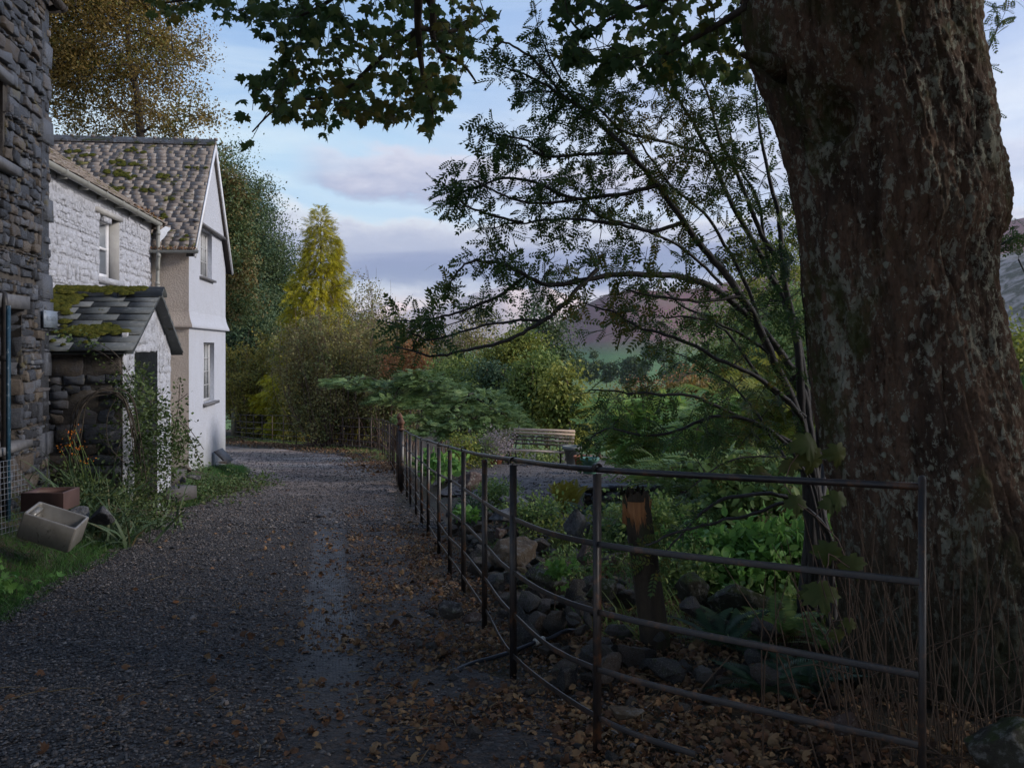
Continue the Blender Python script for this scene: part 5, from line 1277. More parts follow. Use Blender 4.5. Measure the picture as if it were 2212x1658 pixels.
M_ASHL = mat_leaf('russet_leaf', [(.035, .05, .014), (.085, .085, .02), (.14, .10, .026), (.105, .075, .022), (.055, .068, .018)], .35, nscale=.45, gain=1.7)
M_DKGL = mat_leaf('dark_green_leaf', [(.018, .034, .020), (.030, .055, .028), (.045, .062, .024), (.035, .05, .03)], .25, nscale=.5, gain=2.30)
M_DKGL2 = mat_leaf('turning_leaf', [(.022, .042, .02), (.032, .055, .022), (.045, .058, .02), (.085, .06, .022), (.03, .05, .02)], .25, nscale=.7, gain=2.30)
M_GOLD = mat_leaf('gold_cypress_spray', [(.05, .075, .010), (.18, .19, .016), (.38, .34, .02), (.12, .14, .015), (.32, .26, .018)], .3, nscale=1.2, gain=1.45)
M_JUN = mat_leaf('blue_juniper_spray', [(.022, .045, .016), (.048, .088, .030), (.09, .135, .048), (.035, .062, .022)], .1, nscale=2.5, gain=1.9)
M_WILL = mat_leaf('grey_olive_leaf', [(.045, .06, .022), (.08, .092, .034), (.13, .115, .045), (.085, .08, .035)], .3, nscale=.8, gain=2.30)
M_OLIV = mat_leaf('yellow_olive_leaf', [(.04, .05, .015), (.09, .095, .022), (.15, .13, .03), (.06, .07, .02)], .3, nscale=.9, gain=2.30)
M_RED = mat_leaf('orange_red_leaf', [(.12, .055, .025), (.17, .075, .035), (.15, .09, .035), (.08, .07, .03)], .3, nscale=1.5, gain=2.30)
M_YELG = mat_leaf('yellow_green_leaf', [(.04, .065, .016), (.075, .10, .022), (.13, .135, .028), (.06, .085, .02)], .35, nscale=1., gain=2.30)
M_BRIG = mat_leaf('bright_green_leaf', [(.03, .075, .02), (.055, .13, .03), (.085, .17, .04), (.06, .10, .03)], .35, nscale=1.2, gain=1.9)
M_MIXG = mat_leaf('mixed_green_leaf', [(.03, .055, .016), (.055, .085, .022), (.08, .105, .028), (.05, .075, .02), (.15, .15, .03)], .3, nscale=1.5, gain=2.6)
M_MIDG_D = mat_leaf('mid_green_leaf_dark', [(.025, .05, .018), (.045, .08, .026), (.06, .09, .03), (.07, .07, .03)], .25, nscale=1.5, gain=1.3)  # darker version of the mid green leaf, for plants near the house
M_MIDG = mat_leaf('mid_green_leaf', [(.025, .05, .018), (.05, .085, .028), (.075, .10, .03), (.05, .06, .02)], .3, nscale=.9, gain=3.0)
M_TEAL = mat_leaf('deep_green_fern', [(.02, .045, .025), (.035, .075, .04), (.055, .10, .05)], .25, nscale=2, gain=1.2)
M_SUM = mat_leaf('sumac_leaf', [(.03, .075, .022), (.055, .11, .032), (.085, .14, .04), (.12, .15, .035), (.05, .10, .03)], .35, nscale=1.4, gain=2.7)
M_ROWL = mat_leaf('rowan_leaf', [(.020, .045, .018), (.030, .065, .022), (.05, .075, .02), (.10, .075, .015)], .35, nscale=1.3, gain=1.8)
M_SYCL = mat_leaf('sycamore_leaf', [(.018, .036, .014), (.026, .052, .018), (.040, .062, .018), (.075, .065, .014)], .38, nscale=.9, gain=2.2)
OV = tpl_oval(); QD = tpl_quad(.55); NR = tpl_quad(.28)

def at(x, y, Y): return P(x, y, Y)
def base(x, Y): X = (x - CX) * Y / F; return (X, Y, float(G(X, Y)))
def cr(x, y, Y, wx, wz, dy=None):
    """crown ellipsoid centred at pixel, radii given in pixels at that distance"""
    q = P(x, y, Y); k = Y / F; return (q[0], q[1], q[2], wx * k, dy if dy else wx * k * .8, wz * k)

# ---- trees behind the houses and down the lane
tree('russet_tree', 'tall open tree with russet brown autumn leaves rising behind the cottage roof', base(150, 40), [cr(240, 110, 40, 200, 210), cr(120, 60, 40, 150, 200), cr(370, 230, 38, 80, 90), cr(420, 250, 38, 50, 45), cr(210, -60, 40, 180, 120)], 1000, 95, .36, QD, .13, M_ASHL, M_BK, .4, limbs=60, shell=.2, tip=.012)
tree('green_tree', 'big dark green tree behind the gable of the white cottage', base(520, 62), [cr(490, 590, 62, 115, 225), cr(565, 640, 60, 70, 150), cr(470, 470, 60, 75, 125), cr(540, 740, 58, 95, 120), cr(590, 730, 59, 50, 120)], 1100, 150, .55, QD, .17, M_DKGL, M_BK, .5, limbs=30, shell=.3)
tree('turning_tree', 'tree with orange tinged leaves close against the gable edge', base(470, 47), [cr(480, 480, 47, 55, 125), cr(500, 620, 46, 45, 100)], 300, 90, .34, QD, .16, M_DKGL2, M_BK, .25, limbs=24)
tree('green_tree', 'dark bushy tree low behind the hedge, just right of the white gable', base(540, 52), [cr(540, 780, 52, 90, 120)], 260, 90, .5, QD, .18, M_DKGL, M_BK, .3, limbs=12)

# ---- golden cypress
def conifer(name, label, bx_, by_, ztop, rad, mat, n=17000, sp=.46):
    b = np.array([bx_, by_, float(G(bx_, by_))]); root = thing(name, label, 'tree', b); H = ztop - b[2]
    mb = MB(); mb.tube([b - [0, 0, .2], b + [0, 0, H * .5], b + [0, 0, H * .93]], [.16, .09, .015], 8)
    t = 1 - RNG.random(n) ** .62; a = RNG.uniform(0, 6.283, n); r = rad * (1 - t) ** .66 + .08
    q = np.stack([np.cos(a) * 1.6, np.sin(a) * 1.6, t * 13], -1); lump = fbm(q, 3) * 1.4; fine_ = fbm(q * 2.7, 2)
    rr = r * np.clip(.78 + .62 * lump + .15 * fine_ + .22 * ((t * 12 + 1.2 * np.sin(a * 2 + t * 9)) % 1.0 < .5), .3, 1.35) * np.clip(1 - np.abs(RNG.normal(0, .24, n)), .15, 1); out = np.stack([np.cos(a), np.sin(a), a * 0], -1)
    pos = b + out * rr[:, None] + np.stack([a * 0, a * 0, H * t - .12 * rr], -1)
    D = out * .8 + RNG.normal(0, .28, (n, 3)); D[:, 2] -= .10 + .35 * RNG.random(n); D[t > .92, 2] += .8
    for k in range(260):
        i = RNG.integers(n); mb.tube([b + [0, 0, (pos[i] - b)[2] - .1], lerp(b + [0, 0, (pos[i] - b)[2]], pos[i], .6) + [0, 0, .05], pos[i]], [.02, .012, .004], 4, False)
    lf = MB(); scatter(lf, tpl_spray(13, .075, .42, .4), pos, D, rdir(n, 1.6), sp * RNG.uniform(.55, 1.2, n) * (.5 + .5 * (1 - t) ** .5))
    mb.build('trunk', M_BK, root); lf.build('crown', mat, root); return root
conifer('golden_cypress', 'golden yellow cypress tree standing between the dark tree and the open sky', -8.98, 43.5, at(0, 442, 43.5)[2], 2.6, M_GOLD)

# ---- twiggy shrubs over the far fence
def twiggy(name, label, x, Y, w, ytop, nst, mat, per=26, lean=.35, ls=.07, lo=.25, group=None, depth=None, stem=M_TWIG, tpl=OV, nleaf_sz=.2):
    k = Y / F; b = np.array(base(x, Y)); zt = at(x, ytop, Y)[2]; root = thing(name, label, 'shrub', b, group); mb = MB(); pos = []
    for i in range(nst):
        a = RNG.uniform(0, 6.283); rr = math.sqrt(RNG.random()); s0 = b + np.array([math.cos(a) * w * k * .38 * rr, math.sin(a) * (depth or w * k * .3) * rr, -.1])
        H = (zt - b[2]) * RNG.uniform(.72, 1.02) * (1 - .28 * rr * rr); e = s0 + np.array([math.cos(a) * w * k * lean * rr + RNG.normal(0, .1), math.sin(a) * w * k * lean * .6 * rr, H]); m_ = lerp(s0, e, .5) + RNG.normal(0, .07 * H, 3) * [1, 1, .2]
        pth = smooth_path([s0, m_, e], 5); mb.tube(pth, np.linspace(.018, .004, len(pth)), 5, False)
        for q_ in range(6):
            t = RNG.uniform(lo, .95); p0 = pth[int(t * (len(pth) - 1))]; p1 = p0 + rdir(1, .9)[0] * RNG.uniform(.2, .6) * (zt - b[2]) * .25; mb.tube([p0, lerp(p0, p1, .5) + RNG.normal(0, .03, 3), p1], [.007, .004, .002], 4, False)
            m2 = int(per * RNG.uniform(.2, 1.)); pos.append(lerp(p0, p1, RNG.random((m2, 1))) + RNG.normal(0, nleaf_sz * .6, (m2, 3)))
    pos = np.concatenate(pos); n = len(pos); lf = MB(); scatter(lf, tpl, pos, rdir(n, .2), rdir(n, .4), ls * RNG.uniform(.6, 1.3, n)); mb.build('stems', stem, root); lf.build('foliage', mat, root); return root
twiggy('twiggy_shrub', 'tall twiggy brown stemmed shrub arching over the far fence, right of the hedge', 745, 36.5, 215, 612, 190, M_WILL, 62, .34, .10)
twiggy('twiggy_shrub', 'sparse brown shrub mass at the right side of the tall twiggy one', 845, 35.5, 120, 655, 80, M_WILL, 50, .32, .10)
twiggy('hedge_shrub', 'olive green leggy hedge shrub above the left part of the far fence', 600, 46, 200, 700, 130, M_OLIV, 90, .3, .13, lo=.1)
twiggy('hedge_shrub', 'yellowish green hedge shrub between fence and golden cypress', 668, 41, 140, 735, 90, M_OLIV, 80, .3, .12, lo=.1)
twiggy('grey_green_shrub', 'grey green feathery shrub top against the sky right of the golden cypress', 800, 47, 100, 565, 60, M_WILL, 50, .35, .12)
tree('small_tree', 'dark evergreen undergrowth behind the hedge shrubs at the end of the lane', base(640, 50), [cr(640, 850, 50, 130, 90), cr(760, 850, 50, 110, 90)], 300, 34, .42, QD, .14, M_DKGL, M_BK, .12, limbs=14, cat='shrub', stems=3)
# ---- garden planting to the right
tree('maple_shrub', 'orange red maple shrub glowing behind the juniper', base(880, 31), [cr(880, 775, 31, 38, 40), cr(905, 810, 31, 32, 34), cr(862, 800, 31, 25, 28)], 130, 30, .17, OV, .085, M_RED, M_TWIG, .06, limbs=10, cat='shrub', stems=3)
tree('slender_birch', 'slender loose tree in front of the pale far hill', base(1030, 34), [cr(1035, 715, 34, 40, 60), cr(1000, 760, 34, 40, 50)], 110, 16, .28, OV, .10, M_WILL, M_BK, .07, limbs=12, stems=4)
tree('slender_birch', 'thin grey green tree left of the slender birch, near the orange shrub', base(960, 37), [cr(960, 760, 37, 45, 50), cr(930, 770, 37, 30, 45)], 110, 20, .28, OV, .10, M_DKGL2, M_BK, .07, limbs=10, stems=3)
tree('fresh_green_shrub', 'light green leafy shrub between the orange shrub and the yellow one', base(1000, 29), [cr(1005, 810, 29, 60, 30), cr(1050, 830, 28, 50, 28)], 240, 40, .18, OV, .09, M_MIXG, M_TWIG, .05, limbs=12, cat='shrub', stems=5)
tree('yellow_shrub', 'yellow green leafed shrub in the middle of the garden', base(1098, 27), [cr(1100, 765, 27, 48, 38), cr(1135, 745, 27, 34, 32), cr(1075, 800, 27, 34, 30)], 190, 36, .15, OV, .085, M_YELG, M_TWIG, .07, limbs=12, cat='shrub', stems=3)
tree('grey_green_tree', 'grey green conical tree standing before the heather hill', base(1178, 30), [cr(1172, 740, 30, 55, 70), cr(1165, 690, 30, 32, 45), cr(1200, 790, 30, 50, 40)], 210, 26, .24, OV, .10, M_DKGL, M_BK, .12, limbs=14)
tree('leafy_shrub', 'tall loose green shrub rising straight behind the bench', base(1150, 23.5), [cr(1150, 860, 23.5, 55, 80), cr(1170, 800, 23.5, 35, 45)], 150, 40, .17, OV, .10, M_MIXG, M_TWIG, .05, limbs=14, cat='shrub', stems=6, shell=.2)
tree('leafy_shrub', 'yellowing drooping shrub behind the right half of the bench', base(1218, 22.5), [cr(1215, 860, 22.5, 42, 78), cr(1235, 905, 22.5, 35, 40)], 110, 34, .17, OV, .11, M_YELG, M_TWIG, .05, limbs=14, cat='shrub', stems=5, shell=.2, droop=.6)
tree('leafy_shrub', 'dark leaved shrub between juniper and bench', base(1088, 24.5), [cr(1085, 850, 24.5, 45, 60), cr(1060, 815, 24.5, 30, 35)], 120, 36, .17, OV, .09, M_DKGL, M_TWIG, .05, limbs=14, cat='shrub', stems=5, shell=.2)
tree('leafy_shrub', 'low mid green shrub filling in behind the juniper', base(960, 28), [cr(970, 845, 28, 80, 35), cr(1045, 850, 27, 60, 40)], 240, 44, .22, OV, .085, M_MIXG, M_TWIG, .05, limbs=12, cat='shrub', stems=5)
tree('leafy_shrub', 'deep green shrub between the bench and the sumac', base(1300, 25), [cr(1290, 905, 25, 70, 42)], 200, 44, .22, OV, .10, M_MIXG, M_TWIG, .05, limbs=12, cat='shrub', stems=5)
tree('bare_shrub', 'nearly bare russet shrubs at the far edge of the garden', base(1390, 36), [cr(1400, 850, 36, 70, 30), cr(1490, 830, 36, 50, 45)], 200, 4, .3, OV, .10, M_RED, M_TWIG, .05, limbs=26, cat='shrub', stems=9, tip=.012)
tree('orange_shrub', 'orange and yellow leafed low shrubs behind the sumac', base(1400, 29), [cr(1400, 872, 29, 75, 20), cr(1500, 860, 29, 60, 28)], 220, 26, .2, OV, .12, M_ASHL, M_TWIG, .05, limbs=10, cat='shrub', stems=5)
for k, (x, Y, w, yt, lab) in enumerate([(1560, 60, 110, 640, 'broad hedgerow tree right of the heather hill'), (1680, 48, 120, 500, 'tall yellow green tree close to the left of the great trunk'), (1640, 44, 100, 700, 'rounded green tree below the tall one beside the great trunk'), (1740, 40, 110, 620, 'dark green tree mostly hidden by the great trunk'), (2240, 36, 90, 700, 'yellowing tree at the far right edge beyond the trunk')]):
    tree('hillside_tree', lab, base(x, Y), [cr(x, yt + w * 1.1, Y, w, w * 1.15), cr(x + w * .4, yt + w * 2.1, Y, w * .8, w), cr(x - w * .4, yt + w * 2, Y, w * .7, w * .8)], 380, 30, .45, QD, .19, [M_MIDG, M_YELG, M_MIDG, M_MIDG, M_YELG][k], M_BK, .3, group='trees beyond the garden', limbs=24, shell=.3)
tree('yellow_shrub', 'yellow flowered bushes low at the right edge beyond the trunk', base(2260, 14), [cr(2230, 830, 14, 80, 60)], 160, 26, .18, OV, .11, M_YELG, M_TWIG, .05, limbs=10, cat='shrub', stems=5)
tree('leafy_shrub', 'glossy green bush at the right edge of the photograph by the trunk', base(2300, 9), [cr(2270, 900, 9, 90, 60)], 120, 24, .13, OV, .10, M_BRIG, M_TWIG, .04, limbs=10, cat='shrub', stems=5)

# far valley trees and hedges, each its own
def far_tree(x, y, Y, r, k):
    b = np.array(P(x, y, Y)); n = 260; c = ell(50, b + [0, 0, r * .55], (r, r, r * .8), .1); pos, off = clumps(c, 20, r * .22); m_ = len(pos)
    t = thing('field_tree', 'dark distant tree or hedge clump in the green valley fields', 'tree', b, 'distant trees in the valley'); mb = MB(); mb.tube([b - [0, 0, r], b + [0, 0, r * .6]], [r * .09, r * .05], 6); mb.build('trunk', M_BK, t)
    lf = MB(); scatter(lf, QD, pos, rdir(m_), rdir(m_), r * .32 * RNG.uniform(.6, 1.3, m_)); lf.build('crown', M_DKGL, t); return t
for k in range(34):
    far_tree(RNG.uniform(1235, 1470), RNG.choice([772, 790, 803, 820], p=[.2, .2, .3, .3]) + RNG.normal(0, 3), 600 if k % 3 else 900, RNG.uniform(3, 6.5) * (1.4 if k % 3 == 0 else 1), k)

# ---- spreading juniper
def juniper():
    b = np.array(base(985, 21.8)); root = thing('spreading_juniper', 'spreading blue green juniper in flat feathery layers left of the bench', 'shrub', b)
    mb = MB(); pos = []; D = []; S = []
    heads = []
    tiers = [(-3.75, 21.5, 825, 1.0), (-3.0, 21.6, 832, 1.1), (-2.1, 21.4, 822, 1.1), (-2.7, 21.0, 862, .9), (-1.6, 21.6, 838, 1.0), (-.9, 21.2, 850, 1.1), (-1.9, 20.9, 872, 1.0), (-2.3, 21.3, 812, .5), (-1.2, 20.7, 885, 1.1), (-.5, 20.8, 882, .9), (-2.0, 20.4, 905, .9), (-1.2, 20.3, 915, 1.0), (-.5, 20.4, 915, .9), (-.05, 21.0, 905, .7), (-1.7, 20.1, 935, .8), (-1.0, 20.1, 940, .8), (-.2, 20.6, 938, .7), (-1.5, 22.0, 860, 1.2), (-.6, 22.0, 880, 1.1), (-2.6, 22.0, 850, 1.1), (.05, 21.6, 925, .7)]
    for (X, Y, y, r) in tiers:
        z = EYE - (y - HY) * Y / F; c = np.array([X, Y, z]); heads.append(c); n = int(300 * r)
        for _ in range(n):
            a = RNG.uniform(0, 6.283); q = math.sqrt(RNG.random()) * r * .62; d = np.array([math.cos(a), math.sin(a) * .8, 0]); p_ = c + d * q + [0, 0, .05 * RNG.normal() - .25 * q * q + .04]
            dd = d * .8 + np.array([-.35, -.1, RNG.uniform(-.12, .34)]); pos.append(p_); D.append(dd); S.append(RNG.uniform(.14, .30))
    grow(mb, [b, b + [0, 0, .4], b + [.2, 0, .8]], heads, .06, .012, .1, 6, rscale=.03)
    pos = np.array(pos); n = len(pos); lf = MB(); scatter(lf, tpl_spray(13, .07, .36, .22), pos, np.array(D), rdir(n, 2.0), S); mb.build('branches', M_BK, root); lf.build('foliage', M_JUN, root)
juniper()

# ---- big pinnate sumac clump and laurel like bushes under the rowan
def fronds(name, label, b, heads, tpl, mat, per, size, stem=M_TWIG, cat='shrub', droop=.35, spread=.3, group=None):
    root = thing(name, label, cat, b, group); mb = MB(); grow(mb, [np.asarray(b, float), np.asarray(b, float) + [0, 0, .25]], heads, .03, .009, .05, 5, rscale=.012); pos = []; D = []
    for h in heads:
        k = RNG.poisson(per)
        a = RNG.uniform(0, 6.283, k); d = np.stack([np.cos(a), np.sin(a), RNG.uniform(-.15, .6, k)], -1); pos.append(np.asarray(h) + d * .04 + RNG.normal(0, spread * .15, (k, 3))); D.append(d)
    pos = np.concatenate(pos); D = np.concatenate(D); n = len(pos); lf = MB(); scatter(lf, tpl, pos, D, rdir(n, 2.5), size * RNG.uniform(.6, 1.2, n)); mb.build('stems', stem, root); lf.build('foliage', mat, root); return root
def heads_in(poly, Yr, n):
    poly = np.array(poly, float); lo, hi = poly.min(0), poly.max(0); out = []
    while len(out) < n:
        q = lo + RNG.random(2) * (hi - lo)
        if inpoly(q, poly): out.append(P(q[0], q[1], RNG.uniform(*Yr)))
    return out
def inpoly(q, poly):
    x, y = q; c = False; j = len(poly) - 1
    for i in range(len(poly)):
        if (poly[i][1] > y) != (poly[j][1] > y) and x < (poly[j][0] - poly[i][0]) * (y - poly[i][1]) / (poly[j][1] - poly[i][1]) + poly[i][0]: c = not c
        j = i
    return c
PINL = tpl_pinnate(11, .085, .30, .5, .5)
fronds('sumac_bush', 'bright green feathery sumac bush to the right of the pots', base(1350, 15), heads_in([(1345, 885), (1370, 868), (1420, 862), (1480, 880), (1500, 960), (1440, 1010), (1385, 1010), (1360, 960)], (14.6, 16.3), 95), PINL, M_SUM, 7, .62)
fronds('sumac_bush', 'second feathery sumac bush behind the rowan stems', base(1560, 13.5), heads_in([(1470, 880), (1560, 850), (1680, 880), (1720, 940), (1700, 1020), (1500, 1020)], (12, 14), 85), PINL, M_SUM, 7, .58)
fronds('sumac_bush', 'dull green feathery bush low behind the broken post', base(1480, 10.5), heads_in([(1400, 1000), (1560, 990), (1700, 1000), (1740, 1080), (1560, 1110), (1440, 1090)], (9.4, 10.8), 70), PINL, M_MIDG, 7, .42)
fronds('sumac_bush', 'yellow tinged feathery bush tight against the rowan stems', base(1700, 11.5), heads_in([(1640, 800), (1740, 790), (1770, 900), (1750, 1000), (1660, 960)], (10.6, 12), 50), PINL, M_YELG, 6, .5)
# broad leaved shrub with pale hydrangea like heads behind the post
tree('hydrangea', 'leafy shrub with fading cream flower heads beneath the rowan', base(1660, 9.2), [cr(1640, 1080, 9.2, 120, 60), cr(1740, 1120, 8.8, 60, 60)], 160, 22, .14, OV, .10, M_MIDG, M_TWIG, .03, limbs=12, cat='shrub', stems=7)
hd = [P(x, y, Y) for x, y, Y in ((1735, 1082, 8.7), (1755, 1100, 8.7), (1822, 1145, 8.4), (1700, 1060, 8.8), (1770, 1060, 8.8), (1655, 1118, 8.6), (1718, 1135, 8.5), (1690, 1095, 8.7), (1748, 1147, 8.4), (1782, 1130, 8.4), (1660, 1085, 8.8), (1805, 1165, 8.3))]
M_CREAM2 = mat_leaf('cream_petal', [(.30, .22, .12), (.42, .32, .18), (.36, .30, .14)], .3, nscale=3)
mb = MB(); pos = np.concatenate([h + rdir(60) * RNG.uniform(.03, .06, (60, 1)) for h in hd]); n = len(pos); scatter(mb, OV, pos, rdir(n), rdir(n), RNG.uniform(.02, .035, n)); tag(mb.build('flower_heads', M_CREAM2), 'fading cream flower heads scattered over the shrub beneath the rowan', 'flowers', kind='stuff')
tree('leafy_shrub', 'bright green broad leaved shrub lit up right of the broken post', base(1620, 7.2), [cr(1560, 1190, 7.3, 100, 28), cr(1690, 1170, 7.2, 110, 36), cr(1740, 1240, 6.9, 60, 34), cr(1620, 1230, 7.0, 110, 24)], 170, 13, .085, OV, .085, M_BRIG, M_TWIG, .018, limbs=16, cat='shrub', stems=8, tip=.002)
tree('leafy_shrub', 'low weeds and young shoots below the bright shrub', base(1640, 6.4), [cr(1640, 1330, 6.4, 130, 36), cr(1740, 1380, 6.0, 70, 40)], 110, 11, .08, OV, .065, M_MIDG, M_TWIG, .010, limbs=10, cat='shrub', stems=6, tip=.0015)
# ------------------------------------------------------------------ the great sycamore
def mat_syc():
    m, nt, out = newmat('sycamore_bark'); co = texco(nt); cs = texco(nt, (1, 1, .35)); cm = texco(nt, (1, 1, .62))
    n = noise(nt, cs, 5, 9, .65, .6); c = ramp(nt, n, [(.28, (.035, .023, .016)), (.42, (.085, .056, .040)), (.56, (.165, .102, .068)), (.68, (.12, .092, .065)), (.8, (.20, .165, .125))]).outputs[0]
    # scaly plates
    wv_ = nt.nodes.new('ShaderNodeVectorMath'); wv_.operation = 'MULTIPLY_ADD'; nn_w = N(nt, 'ShaderNodeTexNoise', Scale=7.0, Detail=5.0); nt.links.new(cs, nn_w.inputs['Vector']); nt.links.new(nn_w.outputs['Color'], wv_.inputs[0]); wv_.inputs[1].default_value = (.35, .35, .25); nt.links.new(cs, wv_.inputs[2]); pl_ = voro(nt, wv_.outputs[0], 13, 'DISTANCE_TO_EDGE'); c = mixc(nt, ramp(nt, pl_, [(.0, .4), (.05, 0.)]).outputs[0], c, (.03, .022, .018))
    # lichens: grey green crusts in two sizes
    wrp = mixc(nt, .12, cm, N(nt, 'ShaderNodeTexNoise').outputs['Color'])
    l1 = noise(nt, cm, 26, 9, .74, .4); l2 = noise(nt, cm, 3.2, 5, .6)
    lm = ramp(nt, math_(nt, 'ADD', l1, math_(nt, 'MULTIPLY', math_(nt, 'SUBTRACT', l2, .5), .4)), [(.535, 0.), (.565, 1.)]).outputs[0]
    lc = mixc(nt, noise(nt, co, 18, 5, .6), (.19, .19, .14), (.52, .52, .42))
    c = mixc(nt, math_(nt, 'MULTIPLY', lm, .8), c, lc)
    v = voro(nt, co, 9, 'F1'); vm = math_(nt, 'MULTIPLY', ramp(nt, math_(nt, 'ADD', v, math_(nt, 'MULTIPLY', noise(nt, co, 30, 4, .6), .16)), [(.22, 1.), (.25, 0.)]).outputs[0], ramp(nt, noise(nt, co, 1.6, 3, .5), [(.42, 0.), (.5, .85)]).outputs[0])
    c = mixc(nt, vm, c, (.32, .34, .27))
    mo = ramp(nt, noise(nt, cm, 1.7, 6, .6, .4), [(.52, 0.), (.62, .85)]).outputs[0]; c = mixc(nt, math_(nt, 'MULTIPLY', mo, ramp(nt, noise(nt, co, 12, 5, .6), [(.4, .2), (.55, 1.)]).outputs[0]), c, (.055, .065, .016))
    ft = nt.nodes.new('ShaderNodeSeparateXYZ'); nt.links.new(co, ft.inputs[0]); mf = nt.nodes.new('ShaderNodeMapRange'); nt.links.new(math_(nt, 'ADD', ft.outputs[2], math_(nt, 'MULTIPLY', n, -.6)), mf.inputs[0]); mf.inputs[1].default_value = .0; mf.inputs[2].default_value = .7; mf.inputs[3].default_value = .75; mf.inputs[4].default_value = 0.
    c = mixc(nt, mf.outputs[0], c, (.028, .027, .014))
    b = bump(nt, noise(nt, cs, 14, 9, .7, .4), 1., .06); b = bump(nt, pl_, .5, .02, b); b = bump(nt, lm, .35, .006, b); b = bump(nt, noise(nt, co, 90, 5, .7), .5, .004, b)
    principled(nt, out, c, .85, b, .25); return m
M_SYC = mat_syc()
yL = [(-420, 1560), (-200, 1585), (0, 1605), (60, 1608), (110, 1618), (150, 1632), (200, 1655), (300, 1688), (400, 1712), (500, 1730), (600, 1742), (700, 1750), (800, 1758), (900, 1768), (1000, 1785), (1100, 1805), (1300, 1822), (1450, 1800), (1560, 1745), (1640, 1660)]
yR = [(-420, 2150), (0, 2118), (90, 2124), (150, 2136), (200, 2146), (300, 2162), (380, 2176), (430, 2186), (480, 2184), (520, 2168), (560, 2160), (620, 2163), (700, 2176), (760, 2190), (830, 2210), (920, 2232), (1000, 2250), (1200, 2300), (1400, 2360), (1560, 2430), (1640, 2520)]
YT = 5.0
syc = thing('sycamore_tree', 'huge sycamore with lichen spotted red brown bark at right, boughs hanging across the top', 'tree', (2.15, YT, -.05))
n = 400; ysm = np.concatenate([np.linspace(1640, -420, 760)]); A = np.linspace(0, 2 * math.pi, n, endpoint=False); rings = []
for y in ysm:
    l = np.interp(y, [a for a, _ in yL], [b for _, b in yL]); r = np.interp(y, [a for a, _ in yR], [b for _, b in yR])
    z = EYE - (y - HY) * YT / F; xl, xr = (l - CX) * YT / F, (r - CX) * YT / F; cx, rad = (xl + xr) / 2 - .03, (xr - xl) / 2 * .915
    ca, sa = np.cos(A), np.sin(A); p = np.stack([ca * 1.0, sa * 1.0, A * 0 + z * .55], -1)
    lob = fbm(np.stack([ca * 1.3, sa * 1.3, A * 0 + z * .35], -1), 3) * .10
    rid = (1 - np.abs(fbm(np.stack([ca * 5 + z * .25, sa * 5, A * 0 + z * .7], -1), 3))) ** 3 * .030
    fine = fbm(np.stack([ca * 10, sa * 10, A * 0 + z * 7], -1), 5, .6) * .034 + np.abs(fbm(np.stack([ca * 22, sa * 22, A * 0 + z * 12], -1), 3)) * .010
    crk = np.abs(fbm(np.stack([ca * 7.5 + .4 * np.sin(z * 6), sa * 7.5, A * 0 + z * 1.5], -1), 4, .55)); fine = fine - .019 * np.clip(1 - crk / .07, 0, 1) + .010 * np.abs(fbm(np.stack([ca * 40, sa * 40, A * 0 + z * 26], -1), 2))
    side = np.abs(np.cos(A + R(23))) ** 4; rr = rad * (1 + lob * (1 - side)) + (rid + fine) - .018
    # deep knot hole and a burr on the face
    X_h = (1835 - CX) * 4.45 / F; 
    hx = cx + rr * ca; hy = YT + rr * sa * .95
    hole_ = np.exp(-(((hx - X_h) / .075) ** 2 + ((z - (EYE + 520 * 4.5 / F)) / .12) ** 2) ** 1.6) * (sa < 0)
    hole2 = np.exp(-(((hx - (1890 - CX) * 4.45 / F) / .06) ** 2 + ((z - (EYE + 670 * 4.45 / F)) / .2) ** 2) ** 1.4) * (sa < 0)
    rr = rr - hole_ * .17 - hole2 * .05
    flare = np.clip((.30 - z) / .5, 0, 1) ** 2; rr = rr * (1 + flare * .16 * np.cos(A * 5 + .8) * (1 - side))
    rings.append(np.stack([cx + rr * ca, YT + rr * sa * .95, np.full(n, z)], -1))
Gq = np.array(rings); Gq = np.concatenate([Gq, Gq[:, :1]], 1)
mb = MB(); mb.grid(Gq)
# limbs leaving the head of the trunk (mostly above the picture)
topc = rings[-1].mean(0)
limb_ends = []
for k, (dx, dy, dz, r) in enumerate([(-4.0, -1.5, 2.2, .26), (-3.5, 3.0, 2.0, .26), (-1.0, 1.6, 3.6, .30), (2.5, 1.5, 3, .26), (1.5, -3.0, 2.4, .24), (-2.4, -4.4, 2.0, .22), (-.5, -1.5, 3.5, .25), (-5.6, 1.5, 1.5, .2)]):
    e = topc + np.array([dx, dy, dz]); pth = smooth_path([topc - [0, 0, .6], topc + np.array([dx * .18, dy * .18, dz * .4]), lerp(topc, e, .6) + [0, 0, .35], e], 6); mb.tube(pth, np.linspace(r, .07, len(pth)), 12); limb_ends += [pth[k2] for k2 in range(6, len(pth), 2)] + [e]
# broken branch stub on the left shoulder
sp0 = P(1660, 135, 4.75); sp1 = P(1622, 122, 4.65); mb.tube([sp0 + [.1, .1, -.02], sp0, sp1, P(1600, 118, 4.6)], [.06, .045, .028, .010], 10)
mb.build('trunk', M_SYC, syc, smooth=True)
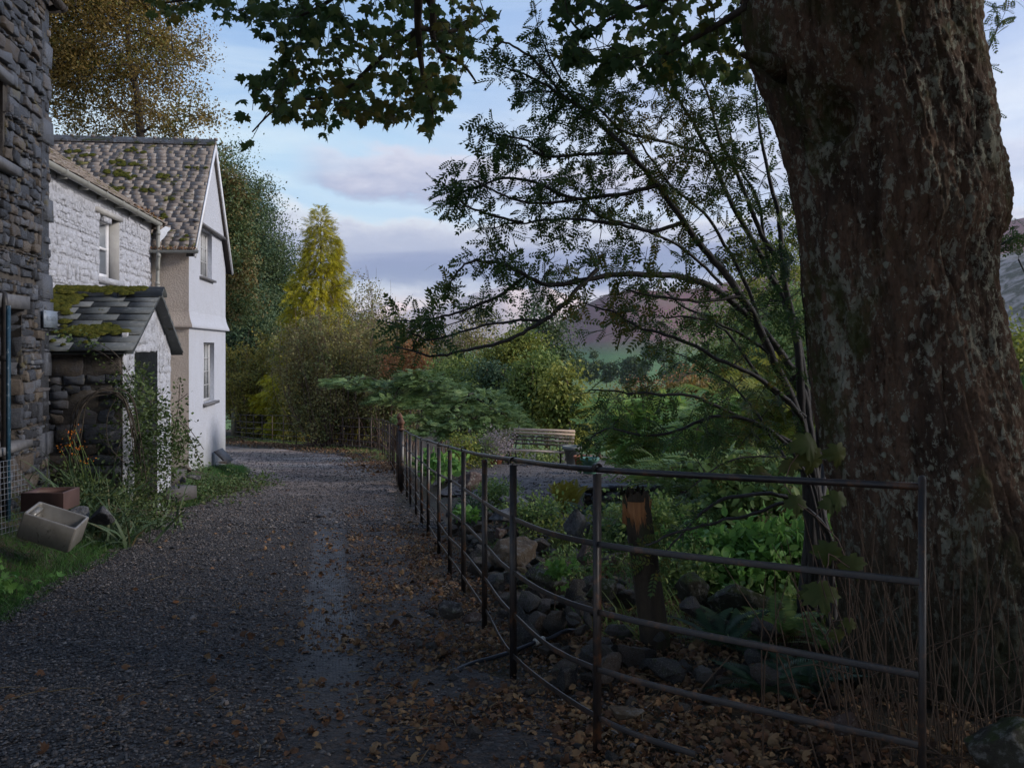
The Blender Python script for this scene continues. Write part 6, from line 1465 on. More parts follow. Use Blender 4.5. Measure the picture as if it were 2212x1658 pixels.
# hanging boughs in view, drawn along the limbs seen against the sky
MAP = tpl_maple(.55)
boughs = [
    [(905, -90, 6.6), (904, 0, 6.7), (903, 60, 6.8), (912, 150, 6.9), (930, 220, 7.0), (938, 280, 7.1)],
    [(870, -60, 6.6), (915, -20, 6.6), (935, 20, 6.7), (935, 80, 6.8), (955, 115, 6.9), (1000, 140, 7.0), (1030, 180, 7.1)],
    [(905, 62, 6.8), (870, 90, 6.9), (810, 135, 7.0), (760, 185, 7.1), (700, 210, 7.2), (640, 218, 7.3), (590, 240, 7.4), (545, 285, 7.5)],
    [(905, 60, 6.8), (960, 68, 6.9), (1010, 60, 7.0), (1050, 40, 7.1)],
    [(930, -60, 6.6), (780, -40, 6.9), (700, 10, 7.0), (640, 40, 7.1), (600, 70, 7.2)],
    [(870, -60, 6.6), (650, -60, 7.0), (500, -20, 7.2), (400, 0, 7.3), (345, 8, 7.4)],
    [(1640, -60, 5.2), (1500, -20, 5.6), (1400, 10, 5.9), (1320, 40, 6.2), (1260, 70, 6.4), (1215, 20, 6.5)],
    [(1620, 10, 5.0), (1540, 60, 5.4), (1450, 110, 5.7), (1380, 150, 5.9)],
    [(1700, -150, 5.2), (1300, -160, 6.0), (930, -90, 6.6)],
]
mb = MB(); seeds = list(limb_ends); bs = []
for k, b_ in enumerate(boughs):
    pth = smooth_path([P(*q) for q in b_], 6); r0 = .040 if k in (0, 1, 8) else .024
    mb.tube(pth, np.linspace(r0, .006 if k != 8 else .035, len(pth)), 8, False); bs += list(pth)
mb.tube(smooth_path([topc + [-.6, .2, .4], P(1650, -260, 5.3), P(1700, -150, 5.2)], 5), .06, 8)
mb.tube(smooth_path([topc + [-.6, .2, .4], P(1700, -200, 5.1), P(1640, -60, 5.2), P(1620, 10, 5.0)], 5), .04, 8)
poly_a = [(330, -60), (335, 20), (370, 35), (400, 25), (470, 30), (540, 45), (600, 75), (640, 70), (600, 120), (590, 145), (545, 165), (520, 215), (545, 235), (530, 290), (545, 300), (575, 255), (600, 245), (640, 265), (690, 265), (712, 290), (730, 240), (790, 240), (810, 280), (845, 285), (880, 250), (900, 270), (930, 270), (945, 235), (985, 235), (1000, 215), (1005, 160), (1060, 110), (1075, 50), (1045, -10), (1040, -60)]
poly_b = [(1195, -40), (1200, 40), (1185, 60), (1215, 90), (1200, 120), (1255, 130), (1290, 175), (1330, 150), (1400, 180), (1500, 170), (1600, 190), (1640, 130), (1620, -40)]
def inpoly_pts(poly, n, Yr, bias=None):
    out = []
    poly = np.array(poly, float); lo, hi = poly.min(0), poly.max(0)
    while len(out) < n:
        q = lo + RNG.random(2) * (hi - lo)
        if inpoly(q, poly): out.append(P(q[0], q[1], RNG.uniform(*Yr)))
    return np.array(out)
ta = inpoly_pts(poly_a, 440, (6.5, 7.9)); tb = inpoly_pts(poly_b, 170, (5.3, 6.6))
hood = []
# unseen crown overhead, plus clumps added right, left and behind for shade
cz = 6.2
for (cx_, cy_, cz_, rx, ry, rz, k) in [(1.2, 4.5, 7.0, 6.5, 6.0, 2.2, 300), (-1.5, 0.5, 6.4, 5.5, 5.0, 1.8, 260), (3.5, -.5, 5.6, 4.5, 4.5, 2.2, 230), (-4.0, 3.5, 7.2, 4, 4, 1.6, 110), (5.5, 4.5, 6.0, 3.5, 4.5, 2.2, 170), (4.8, 1.5, 3.2, 1.8, 2.6, 1.3, 120), (7.5, 5.0, 3.0, 2.0, 5.0, 2.0, 160), (-1.5, -4.5, 5.0, 5.0, 3.0, 2.2, 200), (-5.5, -1.0, 5.2, 2.4, 4.0, 1.5, 110), (4.5, -3.5, 3.5, 2.0, 3.0, 2.0, 120)]:
    hood.append(ell(k, (cx_, cy_, cz_), (rx, ry, rz), .15))
hood = np.concatenate(hood)
def above(p):    # keep the hood out of the picture: it stays above and beside the frame
    Yv = np.maximum(p[:, 1], .05); yy = HY - (p[:, 2] - EYE) * F / Yv; xx = CX + p[:, 0] * F / Yv
    return (p[:, 1] < .2) | (yy < -130) | (xx > 2330) | (xx < -120)
hood = hood[above(hood)]
d1_ = grow(mb, bs, np.concatenate([ta, tb]), .012, .0022, .10, 4, rscale=.008, wob=.09)
grow(mb, limb_ends + bs[::6], hood[::2], .06, .012, .05, 4, rscale=.02)
mb.build('boughs', M_BK, syc)
lf = MB(); T = np.concatenate([ta, tb]); k = RNG.integers(2, 5, len(T)); pos = np.repeat(T, k, 0) + RNG.normal(0, .035, (k.sum(), 3)); n = len(pos)
D = rdir(n) * .75 + np.array([0, 0, -.75]); Nn = rdir(n) + np.array([.2, -.9, .4]) * 1.0
scatter(lf, MAP, pos, D, Nn, RNG.uniform(.05, .115, n))
pos, off = clumps(hood, 13, .36, .6); pos = pos[above(pos)]; n = len(pos)
scatter(lf, QD if False else tpl_quad(.85), pos, rdir(n) + np.array([0, 0, -.4]), rdir(n, .8), .21 * RNG.uniform(.7, 1.25, n))
lf.build('leaves', M_SYCL, syc)
# sucker leaves at the base, big and close
lf = MB()
for (x, y, Y, s) in [(1742, 965, 4.2, .15), (1760, 1000, 4.2, .14), (1810, 985, 4.1, .12), (1700, 1010, 4.3, .10), (1812, 1082, 3.9, .10), (1792, 1090, 3.9, .09), (1790, 1200, 3.8, .12), (1835, 1225, 3.8, .11), (1768, 1290, 3.7, .14), (1750, 1285, 3.75, .10), (1835, 1350, 3.9, .07), (1812, 1375, 3.9, .07), (1720, 1090, 4.1, .10), (1650, 1035, 4.4, .09), (1640, 1020, 4.4, .07), (1600, 1028, 4.6, .07)]:
    q = P(x, y, Y); scatter(lf, MAP, [q + [0, 0, s * .4]], [[RNG.normal(0, .25), RNG.normal(-.2, .2), -1.]], [[RNG.normal(0, .35), -1, .35]], [s])
lf.build('sucker_leaves', mat_leaf('pale_sycamore_leaf', [(.03, .05, .012), (.05, .075, .018), (.08, .085, .02)], .3, nscale=3, gain=1.), syc)
mb = MB(); grow(mb, [np.array([1.5, 4.45, .0]), np.array([1.45, 4.3, .3])], [P(1742, 965, 4.2), P(1810, 1080, 3.9), P(1790, 1195, 3.8), P(1835, 1225, 3.8), P(1768, 1285, 3.7), P(1720, 1085, 4.1), P(1640, 1020, 4.4), P(1835, 1350, 3.9)], .006, .002, .1, 5, rscale=.003); mb.build('suckers', M_TWIG, syc)

# ------------------------------------------------------------------ rowan with many stems
rb = np.array([1.98, 6.0, float(G(1.98, 6.0))])
row = thing('rowan_tree', 'many stemmed rowan fanning out dark branches and small feathery leaves left of the sycamore', 'tree', rb)
ST = [  # (points as pixel x, pixel y, distance), base radius
    ([(1745, 1060, 6.0), (1740, 940, 6.1), (1732, 820, 6.1), (1718, 700, 6.2), (1700, 590, 6.2), (1690, 480, 6.3), (1665, 380, 6.4), (1640, 250, 6.6), (1625, 120, 6.8)], .050),
    ([(1740, 1040, 6.0), (1725, 930, 6.0), (1700, 840, 6.0), (1655, 740, 5.9), (1600, 640, 5.8), (1540, 560, 5.8), (1480, 480, 5.7), (1420, 400, 5.7), (1360, 330, 5.6), (1300, 270, 5.6), (1220, 215, 5.6), (1150, 170, 5.6), (1075, 145, 5.6)], .044),
    ([(1755, 1000, 6.2), (1735, 860, 6.3), (1690, 760, 6.3), (1640, 690, 6.2), (1560, 615, 6.1), (1480, 585, 6.0), (1380, 578, 5.9), (1290, 582, 5.8), (1200, 595, 5.7), (1130, 560, 5.6), (1075, 545, 5.5), (1025, 555, 5.5), (985, 600, 5.5)], .040),
    ([(1290, 582, 5.8), (1240, 630, 5.7), (1180, 690, 5.6), (1110, 730, 5.5), (1030, 755, 5.4), (960, 768, 5.4), (905, 770, 5.3), (850, 760, 5.3)], .017),
    ([(1130, 600, 5.7), (1060, 650, 5.6), (990, 680, 5.5), (930, 690, 5.4), (860, 690, 5.4)], .011),
    ([(1750, 960, 6.3), (1740, 800, 6.4), (1700, 660, 6.5), (1640, 540, 6.5), (1580, 430, 6.5), (1530, 330, 6.6), (1480, 240, 6.6), (1430, 160, 6.7), (1390, 100, 6.8)], .040),
    ([(1700, 590, 6.2), (1650, 500, 6.3), (1610, 400, 6.3), (1560, 290, 6.4), (1530, 190, 6.4), (1490, 130, 6.5)], .024),
    ([(1735, 930, 5.9), (1680, 850, 5.7), (1620, 800, 5.6), (1540, 760, 5.5), (1450, 720, 5.4), (1380, 700, 5.3), (1310, 665, 5.3), (1250, 650, 5.2)], .022),
    ([(1755, 1020, 5.9), (1690, 950, 5.8), (1600, 900, 5.7), (1500, 860, 5.6), (1420, 848, 5.5), (1350, 838, 5.5), (1290, 832, 5.4)], .020),
    ([(1740, 1030, 5.8), (1660, 930, 5.6), (1560, 905, 5.5), (1480, 935, 5.4), (1400, 950, 5.3), (1330, 930, 5.3), (1290, 955, 5.2)], .017),
    ([(1770, 1130, 5.8), (1680, 1060, 5.6), (1580, 1050, 5.4), (1500, 1090, 5.3), (1450, 1140, 5.2), (1420, 1170, 5.2)], .020),
    ([(1775, 1150, 5.7), (1700, 1090, 5.5), (1620, 1110, 5.4), (1540, 1130, 5.3), (1440, 1160, 5.2), (1350, 1195, 5.2), (1300, 1200, 5.2)], .016),
    ([(1420, 400, 5.7), (1330, 425, 5.6), (1240, 432, 5.5), (1150, 400, 5.5), (1080, 395, 5.4), (1030, 415, 5.4), (975, 435, 5.4)], .014),
    ([(1480, 480, 5.7), (1390, 500, 5.6), (1300, 480, 5.5), (1220, 470, 5.5), (1130, 480, 5.5), (1060, 495, 5.4)], .014),
    ([(1360, 330, 5.6), (1280, 335, 5.5), (1190, 345, 5.5), (1120, 325, 5.4), (1060, 320, 5.4)], .012),
    ([(1300, 270, 5.6), (1230, 200, 5.6), (1160, 60, 5.6)], .010),
    ([(1530, 330, 6.6), (1440, 310, 6.4), (1350, 290, 6.2), (1260, 210, 6.0), (1170, 205, 5.9), (1110, 215, 5.8)], .012),
    ([(1240, 432, 5.5), (1160, 440, 5.4), (1090, 420, 5.3), (1020, 385, 5.3), (985, 392, 5.3)], .008),
    ([(1130, 480, 5.5), (1060, 470, 5.4), (1000, 450, 5.3), (968, 415, 5.3)], .008),
    ([(1180, 690, 5.6), (1090, 700, 5.5), (1000, 715, 5.4), (930, 735, 5.3), (880, 720, 5.3)], .008),
    ([(1190, 345, 5.5), (1130, 300, 5.4), (1070, 285, 5.4), (1040, 265, 5.4)], .007),
    ([(1220, 215, 5.6), (1150, 120, 5.5), (1090, 85, 5.5), (1060, 120, 5.5)], .008),
    ([(1560, 615, 6.1), (1480, 540, 6.0), (1400, 500, 5.9), (1300, 470, 5.8), (1230, 390, 5.7)], .011),
    ([(1640, 690, 6.2), (1590, 560, 6.3), (1520, 450, 6.3), (1440, 380, 6.2), (1380, 290, 6.2), (1330, 210, 6.2)], .016),
    ([(1700, 660, 6.5), (1660, 560, 6.6), (1640, 440, 6.7), (1590, 340, 6.7), (1570, 240, 6.7)], .018),
    ([(1735, 860, 6.3), (1660, 760, 6.4), (1560, 700, 6.4), (1470, 660, 6.3), (1400, 610, 6.2)], .016),
    ([(1740, 900, 6.0), (1660, 830, 5.9), (1580, 720, 5.9), (1500, 690, 5.8), (1430, 690, 5.8)], .013),
    ([(1755, 930, 6.5), (1745, 760, 6.6), (1735, 600, 6.6), (1725, 450, 6.7)], .020),
    ([(1770, 1100, 5.9), (1730, 1000, 5.9), (1650, 980, 5.8), (1560, 990, 5.7), (1480, 1040, 5.6)], .011),
    ([(1600, 640, 5.8), (1500, 650, 5.7), (1410, 640, 5.6), (1330, 620, 5.5)], .012),
    ([(1760, 1050, 6.1), (1700, 1000, 6.2), (1650, 920, 6.3), (1590, 840, 6.4), (1500, 790, 6.5), (1420, 760, 6.5)], .018),
    ([(1770, 1080, 6.4), (1765, 900, 6.5), (1755, 700, 6.6), (1720, 500, 6.7), (1690, 350, 6.8), (1660, 220, 6.9)], .036),
    ([(1780, 1080, 6.2), (1800, 900, 6.8), (1900, 600, 7.4), (2050, 300, 7.8), (2150, 80, 8.0), (2155, 20, 8.0)], .030),
    ([(1780, 1080, 6.2), (1850, 900, 7.0), (2050, 620, 7.4), (2165, 520, 7.4), (2215, 500, 7.4)], .020),
]
mb = MB(); sd_ = []; tips_ = []; roots = [np.array([1.98 + RNG.normal(0, .12), 6.0 + RNG.normal(0, .12), rb[2] - .2]) for _ in ST]
for i, (pp, r) in enumerate(ST):
    pts = [P(*q) for q in pp]
    if pp[0][0] >= 1735 and pp[0][1] >= 920: pts = [roots[i], lerp(roots[i], pts[0], .55) + [.04, 0, .0]] + pts
    pth = smooth_path(pts, 6); pth[3:] += np.cumsum(RNG.normal(0, .009, (len(pth) - 3, 3)), 0) * .5
    mb.tube(pth, r * .74 * (1 - np.linspace(0, 1, len(pth))) ** .8 + .0032, 8, False); sd_ += list(pth[int(len(pth) * .25):])
    if r < .045: tips_ += [q + RNG.normal(0, .035, 3) for q in pth[int(len(pth) * .66)::2]] + [pth[-1] + RNG.normal(0, .05, 3) for _ in range(2)]
poly_r = [(1075, 130), (1120, 108), (1160, 20), (1200, 70), (1260, 130), (1330, 150), (1480, 130), (1640, 150), (1690, 330), (1735, 560), (1752, 800), (1745, 880), (1640, 870), (1560, 830), (1500, 790), (1420, 740), (1380, 700), (1330, 730), (1300, 690), (1240, 640), (1190, 660), (1140, 620), (1150, 700), (1060, 710), (1000, 720), (900, 735), (835, 700), (880, 670), (950, 640), (960, 575), (1010, 535), (1070, 520), (1160, 540), (1230, 540), (1150, 520), (1040, 500), (965, 430), (990, 400), (1060, 400), (1140, 380), (1050, 345), (1035, 310), (1120, 300), (1180, 290), (1100, 235), (1120, 205), (1180, 215), (1160, 175)]
tg = inpoly_pts(poly_r, 640, (5.2, 7.0))
low = inpoly_pts([(1280, 800), (1450, 760), (1600, 840), (1750, 900), (1760, 1010), (1600, 1000), (1450, 960), (1290, 970)], 70, (5.2, 6.6))
rgt = np.array([P(x, y, 7.5) for x, y in ((2160, 20), (2175, 10), (2160, 60), (2170, 30), (2165, 240), (2180, 540), (2200, 560), (2195, 540), (2210, 520), (2190, 510), (2215, 825))])
# twig ends settle close to the branches so the sky shows between
def pull(T, S, f):
    S = np.array(S); out = []
    for t in T:
        d = np.sum((S - t) ** 2, 1); j = np.argmin(d); L = math.sqrt(d[j]); out.append(lerp(S[j], t, min(1, f / (L + 1e-6))) if L > f else t)
    return np.array(out)
tg = pull(tg, sd_, .50)
allT = np.concatenate([tg, low, rgt, np.array(tips_)]); sx = CX + allT[:, 0] * F / allT[:, 1]; sy = HY - (allT[:, 2] - EYE) * F / allT[:, 1]; allT = allT[~((sx > 900) & (sx < 1560) & (sy > 560) & (sy < 860) & (RNG.random(len(allT)) < np.where(sy < 730, .30, .62)))]; dr = grow(mb, sd_, allT, .008, .0018, .02, 4, rscale=.007, wob=.08)
mb.build('stems', M_ROWB, row)
PR6 = tpl_pinnate(6, .125, .27, .28, .3)
k = RNG.integers(3, 7, len(allT)); rep = np.repeat(allT, k, 0); rd = np.repeat(dr, k, 0); n = len(rep)
back = RNG.uniform(0, .22, (n, 1)); pos = rep - rd * back
D = rd * .5 + rdir(n) * .8 + np.array([-.25, 0, -.15]); lf = MB(); scatter(lf, PR6, pos, D, rdir(n) * .8 + np.array([0, -.45, .75]), RNG.uniform(.085, .145, n)); lf.build('leaves', M_ROWL, row)

# ------------------------------------------------------------------ low plants
BL = tpl_blade(4, .05, .9); BLS = tpl_blade(3, .045, .6); FERN = tpl_fern(26, .6, .036, .25)
def blades(name, mat, n, fn, h, tpl=BLS, kind='stuff', lean=.5, label=None, cat=None, parent=None):
    xy = fn(n); n = len(xy); z = G(xy[:, 0], xy[:, 1]) - .015; pos = np.stack([xy[:, 0], xy[:, 1], z], -1)
    D = np.stack([RNG.normal(0, lean, n), RNG.normal(0, lean, n), np.ones(n)], -1); Nn = rdir(n); Nn[:, 2] = np.abs(Nn[:, 2]) * .3
    mb = MB(); scatter(mb, tpl, pos, D, Nn, h * RNG.lognormal(0, .35, n)); o = mb.build(name, mat, parent)
    if parent is None: tag(o, label, cat, kind=kind)
    return o
M_GRASS = mat_leaf('lawn_grass', [(.015, .045, .012), (.028, .085, .018), (.045, .11, .025), (.06, .09, .03)], .25, nscale=2.5, gain=1.4)
M_DRYG = mat_leaf('dry_grass', [(.08, .06, .035), (.14, .11, .06), (.10, .075, .05)], .2, nscale=2)
def verge(n):
    y = 4.2 + (25.5 - 4.2) * RNG.random(n) ** 1.25; e = np.abs(RNG.normal(0, .75, n)); x = xleft(y) + .02 - e
    k = fbm(np.stack([x * 2.5, y * 2.5, x * 0], -1), 3) > -.28 - .8 * (e < .8); wall_ = x > np.where(y < 12, -5.99 - .197 * (y - 12), np.where(y < 19, -4.835 - .132 * y + .1, -4.10 - .133 * y))
    k &= wall_; k &= ~((y < 15) & (y > 12) & (x < -5.0)); return np.stack([x, y], -1)[k]
blades('grass', M_GRASS, 95000, verge, .06, lean=.55, label='short green grass on the bank between house and lane', cat='grass')
def gard(n):
    y = RNG.uniform(5.5, 13, n); x = xfence(y) + RNG.uniform(.5, 4.2, n); k = fbm(np.stack([x * 1.3, y * 1.3, x * 0], -1), 3) > .0; return np.stack([x, y], -1)[k]
blades('garden_grass', M_MIDG, 26000, gard, .11, lean=.7, label='rough grass and weeds growing between the garden rocks', cat='grass')
def farv(n):
    y = RNG.uniform(27, 45, n); x = np.interp(y, FENCE[13:, 1], FENCE[13:, 0]) + RNG.normal(0, .6, n); k = fbm(np.stack([x * .8, y * .8, x * 0], -1), 3) > .0; return np.stack([x, y], -1)[k]
blades('verge_grass', M_MIDG, 9000, farv, .14, lean=.7, label='grass tufts along the foot of the far fence', cat='grass')

def bush_patch(name, label, mat, cents, per, csz, ls, tpl=OV, cat='plant', stem=M_TWIG):
    cents = np.array(cents); b = cents.mean(0); b[2] = float(G(b[0], b[1])); root = thing(name, label, cat, b); pos, off = clumps(cents, per, csz, .8); zmin = G(pos[:, 0], pos[:, 1]); pos[:, 2] = np.maximum(pos[:, 2], zmin + .01); n = len(pos)
    D = off / (np.linalg.norm(off, axis=1)[:, None] + 1e-6) + rdir(n) * .7; lf = MB(); scatter(lf, tpl, pos, D, rdir(n, .9), ls * RNG.uniform(.6, 1.3, n)); lf.build('foliage', mat, root)
    mb = MB(); seeds = [np.array([c[0], c[1], float(G(c[0], c[1])) - .03]) for c in cents[::5]]; grow(mb, seeds, cents, .006, .0015, .04, 4, rscale=.004); mb.build('stems', stem, root); return root
# rambling rose over the porch
cents = inpoly_pts([(235, 790), (300, 790), (345, 850), (372, 880), (400, 960), (400, 1010), (330, 1060), (235, 1060), (225, 960)], 210, (12.0, 13.2))
cents = np.array([c if c[2] > G(c[0], c[1]) else [c[0], c[1], float(G(c[0], c[1])) + .1] for c in cents])
bush_patch('rambling_rose', 'rambling rose tangle climbing in front of the porch doorway', M_MIDG_D, cents, 26, .09, .055)
cents = inpoly_pts([(120, 1000), (250, 980), (330, 1040), (390, 1060), (360, 1085), (250, 1075), (150, 1060)], 130, (10.6, 13.5))
cents = np.array([[c[0], c[1], max(float(G(c[0], c[1])) + .05, min(c[2], float(G(c[0], c[1])) + .35))] for c in cents])
bush_patch('bank_weeds', 'green weeds and ivy at the foot of the bank left of the stone steps', M_MIDG_D, cents, 34, .10, .05)
cents = np.array([[x, y, float(G(x, y)) + RNG.uniform(.03, .2)] for x, y in [(-5.35 + RNG.normal(0, .28), RNG.uniform(14.9, 19.6)) for _ in range(110)]])
bush_patch('bank_weeds', 'low green weeds along the foot of the cream wall past the steps', M_MIDG_D, cents, 24, .10, .06)
# dead looking arch of old bramble wires beside the porch and long arching shoots
br = thing('bramble_arch', 'arching bare bramble stems over the dark porch side wall', 'bramble', (-5.7, 11.8, -.3)); mb = MB()
for k in range(9):
    j = lambda s=.04: RNG.normal(0, s, 3); a = P(148 + k * 2.2, 1010, 11.7); b_ = P(150 + k * 2, 940, 11.7); c_2 = P(168 + k * 2.5, 870, 11.7); d_ = P(215 + k * 3, 850 - k, 11.8); e_ = P(265 + k * 3, 865, 11.9); mb.tube(smooth_path([a + j(.02), b_ + j(.02), c_2 + j(.02), d_ + j(.02), e_ + j(), P(300, 950 + 10 * k, 12) + j()], 6), .007, 5, False)
for pts in ([(190, 752, 12), (225, 765, 12), (260, 800, 12), (285, 850, 12)], [(215, 740, 11.9), (255, 770, 11.9), (290, 830, 12)], [(270, 1000, 11.5), (235, 960, 11.4), (232, 900, 11.4), (250, 860, 11.4)], [(372, 960, 12), (385, 880, 12), (388, 830, 12)], [(375, 900, 12), (400, 925, 12), (435, 1000, 12)], [(380, 870, 12), (405, 850, 12)], [(245, 1010, 11.3), (262, 950, 11.3), (300, 905, 11.3)], [(440, 970, 12.2), (405, 920, 12.2), (385, 900, 12.2)]):
    mb.tube(smooth_path([P(*q) for q in pts], 6), .005, 5, False)
mb.build('stems', M_BK, br); sht = []
for pts in ([(190, 752, 12), (285, 850, 12)], [(388, 830, 12), (375, 960, 12)], [(400, 925, 12), (437, 1000, 12)], [(130, 720, 12), (210, 745, 12)], [(380, 990, 12), (440, 1010, 13)]):
    a, b_ = P(*pts[0]), P(*pts[1]); sht += [lerp(a, b_, t) + RNG.normal(0, .03, 3) for t in np.linspace(0, 1, 12)]
lf = MB(); pos, off = clumps(sht, 7, .05, 1); n = len(pos); scatter(lf, OV, pos, rdir(n), rdir(n), .055 * RNG.uniform(.6, 1.2, n)); lf.build('leaves', M_MIDG_D, br)
# crocosmia with orange flowers and strap leaves
def straps(name, label, b, n, h, mat, spread=.3, flowers=None, fmat=None, parent_cat='flowering plant'):
    root = thing(name, label, parent_cat, (b[0], b[1], float(G(b[0], b[1])))); x = b[0] + RNG.normal(0, spread, n); y = b[1] + RNG.normal(0, spread, n)
    pos = np.stack([x, y, G(x, y)], -1); D = np.stack([RNG.normal(0, .55, n), RNG.normal(0, .55, n), np.ones(n)], -1); mb = MB(); scatter(mb, BL, pos, D, rdir(n), h * RNG.uniform(.6, 1.2, n)); mb.build('leaves', mat, root)
    if flowers:
        mb = MB(); fm = MB()
        for q in flowers:
            q = np.array(q); g0 = np.array([q[0] + .1, q[1] + .1, float(G(q[0], q[1]))]); mb.tube(smooth_path([g0, lerp(g0, q, .6) + [.04, 0, .05], q], 5), .003, 4, False)
            k = 7; p_ = q + np.stack([np.linspace(-.05, .05, k), RNG.normal(0, .015, k), RNG.normal(0, .03, k)], -1); scatter(fm, OV, p_, rdir(k, .3), rdir(k), .026 * RNG.uniform(.7, 1.2, k))
        mb.build('flower_stems', M_MIDG, root); fm.build('flowers', fmat, root)
    return root
M_STRAP = mat_leaf('strap_leaf', [(.03, .06, .03), (.05, .09, .045), (.07, .11, .06), (.09, .08, .04)], .3, nscale=3, gain=1.15)
M_ORANGE = mat_leaf('orange_petal', [(.55, .12, .015), (.75, .20, .02), (.60, .09, .02)], .3, nscale=4)
straps('crocosmia', 'crocosmia clump with orange flowers at the corner of the rubble house', (-5.15, 11.2), 150, .75, M_STRAP, .22, [P(x, y, 11.3) for x, y in ((146, 940), (163, 925), (165, 935), (158, 948), (178, 965), (162, 970), (132, 970), (162, 980), (150, 955), (195, 990), (182, 996), (140, 962))], M_ORANGE)
straps('strap_leaved_plant', 'arching green strap leaves spilling over the trough beside the rubble house', (-4.75, 10.6), 170, .62, M_STRAP, .25)
straps('strap_leaved_plant', 'second clump of arching strap leaves in front of the dark porch wall', (-4.95, 12.0), 120, .6, M_STRAP, .25)
# nettle like leaves at the left edge of the grass
cents = np.array([[x, y, float(G(x, y)) + RNG.uniform(.02, .12)] for x, y in [(RNG.normal(-4.15, .14), RNG.normal(7.5, .14)) for _ in range(14)]])
bush_patch('ground_ivy', 'pale green broad leaves growing in front of the tipped sink', M_BRIG, cents, 6, .05, .085, MAP)
# garden bits
def fern(label, x, y, Y, size, mat, k=14, name='fern', up=.9, tpl=FERN):
    q = P(x, y, Y); gz_ = float(G(q[0], Y)); b = np.array([q[0], Y, gz_ + .02]); root = thing(name, label, 'fern', b); a = np.linspace(0, 6.283, k, endpoint=False) + RNG.normal(0, .2, k); D = np.stack([np.cos(a), np.sin(a), up + RNG.normal(0, .25, k)], -1)
    mb = MB(); scatter(mb, tpl, np.repeat(b[None], k, 0), D, np.stack([-np.cos(a) * .4, -np.sin(a) * .4, np.ones(k)], -1), size * RNG.uniform(.75, 1.15, k)); mb.build('fronds', mat, root); return root
M_FYEL = mat_leaf('yellow_fern', [(.09, .09, .015), (.16, .15, .025), (.13, .13, .03)], .3, nscale=2)
fern('yellowing upright fern at the edge of the terrace below the bench', 1225, 1110, 11.2, .55, M_FYEL, 9, up=2.2)
fern('green fern among rocks left of the broken post', 1270, 1130, 10.4, .42, M_TEAL, 10)
fern('small fern on the bank beneath the dry stone wall', 1330, 1130, 8.8, .38, M_TEAL, 10)
fern('blue green fern low in the leaves under the fence end', 1650, 1475, 4.65, .30, M_TEAL, 15, up=.5)
fern('second blue green fern against the sycamore roots', 1750, 1440, 4.75, .28, M_TEAL, 14, up=.5)
fern('large green fern in the shade behind the second rail', 1560, 1370, 5.4, .36, M_TEAL, 14, up=.7)
fern('light green fern frond beside the bright shrub', 1490, 1160, 7.6, .42, M_BRIG, 10, up=.8)
fern('ragged fern under the bright shrub near the rowan stems', 1690, 1310, 5.7, .34, M_MIDG, 14, up=.6)
fern('fern tucked between the mossy rocks and rowan base', 1800, 1330, 5.4, .34, M_MIDG, 12, up=.6)
# terrace borders
def mound(name, label, x, y, Y, w, h, mat, ls=.06, per=26, n=46, tpl=OV, csz=.08, cat='plant'):
    q = P(x, y, Y); k = Y / F; c = ell(n, (q[0], Y, q[2]), (w * k, w * k * .8, h * k), .3); return bush_patch(name, label, mat, c, per, csz, ls, tpl, cat)
mound('hosta', 'broad bright green leaves behind the iron fence near the gate posts', 950, 1005, 17.5, 62, 20, M_BRIG, .17, 7, 40)
mound('perennial_clump', 'orange tipped feathery perennials behind the fence', 1000, 975, 18.5, 34, 34, M_YELG, .06)
mound('perennial_clump', 'green upright perennials left of the bench', 1040, 975, 18.8, 30, 30, M_MIDG, .06)
M_MAUVE = mat_leaf('mauve_seed_head', [(.16, .14, .17), (.26, .23, .27), (.10, .11, .07), (.30, .26, .25)], .3, nscale=4)
mound('aster_clump', 'fading mauve grey michaelmas daisies touching the left end of the bench', 1070, 962, 18.8, 32, 28, M_MAUVE, .035, 50)
mound('heather_mound', 'dark green heather mound among the rocks inside the fence', 1075, 1068, 12.2, 40, 24, M_MIDG, .035, 60, 40, QD, .06)
mound('alpine_cushion', 'grey green alpine cushion on the rocks inside the fence', 1020, 1095, 11.2, 22, 14, M_TEAL, .03, 50, 20)
mound('weedy_bank', 'leafy weeds on the bank right of the mossy hump, below the terrace', 1160, 1105, 9.8, 70, 22, M_MIDG, .045, 34, 40)
mound('weedy_bank', 'yellow green weeds on the bank below the dry stone wall', 1230, 1150, 9.0, 80, 18, M_YELG, .04, 20, 36)
mound('weedy_bank', 'dark low growth under the bench and behind it', 1150, 985, 20.6, 90, 22, M_MIDG, .07, 30, 40)
mound('weedy_bank', 'leafy green weeds round the foot of the broken post', 1470, 1230, 6.8, 70, 26, M_MIDG, .045, 26, 40)
mound('weedy_bank', 'green herbs spilling over the rubble right of the tan boulder', 1250, 1215, 7.4, 60, 14, M_MIDG, .035, 22, 30)
mound('weedy_bank', 'green undergrowth between the dry stone wall and the broken post', 1400, 1120, 8.6, 90, 36, M_MIDG, .05, 34, 60)
mound('lone_weed', 'single bright green sprig sprouting between the rocks behind the fence', 1213, 1240, 5.9, 22, 20, M_BRIG, .05, 8, 8, MAP, .03)
mound('lone_weed', 'small bright green cranesbill leaf low behind the fence posts', 1003, 1110, 9.4, 16, 12, M_BRIG, .08, 6, 5, MAP, .03)
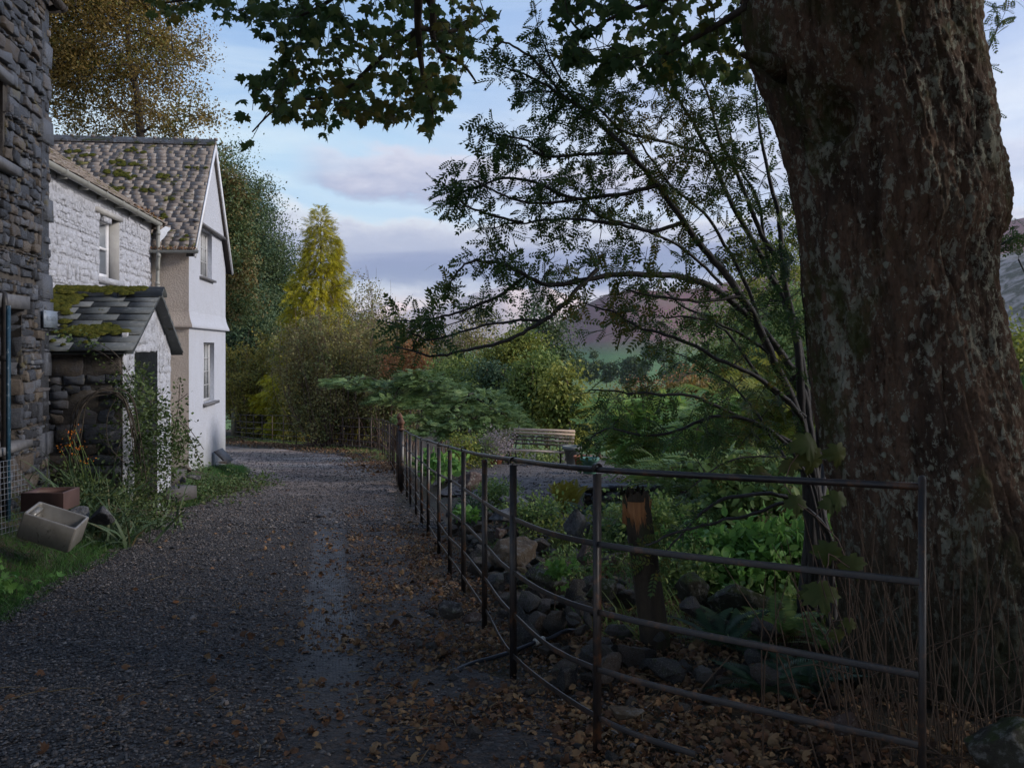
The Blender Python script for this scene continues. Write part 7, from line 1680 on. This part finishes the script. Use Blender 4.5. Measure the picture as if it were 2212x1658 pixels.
# dry stalks around the sycamore foot
dk = thing('dead_stalks', 'tall dead brown stalks standing before the foot of the sycamore', 'dead plant', (1.75, 3.9, 0)); mb = MB()
for k in range(85):
    x0 = RNG.normal(1.72, .26); y0 = RNG.uniform(3.5, 4.3); z0 = float(G(x0, y0)); h = RNG.uniform(.35, 1.05); l = RNG.normal(-.10, .22); b_ = np.array([x0, y0, z0]); e = b_ + [l * h, RNG.normal(0, .1) * h, h]
    mb.tube([b_, lerp(b_, e, .5) + [RNG.normal(0, .02), 0, .02], e], [.0035, .003, .0012], 4, False)
for k in range(34):
    x0 = RNG.normal(1.8, .35); y0 = RNG.uniform(3.4, 4.1); b_ = np.array([x0, y0, float(G(x0, y0)) + RNG.uniform(.05, .4)]); e = b_ + [RNG.uniform(-.5, .6), RNG.normal(0, .1), RNG.normal(.05, .15)]; mb.tube([b_, lerp(b_, e, .5) + [0, 0, .03], e], [.003, .0025, .001], 4, False)
mb.build('stalks', mat_noise('dead_stalk', [(.3, (.06, .038, .026)), (.7, (.11, .075, .05))], 5, .85, .2, .002), dk)
# fallen leaves: hundreds of thousands nobody could count
def leafcarpet(name, n, fn, size, label, zo=.012):
    xy = fn(n); n = len(xy); z = G(xy[:, 0], xy[:, 1]) + RNG.uniform(0, .025, n) + zo; pos = np.stack([xy[:, 0], xy[:, 1], z], -1); D = rdir(n, 0, .28); Nn = rdir(n, 1.6); h = n // 2; mb = MB()
    scatter(mb, tpl_maple(.9), pos[:h], D[:h], Nn[:h], size * RNG.uniform(.5, 1.25, h)); V, Fc = tpl_oval(.6, 1, .16); scatter(mb, (V, Fc), pos[h:], D[h:], Nn[h:], size * RNG.uniform(.4, .9, n - h)); return tag(mb.build(name, M_LITTER), label, 'leaves', kind='stuff')
M_LITTER = mat_leaf('fallen_leaf', [(.025, .016, .012), (.05, .030, .020), (.09, .048, .026), (.16, .11, .06), (.045, .026, .017), (.12, .06, .028)], .1, .75, nscale=3, gain=1.7)
def lit1(n):
    y = 3.2 + 9 * RNG.random(n) ** 1.7; x = xfence(y) + RNG.normal(-.1, .75, n) + .15; k = fbm(np.stack([x * 3, y * 3, x * 0], -1), 3) > -.25; return np.stack([x, y], -1)[k]
leafcarpet('leaf_litter', 6500, lit1, .050, 'brown fallen sycamore leaves drifted along the iron fence')
def lit2(n):
    y = 3.2 + 14 * RNG.random(n) ** 1.6; x = xleft(y) + (lane_right(y) + 1 - xleft(y)) * RNG.random(n) ** .55; return np.stack([x, y], -1)
leafcarpet('scattered_leaves', 600, lit2, .055, 'brown leaves scattered singly over the lane')
def lit3(n):
    y = RNG.uniform(24, 44, n); x = np.interp(y, FENCE[13:, 1], FENCE[13:, 0]) - np.abs(RNG.normal(0, .9, n)) * .7 + .2; return np.stack([x, y - np.abs(RNG.normal(0, 1.0, n))], -1)
leafcarpet('far_leaf_litter', 5200, lit3, .085, 'russet leaves heaped along the foot of the far fence')
def lit4(n): y = RNG.uniform(3.2, 7, n); x = RNG.uniform(.2, 3.2, n); return np.stack([x, y], -1)
leafcarpet('shade_leaves', 3000, lit4, .06, 'dead leaves on the dark soil around the sycamore foot')
# crumbs of leaf, bark and clod trodden into the soil
xy = lit1(15000); xy2 = lit4(6000); y_ = 3.1 + 12 * RNG.random(9000) ** 1.5; x_ = -.198 * y_ + .25 + np.abs(RNG.normal(0, .7, 9000)); k_ = x_ < xfence(y_) + .3
xy = np.concatenate([xy, xy2, np.stack([x_, y_], -1)[k_]]); n = len(xy); pos = np.stack([xy[:, 0], xy[:, 1], G(xy[:, 0], xy[:, 1]) + .012], -1); mb = MB(); V_, F_ = tpl_oval(.7, 1, .3); scatter(mb, (V_, F_), pos, rdir(n, 0, .4), rdir(n, 1.), RNG.lognormal(math.log(.017), .4, n)); tag(mb.build('leaf_crumbs', M_LITTER), 'crumbled dead leaf and bark trodden into the soil by the fence', 'leaves', kind='stuff')
# dead twigs lying about
tw = MB()
for k in range(160):
    y = 3.4 + 9 * RNG.random() ** 1.5; x = RNG.uniform(float(xleft(y)), float(xfence(y)) + 1.5); a = RNG.uniform(0, 3.14); L = RNG.uniform(.05, .22); z = float(G(x, y)) + .022; tw.tube([(x, y, z), (x + math.cos(a) * L * .5 + RNG.normal(0, .01), y + math.sin(a) * L * .5, z + .008), (x + math.cos(a) * L, y + math.sin(a) * L, z)], [.0028, .0025, .001], 4, False)
tag(tw.build('twigs', M_DRYG), 'thin dead twigs lying about on lane and litter', 'twigs', kind='stuff')
bpy.context.view_layer.update()
